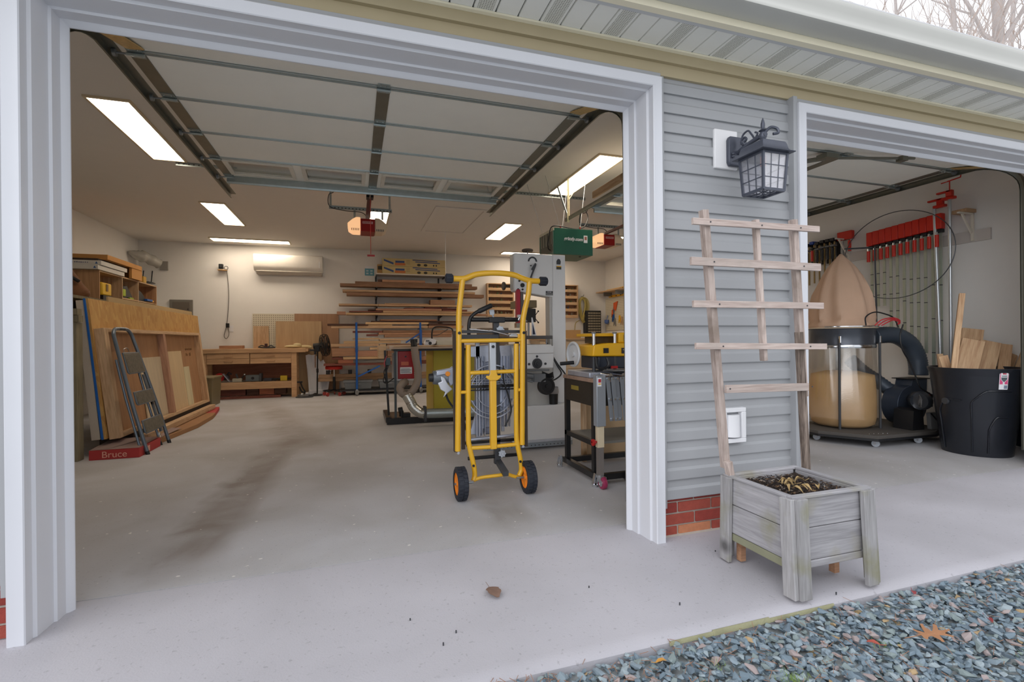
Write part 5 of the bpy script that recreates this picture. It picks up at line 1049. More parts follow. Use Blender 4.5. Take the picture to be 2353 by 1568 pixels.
m = MB(); m.box(X0-.01, X0+.03, YA-.06, YB+.03, .04, .085); m.box(X0, X1, YB-.02, YB+.02, .04, .085); m.box(X0, X1, YA-.06, YA-.02, .04, .085); m.build('base_frame', BLKM, t)
for x, y in ((X0-.03, YB+.02), (X0-.01, YA-.06)):
    f_ = MB(); f_.beam((x-.01, y, .10), (x-.03, y, .02), .03, .01); f_.beam((x, y-.02, .10), (x-.01, y-.03, .02), .03, .01); f_.cyl((x-.015, y-.01, .0), (x-.015, y-.01, .02), .024); f_.build('levelling_foot', CHROME, t)
for x in (2.02, 2.30):
    o = MB().lathe([(.04, -.02), (.045, -.01), (.045, .01), (.04, .02)], 22, Matrix.Translation((x, 3.33, .045)) @ Matrix.Rotation(PI/2, 4, 'Y')).build('caster_wheel', BLK, t); MB().box(x-.03, x-.022, 3.29, 3.37, .03, .085).box(x+.022, x+.03, 3.29, 3.37, .03, .085).build('caster_fork', BLKM, o)
tag(MB().box(1.98, 2.02, 4.05, 4.09, 0.0, .75).build('white_plank', PINEZ), 'narrow pale plank standing on end behind the planer stand', 'board')
tag(MB().box(2.06, 3.2, 4.12, 4.16, 0.0, .62).build('panel_stack', P('panel_oak', (186, 156, 118), .6)), 'large tan panel standing behind the planer stand', 'panel')
t = thing('planer', 'yellow and black thickness planer with a grey handwheel on the stand', 'planer', (2.15, 3.7, .815))
m = MB(); m.box(1.79, 2.38, 3.46, 3.88, .816, .86); m.build('base_casting', ALU, t, bevel=.006); MB().prism([(3.48, .862), (3.38, .872), (3.30, .875), (3.30, .885), (3.48, .88)], 1.92, 2.36, 'x').build('infeed_table', STEEL, t)
MB().box(1.90, 2.36, 3.52, 3.84, .88, .985).build('cutter_body', P('planer_navy', (44, 50, 62), .4), t, bevel=.01)
MB().prism([(1.84, .985), (2.42, .975), (2.42, 1.09), (1.98, 1.09), (1.85, 1.075)], 3.50, 3.86, 'y').build('lower_head', YELD, t, bevel=.012)
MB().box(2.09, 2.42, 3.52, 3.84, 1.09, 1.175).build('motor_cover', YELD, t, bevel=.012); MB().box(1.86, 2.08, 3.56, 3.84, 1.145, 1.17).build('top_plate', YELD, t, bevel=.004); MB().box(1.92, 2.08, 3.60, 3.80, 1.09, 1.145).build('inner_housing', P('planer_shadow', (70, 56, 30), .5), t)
for x in (1.865, 2.055):
    c = MB().cyl((x, 3.53, 1.06), (x, 3.53, 1.165), .013, n=14).build('lift_screw', CHROME, t); MB().cyl((x, 3.53, 1.165), (x, 3.53, 1.18), .018, n=14).build('screw_cap', MGREY, c); MB().cyl((x, 3.53, .86), (x, 3.53, .98), .014, n=12).build('guide_column', DGREY, t)
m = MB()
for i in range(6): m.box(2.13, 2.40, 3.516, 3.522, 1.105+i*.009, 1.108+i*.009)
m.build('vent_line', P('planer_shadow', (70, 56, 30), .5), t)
l = MB().box(2.10, 2.20, 3.494, 3.501, 1.005, 1.05).build('warning_label', P('label_navy', (40, 34, 40), .5), t); MB().box(2.11, 2.19, 3.491, 3.494, 1.03, 1.04).build('label_text_bar', P('label_grey_text', (150, 140, 120), .5), l)
MB().box(1.935, 1.98, 3.494, 3.501, 1.01, 1.05).build('badge', BLK, t)
MB().tube(spline([(1.865, 3.50, .975), (1.865, 3.47, .90), (1.93, 3.47, .89), (1.965, 3.47, .92), (1.955, 3.48, .975)], 6), .012, 8).build('carry_handle', BLK, t)
wh = Matrix.Translation((1.745, 3.66, 1.0)) @ Matrix.Rotation(math.radians(6), 4, 'Z') @ Matrix.Rotation(PI/2, 4, 'Y')
m = MB(); m.tube([wh @ Vector((.095*math.cos(a), .095*math.sin(a), 0)) for a in [k*PI/16 for k in range(32)]], .011, 8, closed=True); m.lathe([(.092, .004), (.092, .008)], 28, wh); m.cyl(wh @ Vector((0, 0, -.01)), wh @ Vector((0, 0, .06)), .02); m.build('handwheel', P('wheel_pale_grey', (206, 208, 210), .35), t, smooth=50)
MB().cyl((1.72, 3.60, .935), (1.61, 3.62, .927), .015, n=12).build('crank_handle', BLK, t)
MB().box(2.0, 2.06, 3.49, 3.50, .885, .905).build('red_lever', RED, t)
t.location.x -= .035
t = thing('roller_support', 'grey steel scissor roller support on a red-wheeled post beside the door jamb', 'roller support', (1.82, 3.27, 0))
MB().box(1.775, 1.85, 3.25, 3.31, .47, .852).build('end_plate', P('zinc_panel', (164, 172, 182), .35, .5), t, bevel=.004); MB().box(1.785, 1.84, 3.26, 3.30, .31, .47).build('telescoping_sleeve', P('cream_paint', (206, 192, 164), .5), t, bevel=.003); MB().box(1.79, 1.835, 3.262, 3.298, .10, .31).build('leg', P('post_brown_grey', (112, 106, 102), .5), t)
MB().box(1.782, 1.812, 3.246, 3.25, .77, .835).build('maker_label', PAPER, t); m = MB(); m.box(1.786, 1.808, 3.244, 3.246, .80, .825); m.build('label_red_mark', P('label_red', (180, 50, 60), .5), t); MB().box(1.786, 1.808, 3.244, 3.246, .785, .792).build('label_yellow_mark', YELD, t)
m = MB(); m.cyl((1.745, 3.28, .352), (1.79, 3.28, .352), .008); m.lathe([(.02, 0), (.026, .01), (.026, .02)], 16, Matrix.Translation((1.765, 3.27, .352)) @ Matrix.Rotation(-PI/2, 4, 'Y')); m.build('red_knob', RED, t)
for i in range(10):
    x = 1.872+i*.038; mt = P('zinc_bar', (150, 158, 168), .35, .5)
    o = MB().beam((x, 3.262-(i % 2)*.01, .835), (x+.034, 3.262-(i % 2)*.006, .505), .004, .034, up=(1, 0, 0)).build('scissor_bar', mt, t)
    for rx, rz in ((x, .825), (x+.017, .67), (x+.033, .52)): MB().cyl((rx, 3.262, rz), (rx, 3.246, rz), .008, n=8).build('rivet', CHROME, o)
for i in range(4): MB().cyl((1.92+i*.11, 3.30, .845), (1.92+i*.11, 3.44, .845), .016, n=12).build('roller', CHROME, t)
m = MB(); m.cyl((1.812, 3.28, .085), (1.812, 3.28, .105), .03); m.box(1.80, 1.808, 3.25, 3.31, .05, .09).box(1.842, 1.85, 3.25, 3.31, .05, .09); m.build('caster_fork', CHROME, t)
MB().lathe([(.028, -.017), (.043, -.016), (.046, -.01), (.046, .01), (.043, .016), (.028, .017)], 24, Matrix.Translation((1.825, 3.26, .046)) @ Matrix.Rotation(PI/2, 4, 'Y')).build('caster_wheel', P('maroon_wheel', (150, 44, 82), .4), t); MB().cyl((1.804, 3.26, .046), (1.808, 3.26, .046), .026, n=16).build('wheel_hub', CHROME, t)
t.location.x -= .068
# ================================================================== left side: leaning sheets, ladder, boxes, cubbies
LEAN = math.radians(9.5)
def leaning(xb, zb, x_, y0, y1, h, th):
    """frame of reference of a sheet that leans back towards the left wall; local x thickness, y length, z height"""
    M = Matrix.Translation((xb, 0, zb)) @ Matrix.Rotation(-LEAN, 4, 'Y'); return M
def sheet(name, lb, cat, xb, zb, y0, y1, h, th, mat, lean=6.5):
    o = MB(); o.box(-th, 0, y0, y1, 0, h); ob = o.build(name, mat, bevel=.002); ob.matrix_world = Matrix.Translation((xb, 0, zb)) @ Matrix.Rotation(-math.radians(lean), 4, 'Y'); tag(ob, lb, cat); return ob
OSB = P('osb_sheet', (196, 152, 86), .75, var=.22, vs=22, bump=.3, bs=60)
def osb():
    m, t_, b_ = base('osb_strands'); N = t_.nodes.new; L = t_.links.new; co = N('ShaderNodeTexCoord'); mp = N('ShaderNodeMapping'); mp.inputs['Scale'].default_value = (1, 1, .45); mp.inputs['Rotation'].default_value = (.5, 0, 0); L(co.outputs['Object'], mp.inputs['Vector'])
    v = N('ShaderNodeTexVoronoi'); v.inputs['Scale'].default_value = 26; L(mp.outputs[0], v.inputs['Vector']); n = N('ShaderNodeTexNoise'); n.inputs['Scale'].default_value = 5; L(co.outputs['Object'], n.inputs['Vector'])
    sx_ = N('ShaderNodeSeparateColor'); L(v.outputs['Color'], sx_.inputs[0]); a = N('ShaderNodeMath'); a.operation = 'MULTIPLY_ADD'; a.inputs[1].default_value = .6; L(sx_.outputs[0], a.inputs[0]); m2 = N('ShaderNodeMath'); m2.operation = 'MULTIPLY'; m2.inputs[1].default_value = .4; L(n.outputs['Fac'], m2.inputs[0]); L(m2.outputs[0], a.inputs[2])
    r = N('ShaderNodeValToRGB'); r.color_ramp.elements[0].color = lin((176, 128, 68)); r.color_ramp.elements[1].color = lin((206, 166, 100)); L(a.outputs[0], r.inputs[0]); L(r.outputs[0], b_.inputs['Base Color']); b_.inputs['Roughness'].default_value = .7; return m
OSBM = osb()
sheet('padded_panel', 'thick pale panel leaning at the left end of the sheet stack', 'sheet', -2.431, .165, 5.90, 9.0, 1.40, .072, P('pale_panel', (196, 184, 168), .7), 4.8)
cs_ = sheet('chipboard_sheet', 'large chipboard sheet with blue taped edge leaning behind the wooden frame', 'sheet', -2.380, .165, 5.905, 9.45, 1.42, .024, OSBM, 5.6)
b_ = MB().box(-.040, -.022, 5.895, 5.925, 0, 1.42).build('blue_edge_tape', P('blue_edge', (30, 104, 190), .5), None); b_.parent = cs_
sheet('tan_sheet', 'tan sheet whose top edge shows just above the chipboard', 'sheet', -2.53, .05, 6.7, 9.7, 1.62, .02, P('tan_edge_sheet', (176, 150, 106), .7), 5)
tag(MB().box(-2.58, -2.28, 6.25, 9.2, 0.0, .160).build('support_block', P('gap_shade_beam', (58, 46, 36), .8)), 'added dark beam filling the shaded gap under the leaning sheets', 'beam')  # added support; its dark colour stands for the shade under the sheets
t = thing('pine_framework', 'large pine frame with chipboard backing leaning in front of the sheets', 'frame', (-2.275, 0, .163))
fr = [('side_stud', (-.092, 0, 5.93, 6.02, 0, 1.13), PINEZ), ('side_stud', (-.092, 0, 9.06, 9.15, 0, 1.13), PINEZ), ('top_rail', (-.092, 0, 6.02, 9.06, 1.09, 1.13), PINEY), ('bottom_rail', (-.092, 0, 6.02, 9.06, 0, .04), PINEY), ('middle_stud', (-.085, -.004, 7.52, 7.60, .04, 1.09), WOOD('pink_pine', (200, 148, 110), (170, 116, 84), 'z', knots=2)), ('back_panel', (-.092, -.080, 5.95, 9.12, .01, 1.12), WOOD('ply_back', (178, 128, 74), (156, 106, 58), 'z', fine=6, knots=1.5))]
for nm, b_, mt in fr: MB().box(*b_).build(nm, mt, None, bevel=.003).parent = t
t.rotation_euler = (0, -math.radians(6.6), 0)
MB().box(-.09, -.07, 8.9, 8.95, -.155, .0).build('folding_foot', BLKM, None).parent = t
MB().box(-.05, -.02, 9.08, 9.13, -.155, .02).build('folding_foot', BLKM, None).parent = t
for (ya, yb, h, c, lb) in ((6.85, 7.50, .80, (206, 186, 150), 'pale plywood offcut leaning in the frame behind the step ladder'), (7.62, 8.32, .86, (212, 182, 132), 'large pale offcut leaning in the frame right of the middle stud'), (8.33, 8.58, .62, (220, 206, 160), 'small cream offcut leaning at the right of the frame')):
    o = MB().box(-.075, -.063, ya, yb, .042, h).build('plywood_offcut', WOOD('offcut_%d' % int(ya*10), c, tuple(int(v*.93) for v in c), 'z', fine=6)); o.matrix_world = Matrix.Translation((-2.275, 0, .163)) @ Matrix.Rotation(-math.radians(6.6), 4, 'Y'); tag(o, lb, 'offcut', 'offcuts in the leaning frame')
# lettering stencilled on the frame's back panel
SM = Matrix.Translation((-.079, 8.72, .85)) @ Matrix.Rotation(PI/2, 4, 'Z')
for i_, (a_, b_, z_, h_, n_) in enumerate(((-.16, .17, .03, .035, 9), (-.16, -.06, -.05, .05, 3), (.0, .10, -.045, .06, 2))): marks('stencil_print', a_, b_, 0, z_, h_, P('stencil_brown', (112, 74, 40), .8), None, n_, i_, SM).parent = t
tag(MB().box(-2.24, -2.16, 6.3, 9.0, 0.062, .13).build('long_board', PINEY, bevel=.004), 'long pine board on the floor boxes at the foot of the frame', 'board')
# step ladder
t = thing('step_ladder', 'folded grey three-step ladder leaning on the wooden frame', 'ladder', (-2.0, 6.12, 0))
GRL = P('ladder_grey_enamel', (104, 116, 128), .3, .3, var=.05); PADM = P('worn_tread', (120, 114, 102), .6, .2, var=.5, vs=30, bump=.5, bs=120)
LL = math.radians(14.5); ml = lambda x, y, z: (x, y, z)
def lad(m, nm, mt, par=t, **k):
    o = m.build(nm, mt, None, **k); o.parent = par; return o
hz = 1.335
lad(MB().tube(spline([(0, -.30, .02), (0, -.29, .5), (0, -.24, 1.0), (0, -.22, 1.18), (0, -.205, 1.26), (0, -.15, 1.31), (0, -.07, 1.32), (0, 0.0, 1.32)], 6), .018, 10), 'rail', GRL, smooth=60)
lad(MB().tube(spline([(0, .30, .02), (0, .29, .5), (0, .24, 1.0), (0, .22, 1.18), (0, .205, 1.26), (0, .15, 1.31), (0, .07, 1.32), (0, .0, 1.32)], 6), .018, 10), 'rail', GRL, smooth=60)
lad(MB().tube([(0, -.07, 1.32), (0, .07, 1.32)], .018, 10), 'handle_sleeve', BLK)
for s_ in (-1, 1):
    lad(MB().tube([(-.045, s_*.25-.06, .03), (-.04, s_*.235-.05, .6), (-.03, s_*.22-.03, 1.0)], .012, 8), 'rear_leg', GRL); lad(MB().cyl((0, s_*.30, -.005), (0, s_*.30, .035), .019), 'rubber_foot', BLK); lad(MB().cyl((-.045, s_*.25-.06, .0), (-.045, s_*.25-.06, .05), .016), 'rubber_foot', BLK)
for z0, z1, w0, w1 in ((.83, 1.06, .235, .215), (.50, .645, .265, .25), (.20, .345, .285, .27)):
    o = lad(MB().prism([(-w0+.02, z0+.02), (-w0+.05, z0), (w0-.05, z0), (w0-.02, z0+.02), (w1-.02, z1), (-w1+.02, z1)], .012, .024, 'x'), 'step', GRL, bevel=.004)
    m = MB(); n_ = int((z1-z0)/.012)
    for i in range(1, n_-1): zz = z0+.012+i*(z1-z0-.02)/n_; m.box(.024, .028, -w0+.05, w0-.05, zz, zz+.006)
    m.box(.0235, .0255, -w0+.045, w0-.045, z0+.01, z1-.01)
    m2 = m.build('tread_pad', PADM, None, bevel=0); m2.parent = o
    for s_ in (-1, 1): pass
for z_ in (.47, .16): lad(MB().box(-.01, .004, .17, .22, z_, z_+.34), 'side_plate', GRL)
lad(MB().tube(spline([(-.035, -.22, .10), (-.035, -.1, .06), (-.035, .05, .07), (-.035, .18, .10), (-.03, .20, .15)], 5), .013, 8), 'bottom_bar', P('worn_alloy', (190, 186, 178), .3, .7, var=.4, vs=40))
lad(MB().tube(spline([(0, -.10, 1.06), (0, -.09, 1.10), (0, 0, 1.11), (0, .02, 1.06)], 5), .003, 5), 'wire_catch', STEEL)
t.rotation_euler = (0, -LL, 0)
# floor boxes
REDB = P('red_carton', (176, 52, 52), .6, var=.08)
t = thing('flooring_box', 'red flooring box with white lettering on the floor by the timber post', 'box', (-2.24, 5.72, 0))
MB().box(-2.44, -2.03, 5.70, 6.25, 0.0, .095).build('carton', REDB, t, bevel=.003)
m = MB(); m.add([(-2.44, 5.70, .097), (-2.03, 5.70, .097), (-2.03, 6.2, .112), (-2.44, 6.2, .125)], [(0, 1, 2, 3)]); m.add([(-2.40, 5.72, .10), (-2.30, 5.72, .099), (-2.12, 6.1, .12), (-2.3, 6.1, .135)], [(0, 1, 2, 3)]); m.build('torn_flap', P('torn_grey', (150, 128, 122), .8), t)
text('box_lettering', 'Bruce', .088, face_front(-2.235, 5.698, .045), P('carton_lettering', (226, 170, 150), .6), t)
MB().box(-2.028, -2.026, 5.85, 5.95, .02, .075).build('side_mark', P('carton_lettering', (226, 170, 150), .6), t)
t = thing('flooring_box', 'long flattened brown and red carton under the foot of the frame', 'box', (-2.1, 7.4, 0))
m = MB(); m.prism([(-2.30, 6.3), (-2.09, 6.3), (-1.98, 7.4), (-2.0, 8.2), (-2.04, 8.5), (-2.30, 8.5)], 0, .055, 'z'); m.build('carton', P('brown_carton', (160, 118, 80), .8, var=.1), t, bevel=.004)
MB().prism([(-2.30, 8.5), (-2.04, 8.5), (-2.16, 9.25), (-2.34, 9.25)], 0, .055, 'z').build('red_end', REDB, t, bevel=.004)
m = MB(); m.add([(-2.28, 6.35, .058), (-2.10, 6.35, .058), (-2.05, 7.0, .075), (-2.26, 7.0, .09)], [(0, 1, 2, 3)]); m.build('torn_flap', P('torn_grey', (150, 128, 122), .8), t)
# timber shelving frame
t = thing('timber_rack', 'heavy timber rack along the left wall with a square post', 'rack', (-3.0, 5.7, 0))
MB().box(-2.63, -2.52, 5.69, 5.80, 0, 1.33).build('post', POSTW, t, bevel=.004)
MB().box(-4.05, -2.50, 5.68, 5.76, 1.335, 1.395).build('crossbeam', POSTW, t); MB().box(-4.05, -2.50, 5.66, 5.74, 1.40, 1.46).build('crossbeam', POSTW, t, label=None)
MB().box(-4.05, -3.05, 5.72, 10.6, 1.655, 1.69).build('rack_deck', POSTW, t) ; MB().box(-4.05, -3.10, 5.74, 10.6, 1.36, 1.40).build('rack_deck', POSTW, t)
MB().beam((-2.75, 5.7, .30), (-3.4, 5.7, 1.2), .06, .09).build('brace', POSTW, t)
for y in (8.2, 10.5): MB().box(-3.2, -3.1, y, y+.09, 0, 1.655).build('post', POSTW, t)
MB().box(-3.2, -3.1, 5.75, 5.84, 0, 1.655).build('post', POSTW, t); MB().box(-4.0, -3.9, 8.2, 8.29, 0, 1.655).build('post', POSTW, t)
# black bag hanging at far left, and cubby cabinet
t = thing('cubby_cabinet', 'plywood cubby cabinet with four open compartments on the timber rack', 'cabinet', (-3.5, 8.9, 1.73))
X0, X1, Y0, Y1, Z0, Z1 = -3.72, -3.30, 8.03, 10.05, 1.691, 2.13
GP = WOOD('grainy_ply', (190, 140, 84), (150, 100, 54), 'z', fine=5)
MB().box(X0, X1, Y0, Y0+.02, Z0, Z1).build('side_panel', GP, t); MB().box(X0, X1, Y1-.02, Y1, Z0, Z1).build('side_panel', GP, t)
MB().box(X0, X1, Y0+.02, Y1-.02, Z1-.02, Z1).build('top_panel', PINEY, t); MB().box(X0, X1, Y0+.02, Y1-.02, Z0, Z0+.02).build('bottom_panel', PINEY, t); MB().box(X0, X0+.01, Y0+.02, Y1-.02, Z0+.02, Z1-.02).build('back_panel', LUM['t'], t)
for y in (8.72, 9.28): MB().box(X0+.01, X1, y, y+.02, Z0+.02, Z1-.02).build('divider', PINEZ, t)
for y0, y1 in ((8.74, 9.28), (9.30, 10.03)): MB().box(X0+.01, X1, y0, y1, 1.80, 1.815).build('shelf', PINEY, t)
t = thing('cordless_drill', 'yellow power tool inside the first open cubby', 'power tool', (-3.4, 8.2, 1.711)); MB().box(-3.40, -3.31, 8.14, 8.42, 1.80, 1.98).build('housing', P('tool_yellow2', (222, 180, 30), .4), t, bevel=.02); MB().box(-3.39, -3.30, 8.14, 8.42, 1.712, 1.80).build('base', BLK, t); MB().box(-3.309, -3.304, 8.24, 8.30, 1.86, 1.96).build('grip_slot', P('drab', (120, 90, 30), .5), t)
t = thing('cordless_tool', 'green and black cordless tool in the second cubby', 'power tool', (-3.4, 8.95, 1.816)); m = MB(); m.prism([(8.80, 1.82), (8.80, 1.99), (8.94, 2.01), (9.12, 1.87), (9.12, 1.82)], -3.40, -3.32, 'x'); m.build('body', BLK, t, bevel=.01); MB().box(-3.40, -3.305, 8.76, 8.86, 1.84, 1.95).build('lime_part', P('lime_plastic', (160, 180, 40), .5), t, bevel=.01); MB().box(-3.38, -3.30, 8.98, 9.12, 1.817, 1.84).build('lime_battery', P('lime_plastic', (160, 180, 40), .5), t)
t = thing('caulk_gun', 'dark and blue tool in the third cubby', 'tool', (-3.4, 9.6, 1.816)); MB().prism([(9.36, 1.82), (9.36, 2.0), (9.50, 1.97), (9.62, 1.90), (9.62, 1.82)], -3.40, -3.33, 'x').build('body', BLK, t, bevel=.01); MB().box(-3.36, -3.29, 9.62, 9.85, 1.835, 1.87).build('blue_grip', BLUE, t, bevel=.006); MB().box(-3.38, -3.30, 9.86, 9.92, 1.835, 1.86).build('yellow_tip', YELD, t)
for i, (z, d, lb) in enumerate(((2.131, 0, 'lower white carton on the cubby cabinet'), (2.196, .05, 'upper white carton with dark lettering on the cubby cabinet'))):
    t = thing('flat_carton', lb, 'carton', (-3.5, 8.2, z)); MB().box(-3.95, -3.28+d*.3, 7.95+d, 8.75+d, z, z+.06).build('carton', P('white_carton', (206, 202, 194), .7), t, bevel=.003)
    m = MB().prism([(-3.33, z+.015), (-3.30, z+.015), (-3.315, z+.045)], 7.944+d, 7.949+d, 'y').build('blue_mark', P('mark_blue', (50, 90, 150), .6), t)
    if i: marks('carton_print', -3.66, -3.40, 7.949+d, z+.03, .02, P('print_dim', (110, 110, 135), .7), t, 11)
tag(MB().box(-3.9, -3.32, 8.05, 8.9, 2.258, 2.29).build('dark_tray', P('dark_brown_tray', (50, 34, 26), .6), bevel=.003), 'thin dark tray lying on the white cartons', 'tray')
t = thing('folded_cardboard', 'large folded brown cardboard sheet on top of the cubby cabinet', 'cardboard', (-3.5, 8.9, 2.29)); MB().box(-3.9, -3.25, 8.15, 9.3, 2.292, 2.36).build('flat_fold', P('brown_board', (196, 142, 80), .8), t, bevel=.003); MB().box(-3.30, -3.26, 8.95, 9.32, 2.131, 2.36).build('hanging_fold', P('brown_board', (196, 142, 80), .8), t, bevel=.003); MB().box(-3.60, -3.26, 9.31, 9.33, 2.131, 2.36).build('end_fold', P('brown_board', (196, 142, 80), .8), t, bevel=.003)
tag(MB().box(-3.45, -3.30, 9.5, 9.62, 2.131, 2.235).build('yellow_box', P('dull_yellow', (190, 150, 60), .6), bevel=.006), 'small yellow box on the far end of the cubby cabinet', 'box')
t = thing('plastic_film_roll', 'roll of clear plastic film mounted on the back wall corner', 'roll', (-3.8, 11.3, 2.7)); m = MB(); m.tube(spline([(-4.05, 11.0, 2.86), (-3.95, 11.1, 2.82), (-3.85, 11.2, 2.80), (-3.75, 11.28, 2.74), (-3.68, 11.35, 2.70)], 4), [.03, .05, .07, .08, .10, .10, .12, .11, .10, .09, .10, .11, .10, .09, .09, .09, .10][:17], 12); m.build('film', P('clear_film', (180, 178, 170), .15, bump=.8, bs=14), t, smooth=70); MB().box(-3.72, -3.58, 11.50, 11.53, 2.60, 2.78).build('wall_plate', P('film_plate', (150, 146, 138), .5), t)
m = MB(); m.box(-4.02, -4.0, 11.3, 11.5, 2.28, 2.60); t2 = thing('wall_bracket', 'small black U-shaped bracket on the back wall under the film roll', 'bracket', (-3.9, 11.5, 2.3))
MB().tube([(-4.0, 11.52, 2.58), (-4.0, 11.45, 2.34), (-3.85, 11.45, 2.34), (-3.85, 11.52, 2.58)], .010, 6).build('frame', BLKM, t2); MB().box(-4.06, -3.80, 11.2, 11.52, 2.325, 2.335).build('plate', BLKM, t2)
t = thing('work_jacket', 'brown and black work coat hanging at the left end of the cubby cabinet', 'coat', (-3.3, 7.2, 1.5)); m = MB()
m.tube(spline([(-3.32, 7.3, 2.05), (-3.28, 7.32, 1.9), (-3.2, 7.3, 1.75), (-3.15, 7.3, 1.692)], 5), [.03, .04, .05, .06, .07, .075, .08, .085, .09, .095, .10, .10, .10, .09, .08, .07][:16], 10); m.build('body', P('brown_leather', (120, 78, 46), .7, var=.3, bump=.5), t, smooth=60); MB().tube(spline([(-3.30, 7.22, 2.06), (-3.25, 7.20, 1.95), (-3.16, 7.2, 1.88)], 5), .02, 8).build('strap', BLK, t)

# ================================================================== right bay: dust collector
t = thing('dust_collector', 'dust collector with cloth bag, steel drum, clear bag and blower on a wheeled base', 'dust collector', (5.2, 4.0, 0))
CX, CY, R_ = 5.24, 4.10, .33
def disc(r, z, n=30, k=lambda a: 1): return [(CX+r*k(i*2*PI/n)*math.cos(i*2*PI/n), CY+r*k(i*2*PI/n)*math.sin(i*2*PI/n), z) for i in range(n)]
def stack(m, rings):
    n = len(rings[0]); vs = [v for r in rings for v in r]; m.add(vs, [(i*n+j, i*n+(j+1) % n, (i+1)*n+(j+1) % n, (i+1)*n+j) for i in range(len(rings)-1) for j in range(n)]+[tuple(range(n))[::-1], tuple((len(rings)-1)*n+j for j in range(n))]); return m
R1 = .315
m = MB(); m.lathe([(R1, 1.02), (R1+.004, 1.03), (R1, 1.045), (R1, 1.20), (R1+.006, 1.21), (R1, 1.22)], 40, Matrix.Translation((CX, CY, 0))); m.build('drum', P('drum_slate', (84, 88, 96), .28, .5), t, smooth=40)
fold = lambda ph, amp, nn: (lambda a: 1+amp*math.sin(nn*a+ph)+amp*.5*math.sin((nn*1.7//1)*a+ph*2))
rings = []
for z, r in ((1.225, .325), (1.235, .335), (1.26, .335), (1.29, .315), (1.33, .325), (1.40, .325), (1.50, .31), (1.60, .285), (1.70, .245), (1.80, .20), (1.90, .145), (1.97, .09), (2.02, .045), (2.06, .012)):
    am = .02+.075*min(1, max(0, (1.98-z)/.35)) if z > 1.28 else .03
    rings.append(disc(r, z, 48, lambda a, am=am, z=z: 1+am*.6-am*2.0*abs(math.sin(4.5*a+.7+z*.8))**.6+am*.4*math.sin(13*a+3*z)))
stack(MB(), rings).build('cloth_bag', P('beige_cloth', (206, 172, 146), .95, var=.08, bump=.3, bs=50), t, smooth=70)
MB().lathe([(.332, 1.215), (.338, 1.222), (.332, 1.23)], 40, Matrix.Translation((CX, CY, 0))).build('bag_cuff', P('cuff_cream', (216, 196, 170), .8), t); MB().tube([(CX-.338*math.cos(a), CY-.338*math.sin(a), 1.235) for a in [.2+i*.1 for i in range(26)]], .008, 6).build('strap_clamp', CHROME, t)
rings = []
for z, r in ((.135, .25), (.165, .300), (.25, .316), (.45, .318), (.60, .312), (.70, .302), (.74, .16)): rings.append(disc(r, z, 48, lambda a, z=z: 1+.006*math.sin(7*a+z*9)))
stack(MB(), rings).build('sawdust_fill', P('sawdust', (222, 184, 134), .8, var=.12, vs=5, bump=.5, bs=12), t, smooth=70)
rings = []
for z, r in ((.13, .27), (.16, .325), (.25, .343), (.45, .343), (.60, .336), (.72, .327), (.85, .32), (.95, .315), (1.03, .317)): rings.append(disc(r, z, 56, lambda a, z=z: 1+(.012+.02*max(0, z-.5))*math.sin(9*a+z*3)+.01*math.sin(17*a)))
n = 56; m = MB(); vs = [v for r in rings for v in r]; m.add(vs, [(i*n+j, i*n+(j+1) % n, (i+1)*n+(j+1) % n, (i+1)*n+j) for i in range(len(rings)-1) for j in range(n)]); m.build('clear_bag', GLASS('clear_bag_film', (.93, .92, .90), .18, .80), t, smooth=80)
m = MB(); m.lathe([(.318, 1.0), (.323, 1.02), (.318, 1.035)], 40, Matrix.Translation((CX, CY, 0)), cap=False); m.build('bag_band', CHROME, t)
for x, y in ((4.95, 3.90), (5.44, 3.82), (5.52, 4.38)):
    MB().cyl((x, y, .10), (x, y, 1.10), .013, n=10).build('support_rod', DGREY, t); MB().cyl((x, y-.01, 1.06), (x, y-.01, 1.13), .012, n=8).build('rod_nut', CHROME, t)
MB().tube([(5.62, 3.98, 1.05), (5.62, 3.98, 1.5), (5.63, 4.0, 2.13), (5.60, 4.05, 2.14), (5.3, 4.10, 2.12)], .009, 8).build('hanger_rod', DGREY, t)
# cart
MB().prism([(4.72, 4.42), (4.70, 3.95), (4.98, 3.52), (5.78, 3.50), (6.1, 3.62), (6.1, 4.42)], .085, .125, 'z').build('base_board', P('dusty_black_board', (84, 80, 76), .8), t, bevel=.003)
MB().prism([(4.715, 4.41), (4.69, 3.94), (4.972, 3.508), (5.785, 3.488), (6.1, 3.60), (6.1, 4.42)], .07, .092, 'z').build('board_edge', BLK, t)
for x, y in ((4.80, 4.05), (5.03, 3.58), (5.62, 3.56), (5.95, 4.2)):
    o = MB().lathe([(.018, -.014), (.034, -.014), (.036, -.008), (.036, .008), (.034, .014), (.018, .014)], 18, Matrix.Translation((x, y, .036)) @ Matrix.Rotation(.5, 4, 'Z') @ Matrix.Rotation(PI/2, 4, 'Y')).build('caster_wheel', P('caster_pale', (170, 176, 184), .4), t); MB().box(x-.022, x+.022, y-.02, y+.02, .055, .07).cyl((x-.02, y-.006, .036), (x+.02, y+.006, .036), .009, n=8).build('caster_fork', CHROME, o)
for i in range(5): MB().ball((5.00+i*.05, 3.62-.01*i, .126), .006, 6).build('bolt_head', CHROME, t)
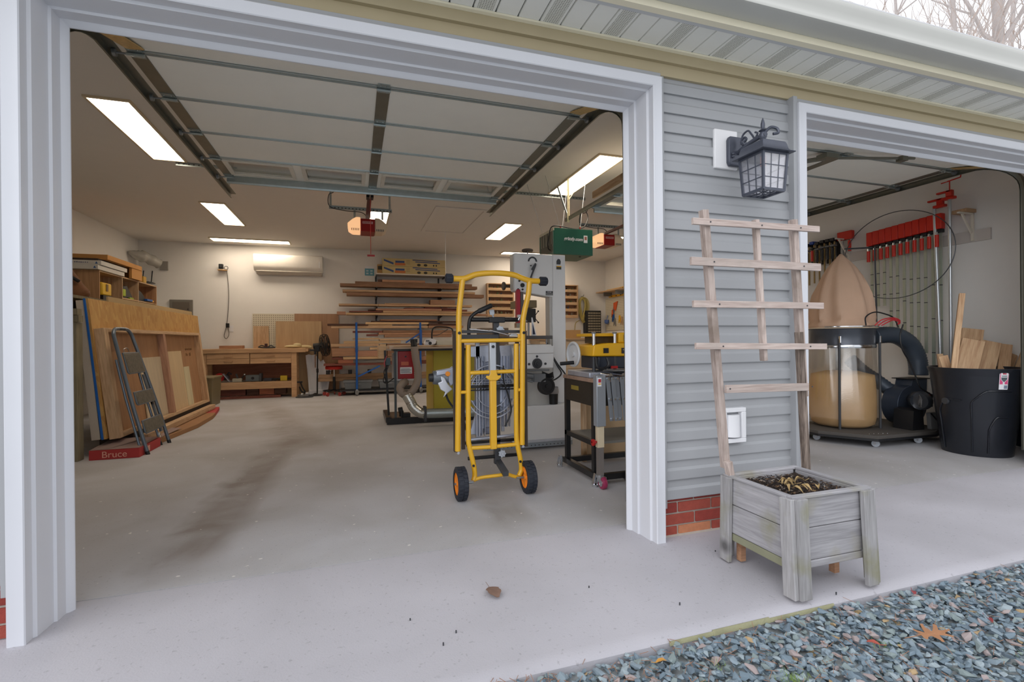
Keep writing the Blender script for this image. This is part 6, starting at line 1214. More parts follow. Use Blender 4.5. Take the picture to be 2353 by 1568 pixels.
# blower
BX, BY, BZ = 5.98, 3.84, .36
vol = []
for i in range(30):
    a = PI/2+i*2*PI/30*.93; r = .20+.075*i/29; vol.append((BX-.02+r*math.cos(a), BZ+r*math.sin(a)))
vol = [p for p in vol if not (p[0] > BX+.05 and p[1] > BZ+.10)]
vol += [(BX+.24, BZ+.02), (BX+.24, BZ+.275), (BX+.0, BZ+.275), (BX-.04, BZ+.21)]
cx_ = sum(p[0] for p in vol)/len(vol); cz_ = sum(p[1] for p in vol)/len(vol); vol.sort(key=lambda p: math.atan2(p[1]-cz_, p[0]-cx_))
BLW = P('blower_blue_black', (66, 76, 92), .35, .3, var=.2, vs=8)
MB().prism(vol, BY, BY+.18, 'y').build('blower_housing', BLW, t, bevel=.004)
MB().box(BX-.04, BX+.27, BY-.02, BY+.2, BZ+.275, BZ+.285).build('outlet_flange', BLK, t)
MB().tube([(5.64, 3.55, .44), (5.66, 3.55, .44), (5.72, 3.60, .44), (5.88, 3.72, .42), (5.92, 3.78, .42)], [.075, .095, .098, .095, .08], 22).build('motor', P('motor_black', (62, 66, 72), .35, .2), t, smooth=50)
cg = Matrix.Translation((5.632, 3.543, .44)) @ Matrix.Rotation(math.radians(-40), 4, 'Z') @ Matrix.Rotation(-PI/2, 4, 'Y'); m = MB()
for r_ in (.018, .032, .046, .06): m.tube([cg @ Vector((r_*math.cos(a), r_*math.sin(a), .008)) for a in [k*PI/10 for k in range(20)]], .003, 5, closed=True)
for k in range(5): a = k*2*PI/5; m.tube([cg @ Vector((0, 0, .008)), cg @ Vector((.07*math.cos(a), .07*math.sin(a), .006))], .003, 5)
m.build('fan_grille', MGREY, t)
sb = MB().box(5.80, 5.92, 3.60, 3.70, .36, .50).build('switch_box', BLK, t, bevel=.006); MB().box(5.83, 5.87, 3.594, 3.60, .475, .50).build('red_switch', RED, sb); MB().box(5.80, 5.90, 3.62, 3.74, .505, .515).build('red_plate', DGREY, t)
MB().prism([(5.60, .126), (5.78, .126), (5.76, .33), (5.70, .35), (5.62, .33)], 3.60, 3.80, 'y').build('motor_foot', BLK, t); MB().prism([(5.86, .126), (5.98, .126), (5.96, .30), (5.84, .30)], 3.58, 3.62, 'y').build('motor_bracket', MGREY, t)
m = MB(); ribbed(m, [(5.60, 4.0, 1.125), (5.70, 3.97, 1.14), (5.86, 3.93, 1.13), (6.02, 3.90, 1.04), (6.10, 3.88, .90), (6.12, 3.87, .78), (6.12, 3.87, .68)], .088, .022, .07, 20); m.build('outlet_hose', P('slate_hose', (74, 84, 96), .4, .2), t, smooth=75)
MB().lathe([(.092, 0), (.092, .03)], 24, Matrix.Translation((5.60, 4.0, 1.125)) @ Matrix.Rotation(PI/2, 4, 'Y')).build('hose_clamp', CHROME, t)
m = MB(); ribbed(m, [(5.62, 4.30, .86), (5.72, 4.22, .72), (5.83, 4.12, .60), (5.92, 4.02, .48)], .07, .022, .10, 18); m.build('inlet_hose', P('slate_hose', (74, 84, 96), .4, .2), t, smooth=75)
MB().tube(spline([(5.56, 3.66, 1.25), (5.50, 3.65, 1.12), (5.52, 3.64, .98), (5.62, 3.64, .85), (5.68, 3.62, .70), (5.72, 3.60, .58), (5.85, 3.58, .50), (6.02, 3.56, .38), (6.08, 3.56, .28), (5.95, 3.55, .20), (5.82, 3.56, .30)], 8), .007, 6).build('power_cord', BLK, t)
MB().tube(spline([(5.10, 3.72, 1.24), (5.10, 3.72, 1.33), (5.20, 3.70, 1.38), (5.36, 3.70, 1.36), (5.48, 3.70, 1.32), (5.52, 3.68, 1.22)], 6), .007, 6).build('cord_loop', BLK, t)
m = MB(); 
for k in range(3): m.tube(spline([(5.20+.05*k, 3.70, 1.24), (5.28+.05*k, 3.68, 1.30-.01*k), (5.45, 3.68, 1.32-.012*k), (5.56, 3.69, 1.29-.01*k), (5.52, 3.70, 1.245)], 6), .006, 6)
m.build('red_cord', P('red_wire', (206, 50, 60), .5), t)
# trash can
t = thing('trash_can', 'large black plastic trash can full of wood offcuts', 'trash can', (5.53, 3.2, 0))
TX, TY = 5.70, 3.10; BLG = P('black_can_plastic', (34, 37, 44), .28, var=.2, vs=6)
OFFCUTS = [((5.56, 3.16, .45), (5.44, 3.22, .93), .07, .02), ((5.40, 3.12, .70), (5.60, 3.15, 1.53), .045, .045), ((5.76, 3.26, .30), (6.10, 3.34, 1.19), .17, .035), ((5.50, 3.12, .55), (5.76, 3.15, 1.08), .17, .035), ((5.66, 3.08, .50), (5.98, 3.13, 1.06), .16, .035), ((5.80, 2.98, .30), (6.16, 3.10, 1.03), .09, .03), ((5.84, 2.94, .45), (6.34, 3.02, .97), .09, .03), ((5.86, 3.06, .45), (6.33, 3.14, .93), .09, .03), ((5.62, 3.30, .4), (5.66, 3.38, .94), .05, .03)]
def can_r(z): return .255+.095*(z/.82)
n = 48; rings = []
for z in (0, .02, .2, .4, .6, .74, .76, .80, .815, .82): rings.append([(TX+(can_r(z)+(.012 if z >= .80 else 0))*math.cos(i*2*PI/n), TY+(can_r(z)+(.012 if z >= .80 else 0))*math.sin(i*2*PI/n), z) for i in range(n)])
for z in (.82, .6, .1): rings.append([(TX+(can_r(z)-.012)*math.cos(i*2*PI/n), TY+(can_r(z)-.012)*math.sin(i*2*PI/n), z) for i in range(n)])
vs = [v for r in rings for v in r]; m = MB().add(vs, [(i*n+j, i*n+(j+1) % n, (i+1)*n+(j+1) % n, (i+1)*n+j) for i in range(len(rings)-1) for j in range(n)]+[tuple(range(n))[::-1], tuple((len(rings)-1)*n+j for j in range(n))]); m.build('can_body', BLG, t, smooth=50)
def surf(a, z, off=.004): r = can_r(z)+off; return (TX+r*math.cos(a), TY+r*math.sin(a), z)
AF = math.atan2(-TY, -TX)  # direction that faces the viewer side of the can
for (a0, a1, zt, zb, nm) in ((-.10, .78, .62, .04, 'arch_rib'), (.30, .75, .38, .04, 'arch_rib'), (-1.0, -.32, .52, .04, 'arch_rib')):
    pts = [surf(AF+a0, zb)]+[surf(AF+a0, zb+(zt-.12-zb)*k/4) for k in range(1, 5)]
    for k in range(1, 8): f_ = k/8; pts.append(surf(AF+a0+(a1-a0)*f_*1.0, zt-.12+.12*math.sin(min(1, f_*2.2)*PI/2)))
    pts.append(surf(AF+a1, zt)); MB().tube(spline(pts, 3), .007, 6).build(nm, BLG, t, smooth=60)
lbl = MB(); z0, z1, a0, a1 = .635, .795, AF+.46, AF+.66; vs = []
for i in range(5):
    a = a0+(a1-a0)*i/4; vs += [surf(a, z0, .003), surf(a, z1, .003), surf(a, z1, .005), surf(a, z0, .005)]
lbl.add(vs, [f for i in range(4) for f in ((4*i, 4*i+1, 4*i+5, 4*i+4), (4*i+1, 4*i+2, 4*i+6, 4*i+5), (4*i+2, 4*i+3, 4*i+7, 4*i+6), (4*i+3, 4*i, 4*i+4, 4*i+7))]); lb_ = lbl.build('label', PAPER, t)
def patch(nm, a0, a1, z0, z1, mt, off=.0065):
    m = MB(); vs = []
    for i in range(4): a = a0+(a1-a0)*i/3; vs += [surf(a, z0, off), surf(a, z1, off)]
    m.add(vs, [(2*i, 2*i+1, 2*i+3, 2*i+2) for i in range(3)]); return m.build(nm, mt, lb_)
def spatch(nm, pts, mt, off):
    A0, A1, Z0_, Z1_ = AF+.46, AF+.66, .635, .795
    m = MB(); vs = [surf(A0+(A1-A0)*u, Z0_+(Z1_-Z0_)*v, off) for u, v in pts]; m.add(vs, [tuple(range(len(vs)))]); return m.build(nm, mt, lb_, smooth=None)
spatch('pink_field', [(.05, .30), (.95, .30), (.95, .95), (.80, .985), (.5, .99), (.20, .985), (.05, .95)], P('label_pink', (222, 84, 132), .5), .0062)
spatch('white_shield', [(.5, .38), (.88, .56), (.90, .93), (.5, .965), (.12, .93), (.14, .56)], PAPER, .0069)
spatch('grey_shield', [(.5, .42), (.80, .56), (.82, .69), (.18, .69), (.20, .56)], P('label_grey', (92, 98, 104), .5), .0076)
spatch('red_band', [(.28, .86), (.72, .86), (.70, .92), (.30, .92)], P('label_red2', (200, 40, 70), .5), .0076)
spatch('dark_band', [(.22, .745), (.78, .745), (.78, .79), (.22, .79)], P('label_grey', (92, 98, 104), .5), .0076)
spatch('barcode', [(.55, .05), (.93, .05), (.93, .24), (.55, .24)], P('label_bluegrey', (130, 140, 160), .5), .0062)
m = MB(); m.lathe([(.03, 0), (.03, .02)], 14, Matrix.Translation(surf(AF-.72, .50, 0)) @ Matrix.Rotation(AF-.72, 4, 'Z') @ Matrix.Rotation(PI/2, 4, 'Y')); m.build('clip', DGREY, t)
WD = OFFCUTS
WL = ['short cut-off at the left rim of the trash can', 'tall thin stick rising highest from the trash can', 'wide stained board behind the other offcuts in the can', 'wide knotty board in the middle of the can', 'brown-faced board beside the knotty one in the can', 'narrow pale board right of the brown one in the can', 'flat board leaning out over the right rim of the can', 'second board leaning right over the can rim, behind the first', 'short broken stick at the back of the can']
for (a, b, w_, h_), lb in zip(WD, WL):
    a = Vector(a); b = Vector(b); d = (b-a); L_ = d.length; o = MB().box(-w_/2, w_/2, -h_/2, h_/2, 0, L_).build('wood_offcut', WOOD('offcut_pine_z', (222, 182, 130), (186, 136, 86), 'z', knots=3.5, bump=.3), bevel=.003)
    zax = d.normalized(); yax = Vector((.8, .6, 0)); yax = (yax-zax*yax.dot(zax)).normalized(); xax = yax.cross(zax); o.matrix_world = Matrix.Translation(a) @ Matrix((xax, yax, zax)).transposed().to_4x4(); tag(o, lb, 'offcut', 'offcuts in the trash can')
t = thing('bin_cover', 'black round bin lid leaning on the right wall beside the trash can', 'cover', (6.1, 3.0, 0)); MB().lathe([(.33, -.012), (.34, 0), (.33, .012), (.28, .03), (.1, .035)], 32, Matrix.Translation((6.24, 3.05, .345)) @ Matrix.Rotation(math.radians(80), 4, 'Y')).build('lid_disc', BLG, t, smooth=40); MB().tube([(6.20, 2.95, .36), (6.17, 2.98, .40), (6.17, 3.12, .40), (6.20, 3.15, .36)], .012, 8).build('lid_handle', BLG, t)
outlet('wall_outlet', 'white wall outlet on the right wall behind the dust collector', 6.34, 4.44, 1.27, 'x')
# ------------------------------------------------------------------ clamps on the right wall
t = thing('clamp_rail', 'white wooden rail with metal brackets carrying the clamps on the right wall', 'rail', (6.3, 4.2, 2.3))
MB().box(6.318, 6.339, 3.30, 5.45, 2.13, 2.25).build('rail_board', P('rail_white', (206, 200, 194), .6), t)
for y in (3.45, 4.83):
    m = MB(); m.box(6.08, 6.32, y-.012, y+.012, 2.42, 2.435); m.box(6.30, 6.318, y-.012, y+.012, 2.14, 2.43); m.beam((6.14, y, 2.42), (6.29, y, 2.22), .014, .02); m.build('bracket', P('bracket_white', (226, 220, 206), .5), t)
MB().box(6.24, 6.27, 3.75, 4.52, 2.20, 2.22).build('hang_bar', BLKM, t)
def bar_clamp(y, ztop, zbot, lb, jaw=1):
    t = thing('bar_clamp', lb, 'clamp', (6.2, y, ztop), 'red parallel bar clamps'); x = 6.2
    MB().box(x-.005, x+.005, y-.015, y+.015, zbot, ztop-.02).build('steel_bar', P('clamp_bar_steel', (176, 184, 168), .4, .5), t)
    MB().box(x-.05, x+.02, y-.036, y+.036, ztop-.17, ztop).build('fixed_jaw', REDP, t, bevel=.006); MB().box(x-.03, x+.02, y-.03, y+.03, ztop-.21, ztop-.172).build('sliding_arm', BLK, t, bevel=.004)
    h = MB().cyl((x-.045, y+.01, ztop-.37), (x-.045, y+.01, ztop-.235), .019, n=12).build('handle', REDP, t); MB().cyl((x-.045, y+.01, ztop-.235), (x-.045, y+.01, ztop-.205), .013, n=10).build('ferrule', CHROME, h)
    m = MB()
    for k in range(3): z = zbot+(ztop-.4-zbot)*(k+1)/4; m.box(x-.0055, x+.0055, y-.0155, y+.0155, z, z+.01)
    m.build('bar_mark', DGREY, t)
ys = [4.36, 4.28, 4.20, 4.12, 4.05, 3.98, 3.92, 3.86, 3.80, 3.745, 3.69]
zb_ = [1.50, 1.50, 1.50, 1.22, 1.22, 1.02, .96, .95, .93, .55, .50]
yy = 4.45; WORDS = ['leftmost', 'second from the left', 'third from the left', 'fourth from the left', 'fifth from the left', 'sixth from the left', 'seventh from the left', 'fourth from the right', 'third from the right', 'second from the right', 'rightmost']
for i in range(11): bar_clamp(4.44-.0755*i, 2.43+.005*i, zb_[i], 'red parallel bar clamp, %s in the row of eleven' % WORDS[i])
for i, (y, zt, lb) in enumerate(((3.66, 2.66, 'pipe clamp with red head hanging left of the taller one'), (3.56, 2.72, 'pipe clamp with red crank reaching highest on the wall'))):
    t = thing('pipe_clamp', lb, 'clamp', (6.18, y, zt), 'galvanised pipe clamps'); x = 6.16-.02*i
    MB().cyl((x, y, .48), (x, y+(.06 if i == 0 else 0), zt-.10), .016, n=12).build('pipe', P('galv_pipe', (196, 202, 206), .3, .7), t)
    m = MB(); m.box(x-.03, x+.03, y-.05, y+.06, zt-.12, zt-.09); m.box(x-.02, x+.02, y-.03, y+.03, zt-.09, zt-.02); m.box(x-.02, x+.02, y-.02, y+.12, zt-.04, zt-.02); m.build('clamp_head', REDP, t, bevel=.005)
    if i: MB().tube([(x, y, zt-.02), (x, y, zt+.08), (x, y+.08, zt+.075), ], .006, 6).build('screw_arm', REDP, t); MB().tube([(x, y+.02, zt+.08), (x, y-.10, zt+.09), (x, y-.11, zt+.15)], .007, 6).build('crank', REDP, t)
tag(MB().box(6.16, 6.32, 3.42, 3.56, 2.437, 2.475).build('wood_offcut', LUM['t'], bevel=.003), 'brown wood block lying on the right bracket of the clamp rail', 'offcut')
t = thing('wire_hoop', 'large thin steel hoop hanging around the red clamps', 'hoop', (6.22, 4.1, 2.08)); MB().tube([(6.09, 4.10+.62*math.cos(a), 2.085+.51*math.sin(a)) for a in [i*PI/36 for i in range(72)]], .005, 6, closed=True).build('hoop', P('dark_wire', (92, 96, 100), .4, .5), t)
t = thing('red_clamp', 'single short red clamp above the cloth bag', 'clamp', (6.26, 4.85, 2.4)); MB().box(6.22, 6.28, 4.72, 4.92, 2.42, 2.53).build('jaw', REDP, t, bevel=.006); MB().cyl((6.24, 4.76, 2.26), (6.24, 4.76, 2.40), .02, n=10).build('handle', REDP, t); MB().box(6.25, 6.26, 4.86, 4.89, 1.6, 2.42).build('steel_bar', STEEL, t)
SC = [(5.36, 2.42, BLK, 'black'), (5.28, 2.44, P('clamp_blue', (30, 70, 160), .4), 'blue and red'), (5.20, 2.42, BLK, 'black'), (5.12, 2.43, BLK, 'black'), (5.04, 2.43, BLK, 'black'), (4.97, 2.43, BLK, 'black')]
for i, (y, z, mt, cn) in enumerate(SC):
    t = thing('small_clamp', '%s bar clamp %s, left end of the rail' % (cn, ['furthest left', 'with bright red handle', 'just right of the red-handled one', 'fourth', 'fifth', 'closest to the cloth bag'][i]), 'clamp', (6.24, y, z), 'small clamps at the left of the rail')
    MB().box(6.235, 6.245, y-.01, y+.01, z-.55, z+.04).build('steel_bar', P('brassy_steel', (150, 130, 90), .4, .7), t); MB().box(6.18, 6.317, y-.03, y+.03, z-.0, z+.04).build('jaw', mt, t, bevel=.004); MB().box(6.300, 6.317, y-.02, y+.02, 2.15, z).build('hook', BLK, t); MB().box(6.18, 6.25, y-.03, y+.03, z-.07, z-.05).build('jaw', BLK if mt is not BLK else MGREY, t, bevel=.003)
    MB().cyl((6.20, y, z-.24), (6.20, y, z-.09), .018, n=10).build('handle', REDP if i == 1 else BLK, t)
tag(MB().box(5.98, 6.02, 5.45, 5.75, 0, 1.75).build('leaning_board', PINEY), 'pale board corner showing between casing and cloth bag', 'board')

# ================================================================== outside: lantern, vent, trellis, planter
LB = P('lantern_slate', (78, 82, 94), .35, .3, var=.15, vs=20)
t = thing('wall_lantern', 'slate grey coach lantern on a white block between the garage doors', 'lantern', (2.10, 2.3, 2.0))
MB().box(2.005, 2.17, 2.335, 2.356, 2.115, 2.345).build('mount_block', WHITE, t, bevel=.006)
cx, cy, hw = 2.150, 2.128, .082       # lantern body axis
m = MB(); m.prism([(2.095, 2.30), (2.205, 2.30), (2.215, 2.28), (2.215, 2.15), (2.205, 2.13), (2.095, 2.13), (2.085, 2.15), (2.085, 2.28)], 2.31, 2.335, 'y'); m.build('back_plate', LB, t, bevel=.004)
zt, zb, wt, wb = 2.118, 1.915, .082, .070
def sq(w_, z): return [(cx-w_, cy-w_, z), (cx+w_, cy-w_, z), (cx+w_, cy+w_, z), (cx-w_, cy+w_, z)]
def frus(levels):
    vs = []; [vs.extend(sq(w_, z)) for w_, z in levels]; n_ = len(levels)
    return MB().add(vs, [(4*i+j, 4*i+(j+1) % 4, 4*i+4+(j+1) % 4, 4*i+4+j) for i in range(n_-1) for j in range(4)]+[(3, 2, 1, 0), tuple(4*(n_-1)+j for j in range(4))])
frus([(.112, 2.118), (.112, 2.123), (.098, 2.128), (.088, 2.140), (.083, 2.165), (.078, 2.180), (.066, 2.186), (.02, 2.192)]).build('roof_cap', LB, t, bevel=.003, smooth=30)
def side_pts(s_, f_, g):   # s_ side index, f_ 0..1 across, g 0..1 up
    w_ = wb+(wt-wb)*g; z = zb+(zt-zb)*g; u = -w_+2*w_*f_
    return {0: (cx+u, cy-w_, z), 1: (cx+w_, cy+u, z), 2: (cx-u, cy+w_, z), 3: (cx-w_, cy-u, z)}[s_]
for s_ in range(4):
    m = MB()
    m.beam(side_pts(s_, 0, 0), side_pts(s_, 0, 1), .012, .012)
    m.build('corner_post', LB, t)
    b_ = MB(); b_.beam(side_pts(s_, 0, .02), side_pts(s_, 1, .02), .010, .014); b_.beam(side_pts(s_, 0, .97), side_pts(s_, 1, .97), .010, .012)
    for f_ in (1/3, 2/3): b_.beam(side_pts(s_, f_, 0), side_pts(s_, f_, 1), .005, .005)
    for g in (.33, .65): b_.beam(side_pts(s_, 0, g), side_pts(s_, 1, g), .005, .005)
    b_.build('glazing_bar', LB, t)
    for i in range(3):
        for j in range(3):
            g0, g1 = (.04, .33, .65)[j], (.33, .65, .95)[j]; q_ = [Vector(side_pts(s_, i/3, g0)), Vector(side_pts(s_, (i+1)/3, g0)), Vector(side_pts(s_, (i+1)/3, g1)), Vector(side_pts(s_, i/3, g1))]
            c_ = Vector((cx, cy, 0)); nrm = (q_[1]-q_[0]).cross(q_[3]-q_[0]).normalized()*.002
            MB().add(q_+[v+nrm for v in q_], [(0, 1, 2, 3), (7, 6, 5, 4), (0, 4, 5, 1), (1, 5, 6, 2), (2, 6, 7, 3), (3, 7, 4, 0)]).build('pane', GLASS('lantern_glass', (.95, .95, .97), .04, .72), t, smooth=None)
m = MB(); 
for a, b in (((-1, -1), (1, -1)), ((1, -1), (1, 1)), ((1, 1), (-1, 1)), ((-1, 1), (-1, -1))): m.beam((cx+a[0]*wb, cy+a[1]*wb, zb), (cx+b[0]*wb, cy+b[1]*wb, zb), .012, .008)
for u in (-.023, .023): m.beam((cx+u, cy-wb, zb), (cx+u, cy+wb, zb), .005, .005); m.beam((cx-wb, cy+u, zb), (cx+wb, cy+u, zb), .005, .005)
m.build('bottom_grid', LB, t)
MB().cyl((cx, cy, zt), (cx, cy, zt-.05), .016, n=12).build('socket', P('socket_orange', (206, 110, 80), .5), t); MB().lathe([(.010, 0), (.02, -.03), (.02, -.06), (.008, -.08)], 12, Matrix.Translation((cx, cy, zt-.05))).build('bulb', GLASS('bulb_glass', (1, 1, .97), .05, .6), t)
MB().tube(spline([(2.15, 2.312, 2.205), (2.15, 2.26, 2.222), (2.15, 2.20, 2.232), (cx, cy+.02, 2.236), (cx, cy-.02, 2.236)], 6), .0125, 10).build('arm', LB, t, smooth=60)
def scroll(pts, r=.006): return MB().tube(spline(pts, 8), r, 8)
scroll([(2.15, 2.27, 2.235), (2.15, 2.285, 2.262), (2.15, 2.262, 2.278), (2.15, 2.245, 2.262), (2.15, 2.262, 2.252)], .006).build('scroll', LB, t); scroll([(2.15, 2.285, 2.245), (2.15, 2.275, 2.292), (2.15, 2.235, 2.305), (2.15, 2.205, 2.27), (2.15, 2.185, 2.243), (2.15, 2.165, 2.262), (2.15, 2.182, 2.276)], .0055).build('scroll', LB, t)
scroll([(cx, cy-.01, 2.244), (cx+.02, cy-.03, 2.270), (cx+.05, cy-.045, 2.262), (cx+.055, cy-.05, 2.238), (cx+.03, cy-.04, 2.232)], .008).build('scroll', LB, t)
MB().lathe([(.018, 2.19), (.020, 2.20), (.012, 2.21), (.020, 2.225), (.020, 2.245), (.012, 2.255), (.022, 2.262), (.008, 2.272), (.011, 2.285), (.011, 2.30), (.006, 2.32), (.001, 2.333)], 16, Matrix.Translation((cx, cy, 0))).build('finial', LB, t, smooth=60)
for z in (2.20, 2.215): MB().lathe([(.006, 0), (.009, .006), (.004, .014)], 10, Matrix.Translation((2.11, 2.31, z-.02)) @ Matrix.Rotation(PI/2, 4, 'X')).build('mount_screw', LB, t)
t = thing('dryer_vent', 'white square hooded vent low on the siding behind the trellis', 'vent', (2.12, 2.34, .6))
WV = P('vent_white', (240, 241, 244), .35)
for b_ in ((2.03, 2.20, 2.318, 2.351, .505, .53), (2.03, 2.20, 2.318, 2.351, .685, .71), (2.03, 2.062, 2.318, 2.351, .53, .685), (2.168, 2.20, 2.318, 2.351, .53, .685)): MB().box(*b_).build('frame', WV, t, bevel=.003)
MB().box(2.05, 2.18, 2.349, 2.353, .52, .70).build('back', P('vent_shadow_grey', (150, 152, 156), .6), t); m = MB(); m.lathe([(.052, 0), (.05, .13)], 24, Matrix.Translation((2.115, 2.352, .54))); m.build('hood', WV, t, smooth=50)
# trellis
t = thing('trellis', 'weathered wooden trellis with four long rungs tied to the planter', 'trellis', (2.0, 2.0, .3))
def post(pa, pb, w_, d_, nm, mt, y=2.02): return MB().beam((pa[0], y, pa[1]), (pb[0], y, pb[1]), w_, d_, up=(0, 1, 0)).build(nm, mt, t, bevel=.002)
post((1.675, 1.765), (1.796, .46), .036, .036, 'left_post', TREL, 2.035); post((1.78, .50), (1.855, .125), .030, .034, 'left_post', TREL, 2.0)
post((1.992, 1.735), (2.040, 1.0), .026, .030, 'middle_post', TREL, 2.025); post((2.255, 1.755), (2.320, .80), .034, .034, 'right_post', TREL, 2.035); post((2.285, 1.15), (2.335, .28), .036, .030, 'right_post', BARK, 2.03)
for xa, za, xb, zb_r, h_ in ((1.580, 1.696, 2.395, 1.705, .032), (1.568, 1.500, 2.402, 1.499, .040), (1.580, 1.290, 2.420, 1.291, .034), (1.592, 1.083, 2.440, 1.070, .032)):
    MB().beam((xa, 2.0, za), (xb, 2.0, zb_r), .018, h_).build('rung', TRELX, t, bevel=.002)
MB().beam((1.770, 2.0, .865), (2.310, 2.0, .855), .018, .040).build('rung', TRELX, t, bevel=.002)
for x, z in ((1.68, 1.697), (2.0, 1.70), (2.26, 1.703), (1.70, 1.50), (2.28, 1.50), (1.73, 1.29), (2.30, 1.29), (1.75, 1.08), (2.32, 1.072), (2.33, .856), (1.79, .866)): MB().cyl((x, 1.991, z), (x, 1.988, z), .004, n=6).build('nail_head', DGREY, t)
# planter box: tapered body, splayed corner legs
t = thing('planter_box', 'weathered grey wooden planter box full of dead leaves and mulch', 'planter', (2.0, 1.8, 0))
xa, xb, ya, yb = 1.79, 2.235, 1.63, 2.02
zt_ = .425
for i, (z0, z1) in enumerate(((.145, .285), (.288, .42))):
    MB().box(xa+.03, xb-.03, ya, ya+.022, z0, z1).build('front_board', GREYW, t, bevel=.003); MB().box(xa+.03, xb-.03, yb-.022, yb, z0, z1).build('back_board', GREYW, t, bevel=.003)
    MB().box(xa, xa+.022, ya+.022, yb-.022, z0, z1).build('side_board', WOOD('weathered_grey_wood_y', (176, 174, 178), (144, 142, 146), 'y', .85, knots=3, grey=(146, 144, 128), bump=.35), t, bevel=.003); MB().box(xb-.022, xb, ya+.022, yb-.022, z0, z1).build('side_board', MATS['weathered_grey_wood_y'], t, bevel=.003)
MB().box(xa+.03, xb-.03, ya-.004, ya+.018, .112, .143).build('bottom_rail', GREYW, t, bevel=.003)
MB().box(xa+.002, xa+.02, ya+.03, yb-.03, .105, .142).build('bottom_rail', P('mossy_wood', (140, 140, 116), .9, var=.2), t, bevel=.003)
for s_ in ((xa, xb, ya-.012, ya+.020), (xa, xb, yb-.020, yb+.012)): MB().box(s_[0]-.012, s_[1]+.012, s_[2], s_[3], .420, .434).build('cap_board', GREYW, t, bevel=.003)
for s_ in ((xa-.012, xa+.020), (xb-.020, xb+.012)): MB().box(s_[0], s_[1], ya+.02, yb-.02, .420, .433).build('cap_board', MATS['weathered_grey_wood_y'], t, bevel=.003)
def leg(x, y, dx, dy, w_=.062):
    """corner leg of two boards splayed outwards at the foot"""
    ex, ey = x+dx*(.010 if dx > 0 else -.004), y+dy*.016
    MB().beam((x-dx*w_/2, y+dy*.012, .425), (ex-dx*w_/2, ey+dy*.012, 0.0), w_, .022, up=(0, 1, 0)).build('leg', GREYZ, t, bevel=.002)
    MB().beam((x+dx*.012, y-dy*(w_/2-.012), .425), (ex+dx*.012, ey-dy*(w_/2-.012), 0.0), .022, w_, up=(0, 1, 0)).build('leg', GREYZ, t, bevel=.002)
leg(xa-.006, ya-.006, -1, -1); leg(xb, ya-.006, 1, -1); leg(xa-.006, yb, -1, 1); leg(xb, yb, 1, 1)
for x, y in ((xa+.04, yb-.05), (xb-.08, ya+.10)): MB().box(x, x+.03, y, y+.03, 0, .15).build('inner_leg', LUM['m'], t)
SO = MB(); n_ = 16; rr = random.Random(2); vs = [(xa+.022+(xb-xa-.044)*i/n_, ya+.022+(yb-ya-.044)*j/n_, .385+.02*math.sin(i*.5)*math.cos(j*.4)+rr.uniform(-.004, .004)) for i in range(n_+1) for j in range(n_+1)]
SO.add(vs, [(i*(n_+1)+j, (i+1)*(n_+1)+j, (i+1)*(n_+1)+j+1, i*(n_+1)+j+1) for i in range(n_) for j in range(n_)]); SO.build('soil', P('dark_mulch_soil', (48, 38, 32), .95, var=.4, bump=.8), t, smooth=80)
m = MB(); MUL = [P('mulch_%d' % i, c, .9, var=.2) for i, c in enumerate([(62, 48, 40), (40, 32, 28), (120, 92, 66), (150, 138, 124)])]
for _ in range(900):
    x, y = rr.uniform(xa+.03, xb-.03), rr.uniform(ya+.03, yb-.03); M_ = Matrix.Translation((x, y, .398+rr.uniform(0, .012))) @ Euler((rr.uniform(-.4, .4), rr.uniform(-.4, .4), rr.uniform(0, 6.3))).to_matrix().to_4x4(); m.mbox(M_, rr.uniform(.008, .022), rr.uniform(.003, .007), .002, rr.choices((0, 1, 2, 3), (5, 4, 1.3, .8))[0])
m.build('mulch', MUL, t, smooth=None, kind='stuff')
DL = P('dry_leaf_tan', (176, 150, 104), .8, var=.2, vs=40)
def leafmesh(L_, W_, seed, curl=.25):
    r = random.Random(seed); m = MB(); n_ = 8; vs = []
    for i in range(n_+1):
        f_ = i/n_; w_ = W_*math.sin(PI*min(1, f_*.96+.04))**.8*(1+.12*math.sin(i*2.1+seed)); z = curl*L_*(math.sin(f_*PI*1.1)*.4)
        vs += [(-L_/2+L_*f_, -w_/2, z+curl*w_*.4*(1+.3*math.sin(i))), (-L_/2+L_*f_, 0, z-curl*w_*.1), (-L_/2+L_*f_, w_/2, z+curl*w_*.4)]
    m.add(vs, [f for i in range(n_) for f in ((3*i, 3*i+1, 3*i+4, 3*i+3), (3*i+1, 3*i+2, 3*i+5, 3*i+4))]); m.tube([(L_/2-.002, 0, 0), (L_/2+L_*.35, 0, .004)], .0012, 4); return m
for i in range(11):
    o = leafmesh(rr.uniform(.035, .06), rr.uniform(.012, .022), i, .9).build('dead_leaf', DL, None); o.parent = t; o.location = (rr.uniform(1.93, 2.10)-2.0, rr.uniform(1.70, 1.84)-1.8, rr.uniform(.412, .425)); o.rotation_euler = (rr.uniform(-.4, .4), rr.uniform(-.3, .3), rr.uniform(0, 6))
o = leafmesh(.105, .062, 3, .16).build('fallen_leaf', P('brown_leaf', (126, 100, 86), .8, var=.3, vs=60)); o.location = (.575, 2.085, .004); o.rotation_euler = (0, 0, 1.2+.5); tag(o, 'single brown fallen leaf lying on the concrete apron', 'leaf')
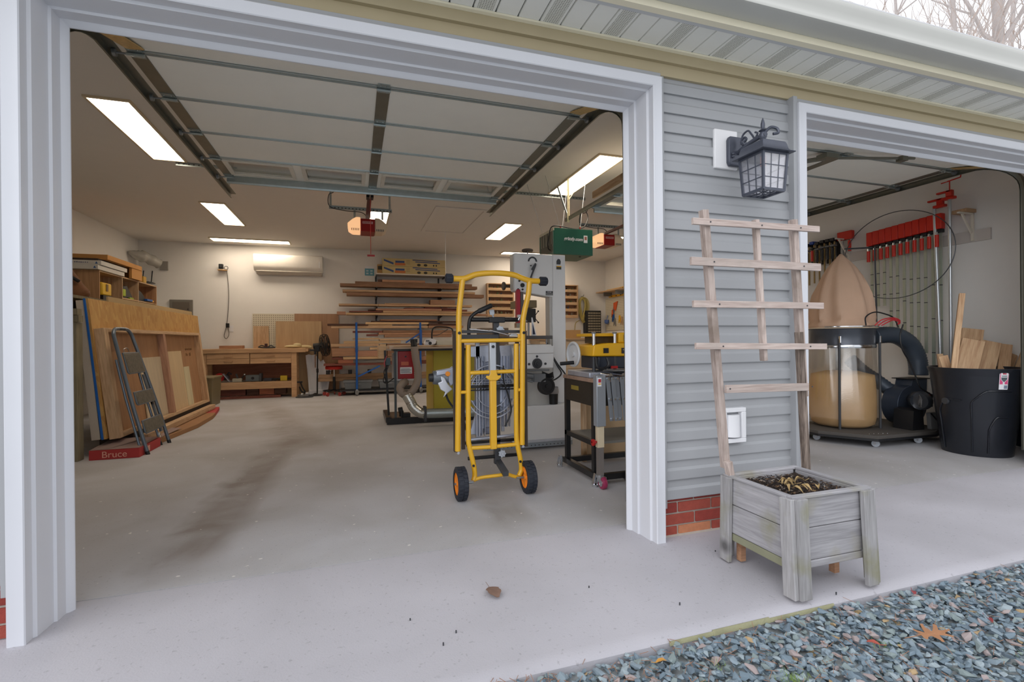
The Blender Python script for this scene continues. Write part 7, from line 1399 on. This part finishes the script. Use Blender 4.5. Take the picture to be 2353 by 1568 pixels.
# oak leaf and small leaves, grass, needles on the gravel
OR_ = P('orange_oak_leaf', (178, 128, 92), .7, var=.2, vs=50)
pts = [(0, -.060), (.006, -.040), (.024, -.046), (.034, -.040), (.016, -.022), (.012, -.008), (.036, .002), (.050, .0), (.052, .008), (.028, .016), (.014, .020), (.026, .040), (.040, .050), (.034, .056), (.012, .044), (.006, .050), (.006, .068), (-.004, .072), (-.007, .048), (-.014, .040), (-.034, .050), (-.042, .042), (-.022, .026), (-.014, .014), (-.036, .006), (-.050, .010), (-.052, .0), (-.030, -.008), (-.012, -.014), (-.026, -.034), (-.034, -.044), (-.024, -.046), (-.006, -.038)]
m = MB(); m.add([(x, y, .008+.10*(x*x+y*y)/.05+.0015*math.sin(90*x)) for x, y in pts], [tuple(range(len(pts)))]); m.tube([(0, .06, .0085), (0, -.05, .0075), (.008, -.105, .010)], .0014, 5)
o = m.build('oak_leaf', OR_, None, smooth=60); o.location = (2.075, 1.275, -.020); o.rotation_euler = (.12, .05, -1.9); tag(o, 'large orange oak leaf lying on the gravel', 'leaf')
for x, y, c, lb in ((1.83, 1.315, (176, 84, 70), 'small red leaf on the gravel left of the oak leaf'), (2.42, 1.28, (138, 52, 52), 'dark red leaf on the gravel right of the oak leaf'), (2.36, 1.52, (150, 66, 70), 'red leaf on the gravel near the slab edge'), (1.02, 1.48, (206, 150, 70), 'small yellow leaf on the gravel by the slab edge')):
    o = leafmesh(.045, .02, int(x*10), .3).build('small_leaf', P('leaf_%d' % int(x*100), c, .7)); o.location = (x, y, -.022); o.rotation_euler = (.1, 0, x*3); tag(o, lb, 'leaf')
m = MB()
for gx, gy, n_ in ((1.40, 1.27, 90), (1.86, 1.30, 40), (1.08, 1.32, 35), (2.3, 1.1, 30), (1.2, 1.4, 15)):
    for _ in range(n_): x, y = gx+rr.gauss(0, .028), gy+rr.gauss(0, .02); a = rr.uniform(0, 6.3); l_ = rr.uniform(.008, .022); m.add([(x-.001, y, -.03), (x+.001, y, -.03), (x+l_*math.cos(a), y+l_*math.sin(a), -.022+l_*.5)], [(0, 1, 2)])
m.build('grass_tuft', P('fresh_green', (120, 150, 50), .7), gr, kind='stuff', smooth=None)
m = MB()
for _ in range(420):
    x = rr.uniform(.4, 3.2); y = rr.uniform(max(.8, 1.55-.40*(x-.4)), 1.56); a = rr.uniform(0, 6.3); l_ = rr.uniform(.015, .05); m.beam((x, y, -.024), (x+l_*math.cos(a), y+l_*math.sin(a), -.02+rr.uniform(-.004, .01)), .0014, .0012)
m.build('pine_needles', P('needle_brown', (160, 120, 96), .8), gr, kind='stuff', smooth=None)
m = MB(); 
for x, y in ((1.80, 2.12), (.30, 1.80), (.36, 1.86), (1.0, 2.0), (1.3, 1.75), (2.6, 1.9), (.2, 2.0), (2.0, 1.60)): m.box(x, x+.005, y, y+.003, -.012, .0)
m.build('grit', DGREY, ap, kind='stuff')
# ================================================================== bare trees beyond the roof
BK = P('tree_bark_grey', (178, 170, 166), .95, var=.2, bump=.4, bs=20)
def tree(lb, x, y, h, r, seed, spread=1.0):
    t = thing('bare_tree', lb, 'tree', (x, y, 0), 'bare trees beyond the roof'); rr = random.Random(seed)
    tr = MB(); br = MB(); tw = MB()
    trunk = [(x+rr.uniform(-.12, .12)*k*.4, y, h*k/8) for k in range(9)]; tr.tube(trunk, [r*(1-.10*k) for k in range(9)], 9)
    def grow(m, p, d, L_, r_, lev):
        pts = [p]; q = p.copy(); dd = d.copy()
        for _ in range(5):
            dd = (dd+Vector((rr.uniform(-.25, .25), rr.uniform(-.25, .25), rr.uniform(-.02, .22)))).normalized(); q = q+dd*L_/5; pts.append(q.copy())
        m.tube(pts, [r_*(1-.16*i) for i in range(6)], 5, caps=False)
        if lev < 2:
            for i in (1, 2, 3, 4, 5):
                v = (dd+Vector((rr.uniform(-1, 1), rr.uniform(-1, 1), rr.uniform(-.3, .9)))*.9).normalized(); grow(tw if lev >= 1 else br, pts[i], v, L_*rr.uniform(.42, .62), max(.007, r_*.45), lev+1)
    for k in range(3, 9):
        for _ in range(3):
            a = rr.uniform(0, 2*PI); grow(br, Vector(trunk[k]), Vector((math.cos(a)*spread, math.sin(a)*spread, rr.uniform(.5, 1.3))).normalized(), h*.28*(1.15-k*.07), r*.34*(1-.06*k), 0)
    tr.build('trunk', BK, t, smooth=60); br.build('branches', BK, t, smooth=60, kind='stuff'); tw.build('twigs', P('twig_brown', (176, 160, 150), .9), t, smooth=None, kind='stuff')
tree('bare tree with the thick pale trunk above the gutter at the right', 21.8, 11.0, 18, .34, 3); tree('bare slim tree right of the thick-trunked one', 32.5, 16.0, 26, .22, 8)
tree('bare thin tree furthest left above the gutter', 18.6, 12.5, 17, .12, 21); tree('bare thin tree between the left one and the thick trunk', 20.9, 12.0, 18, .18, 35)
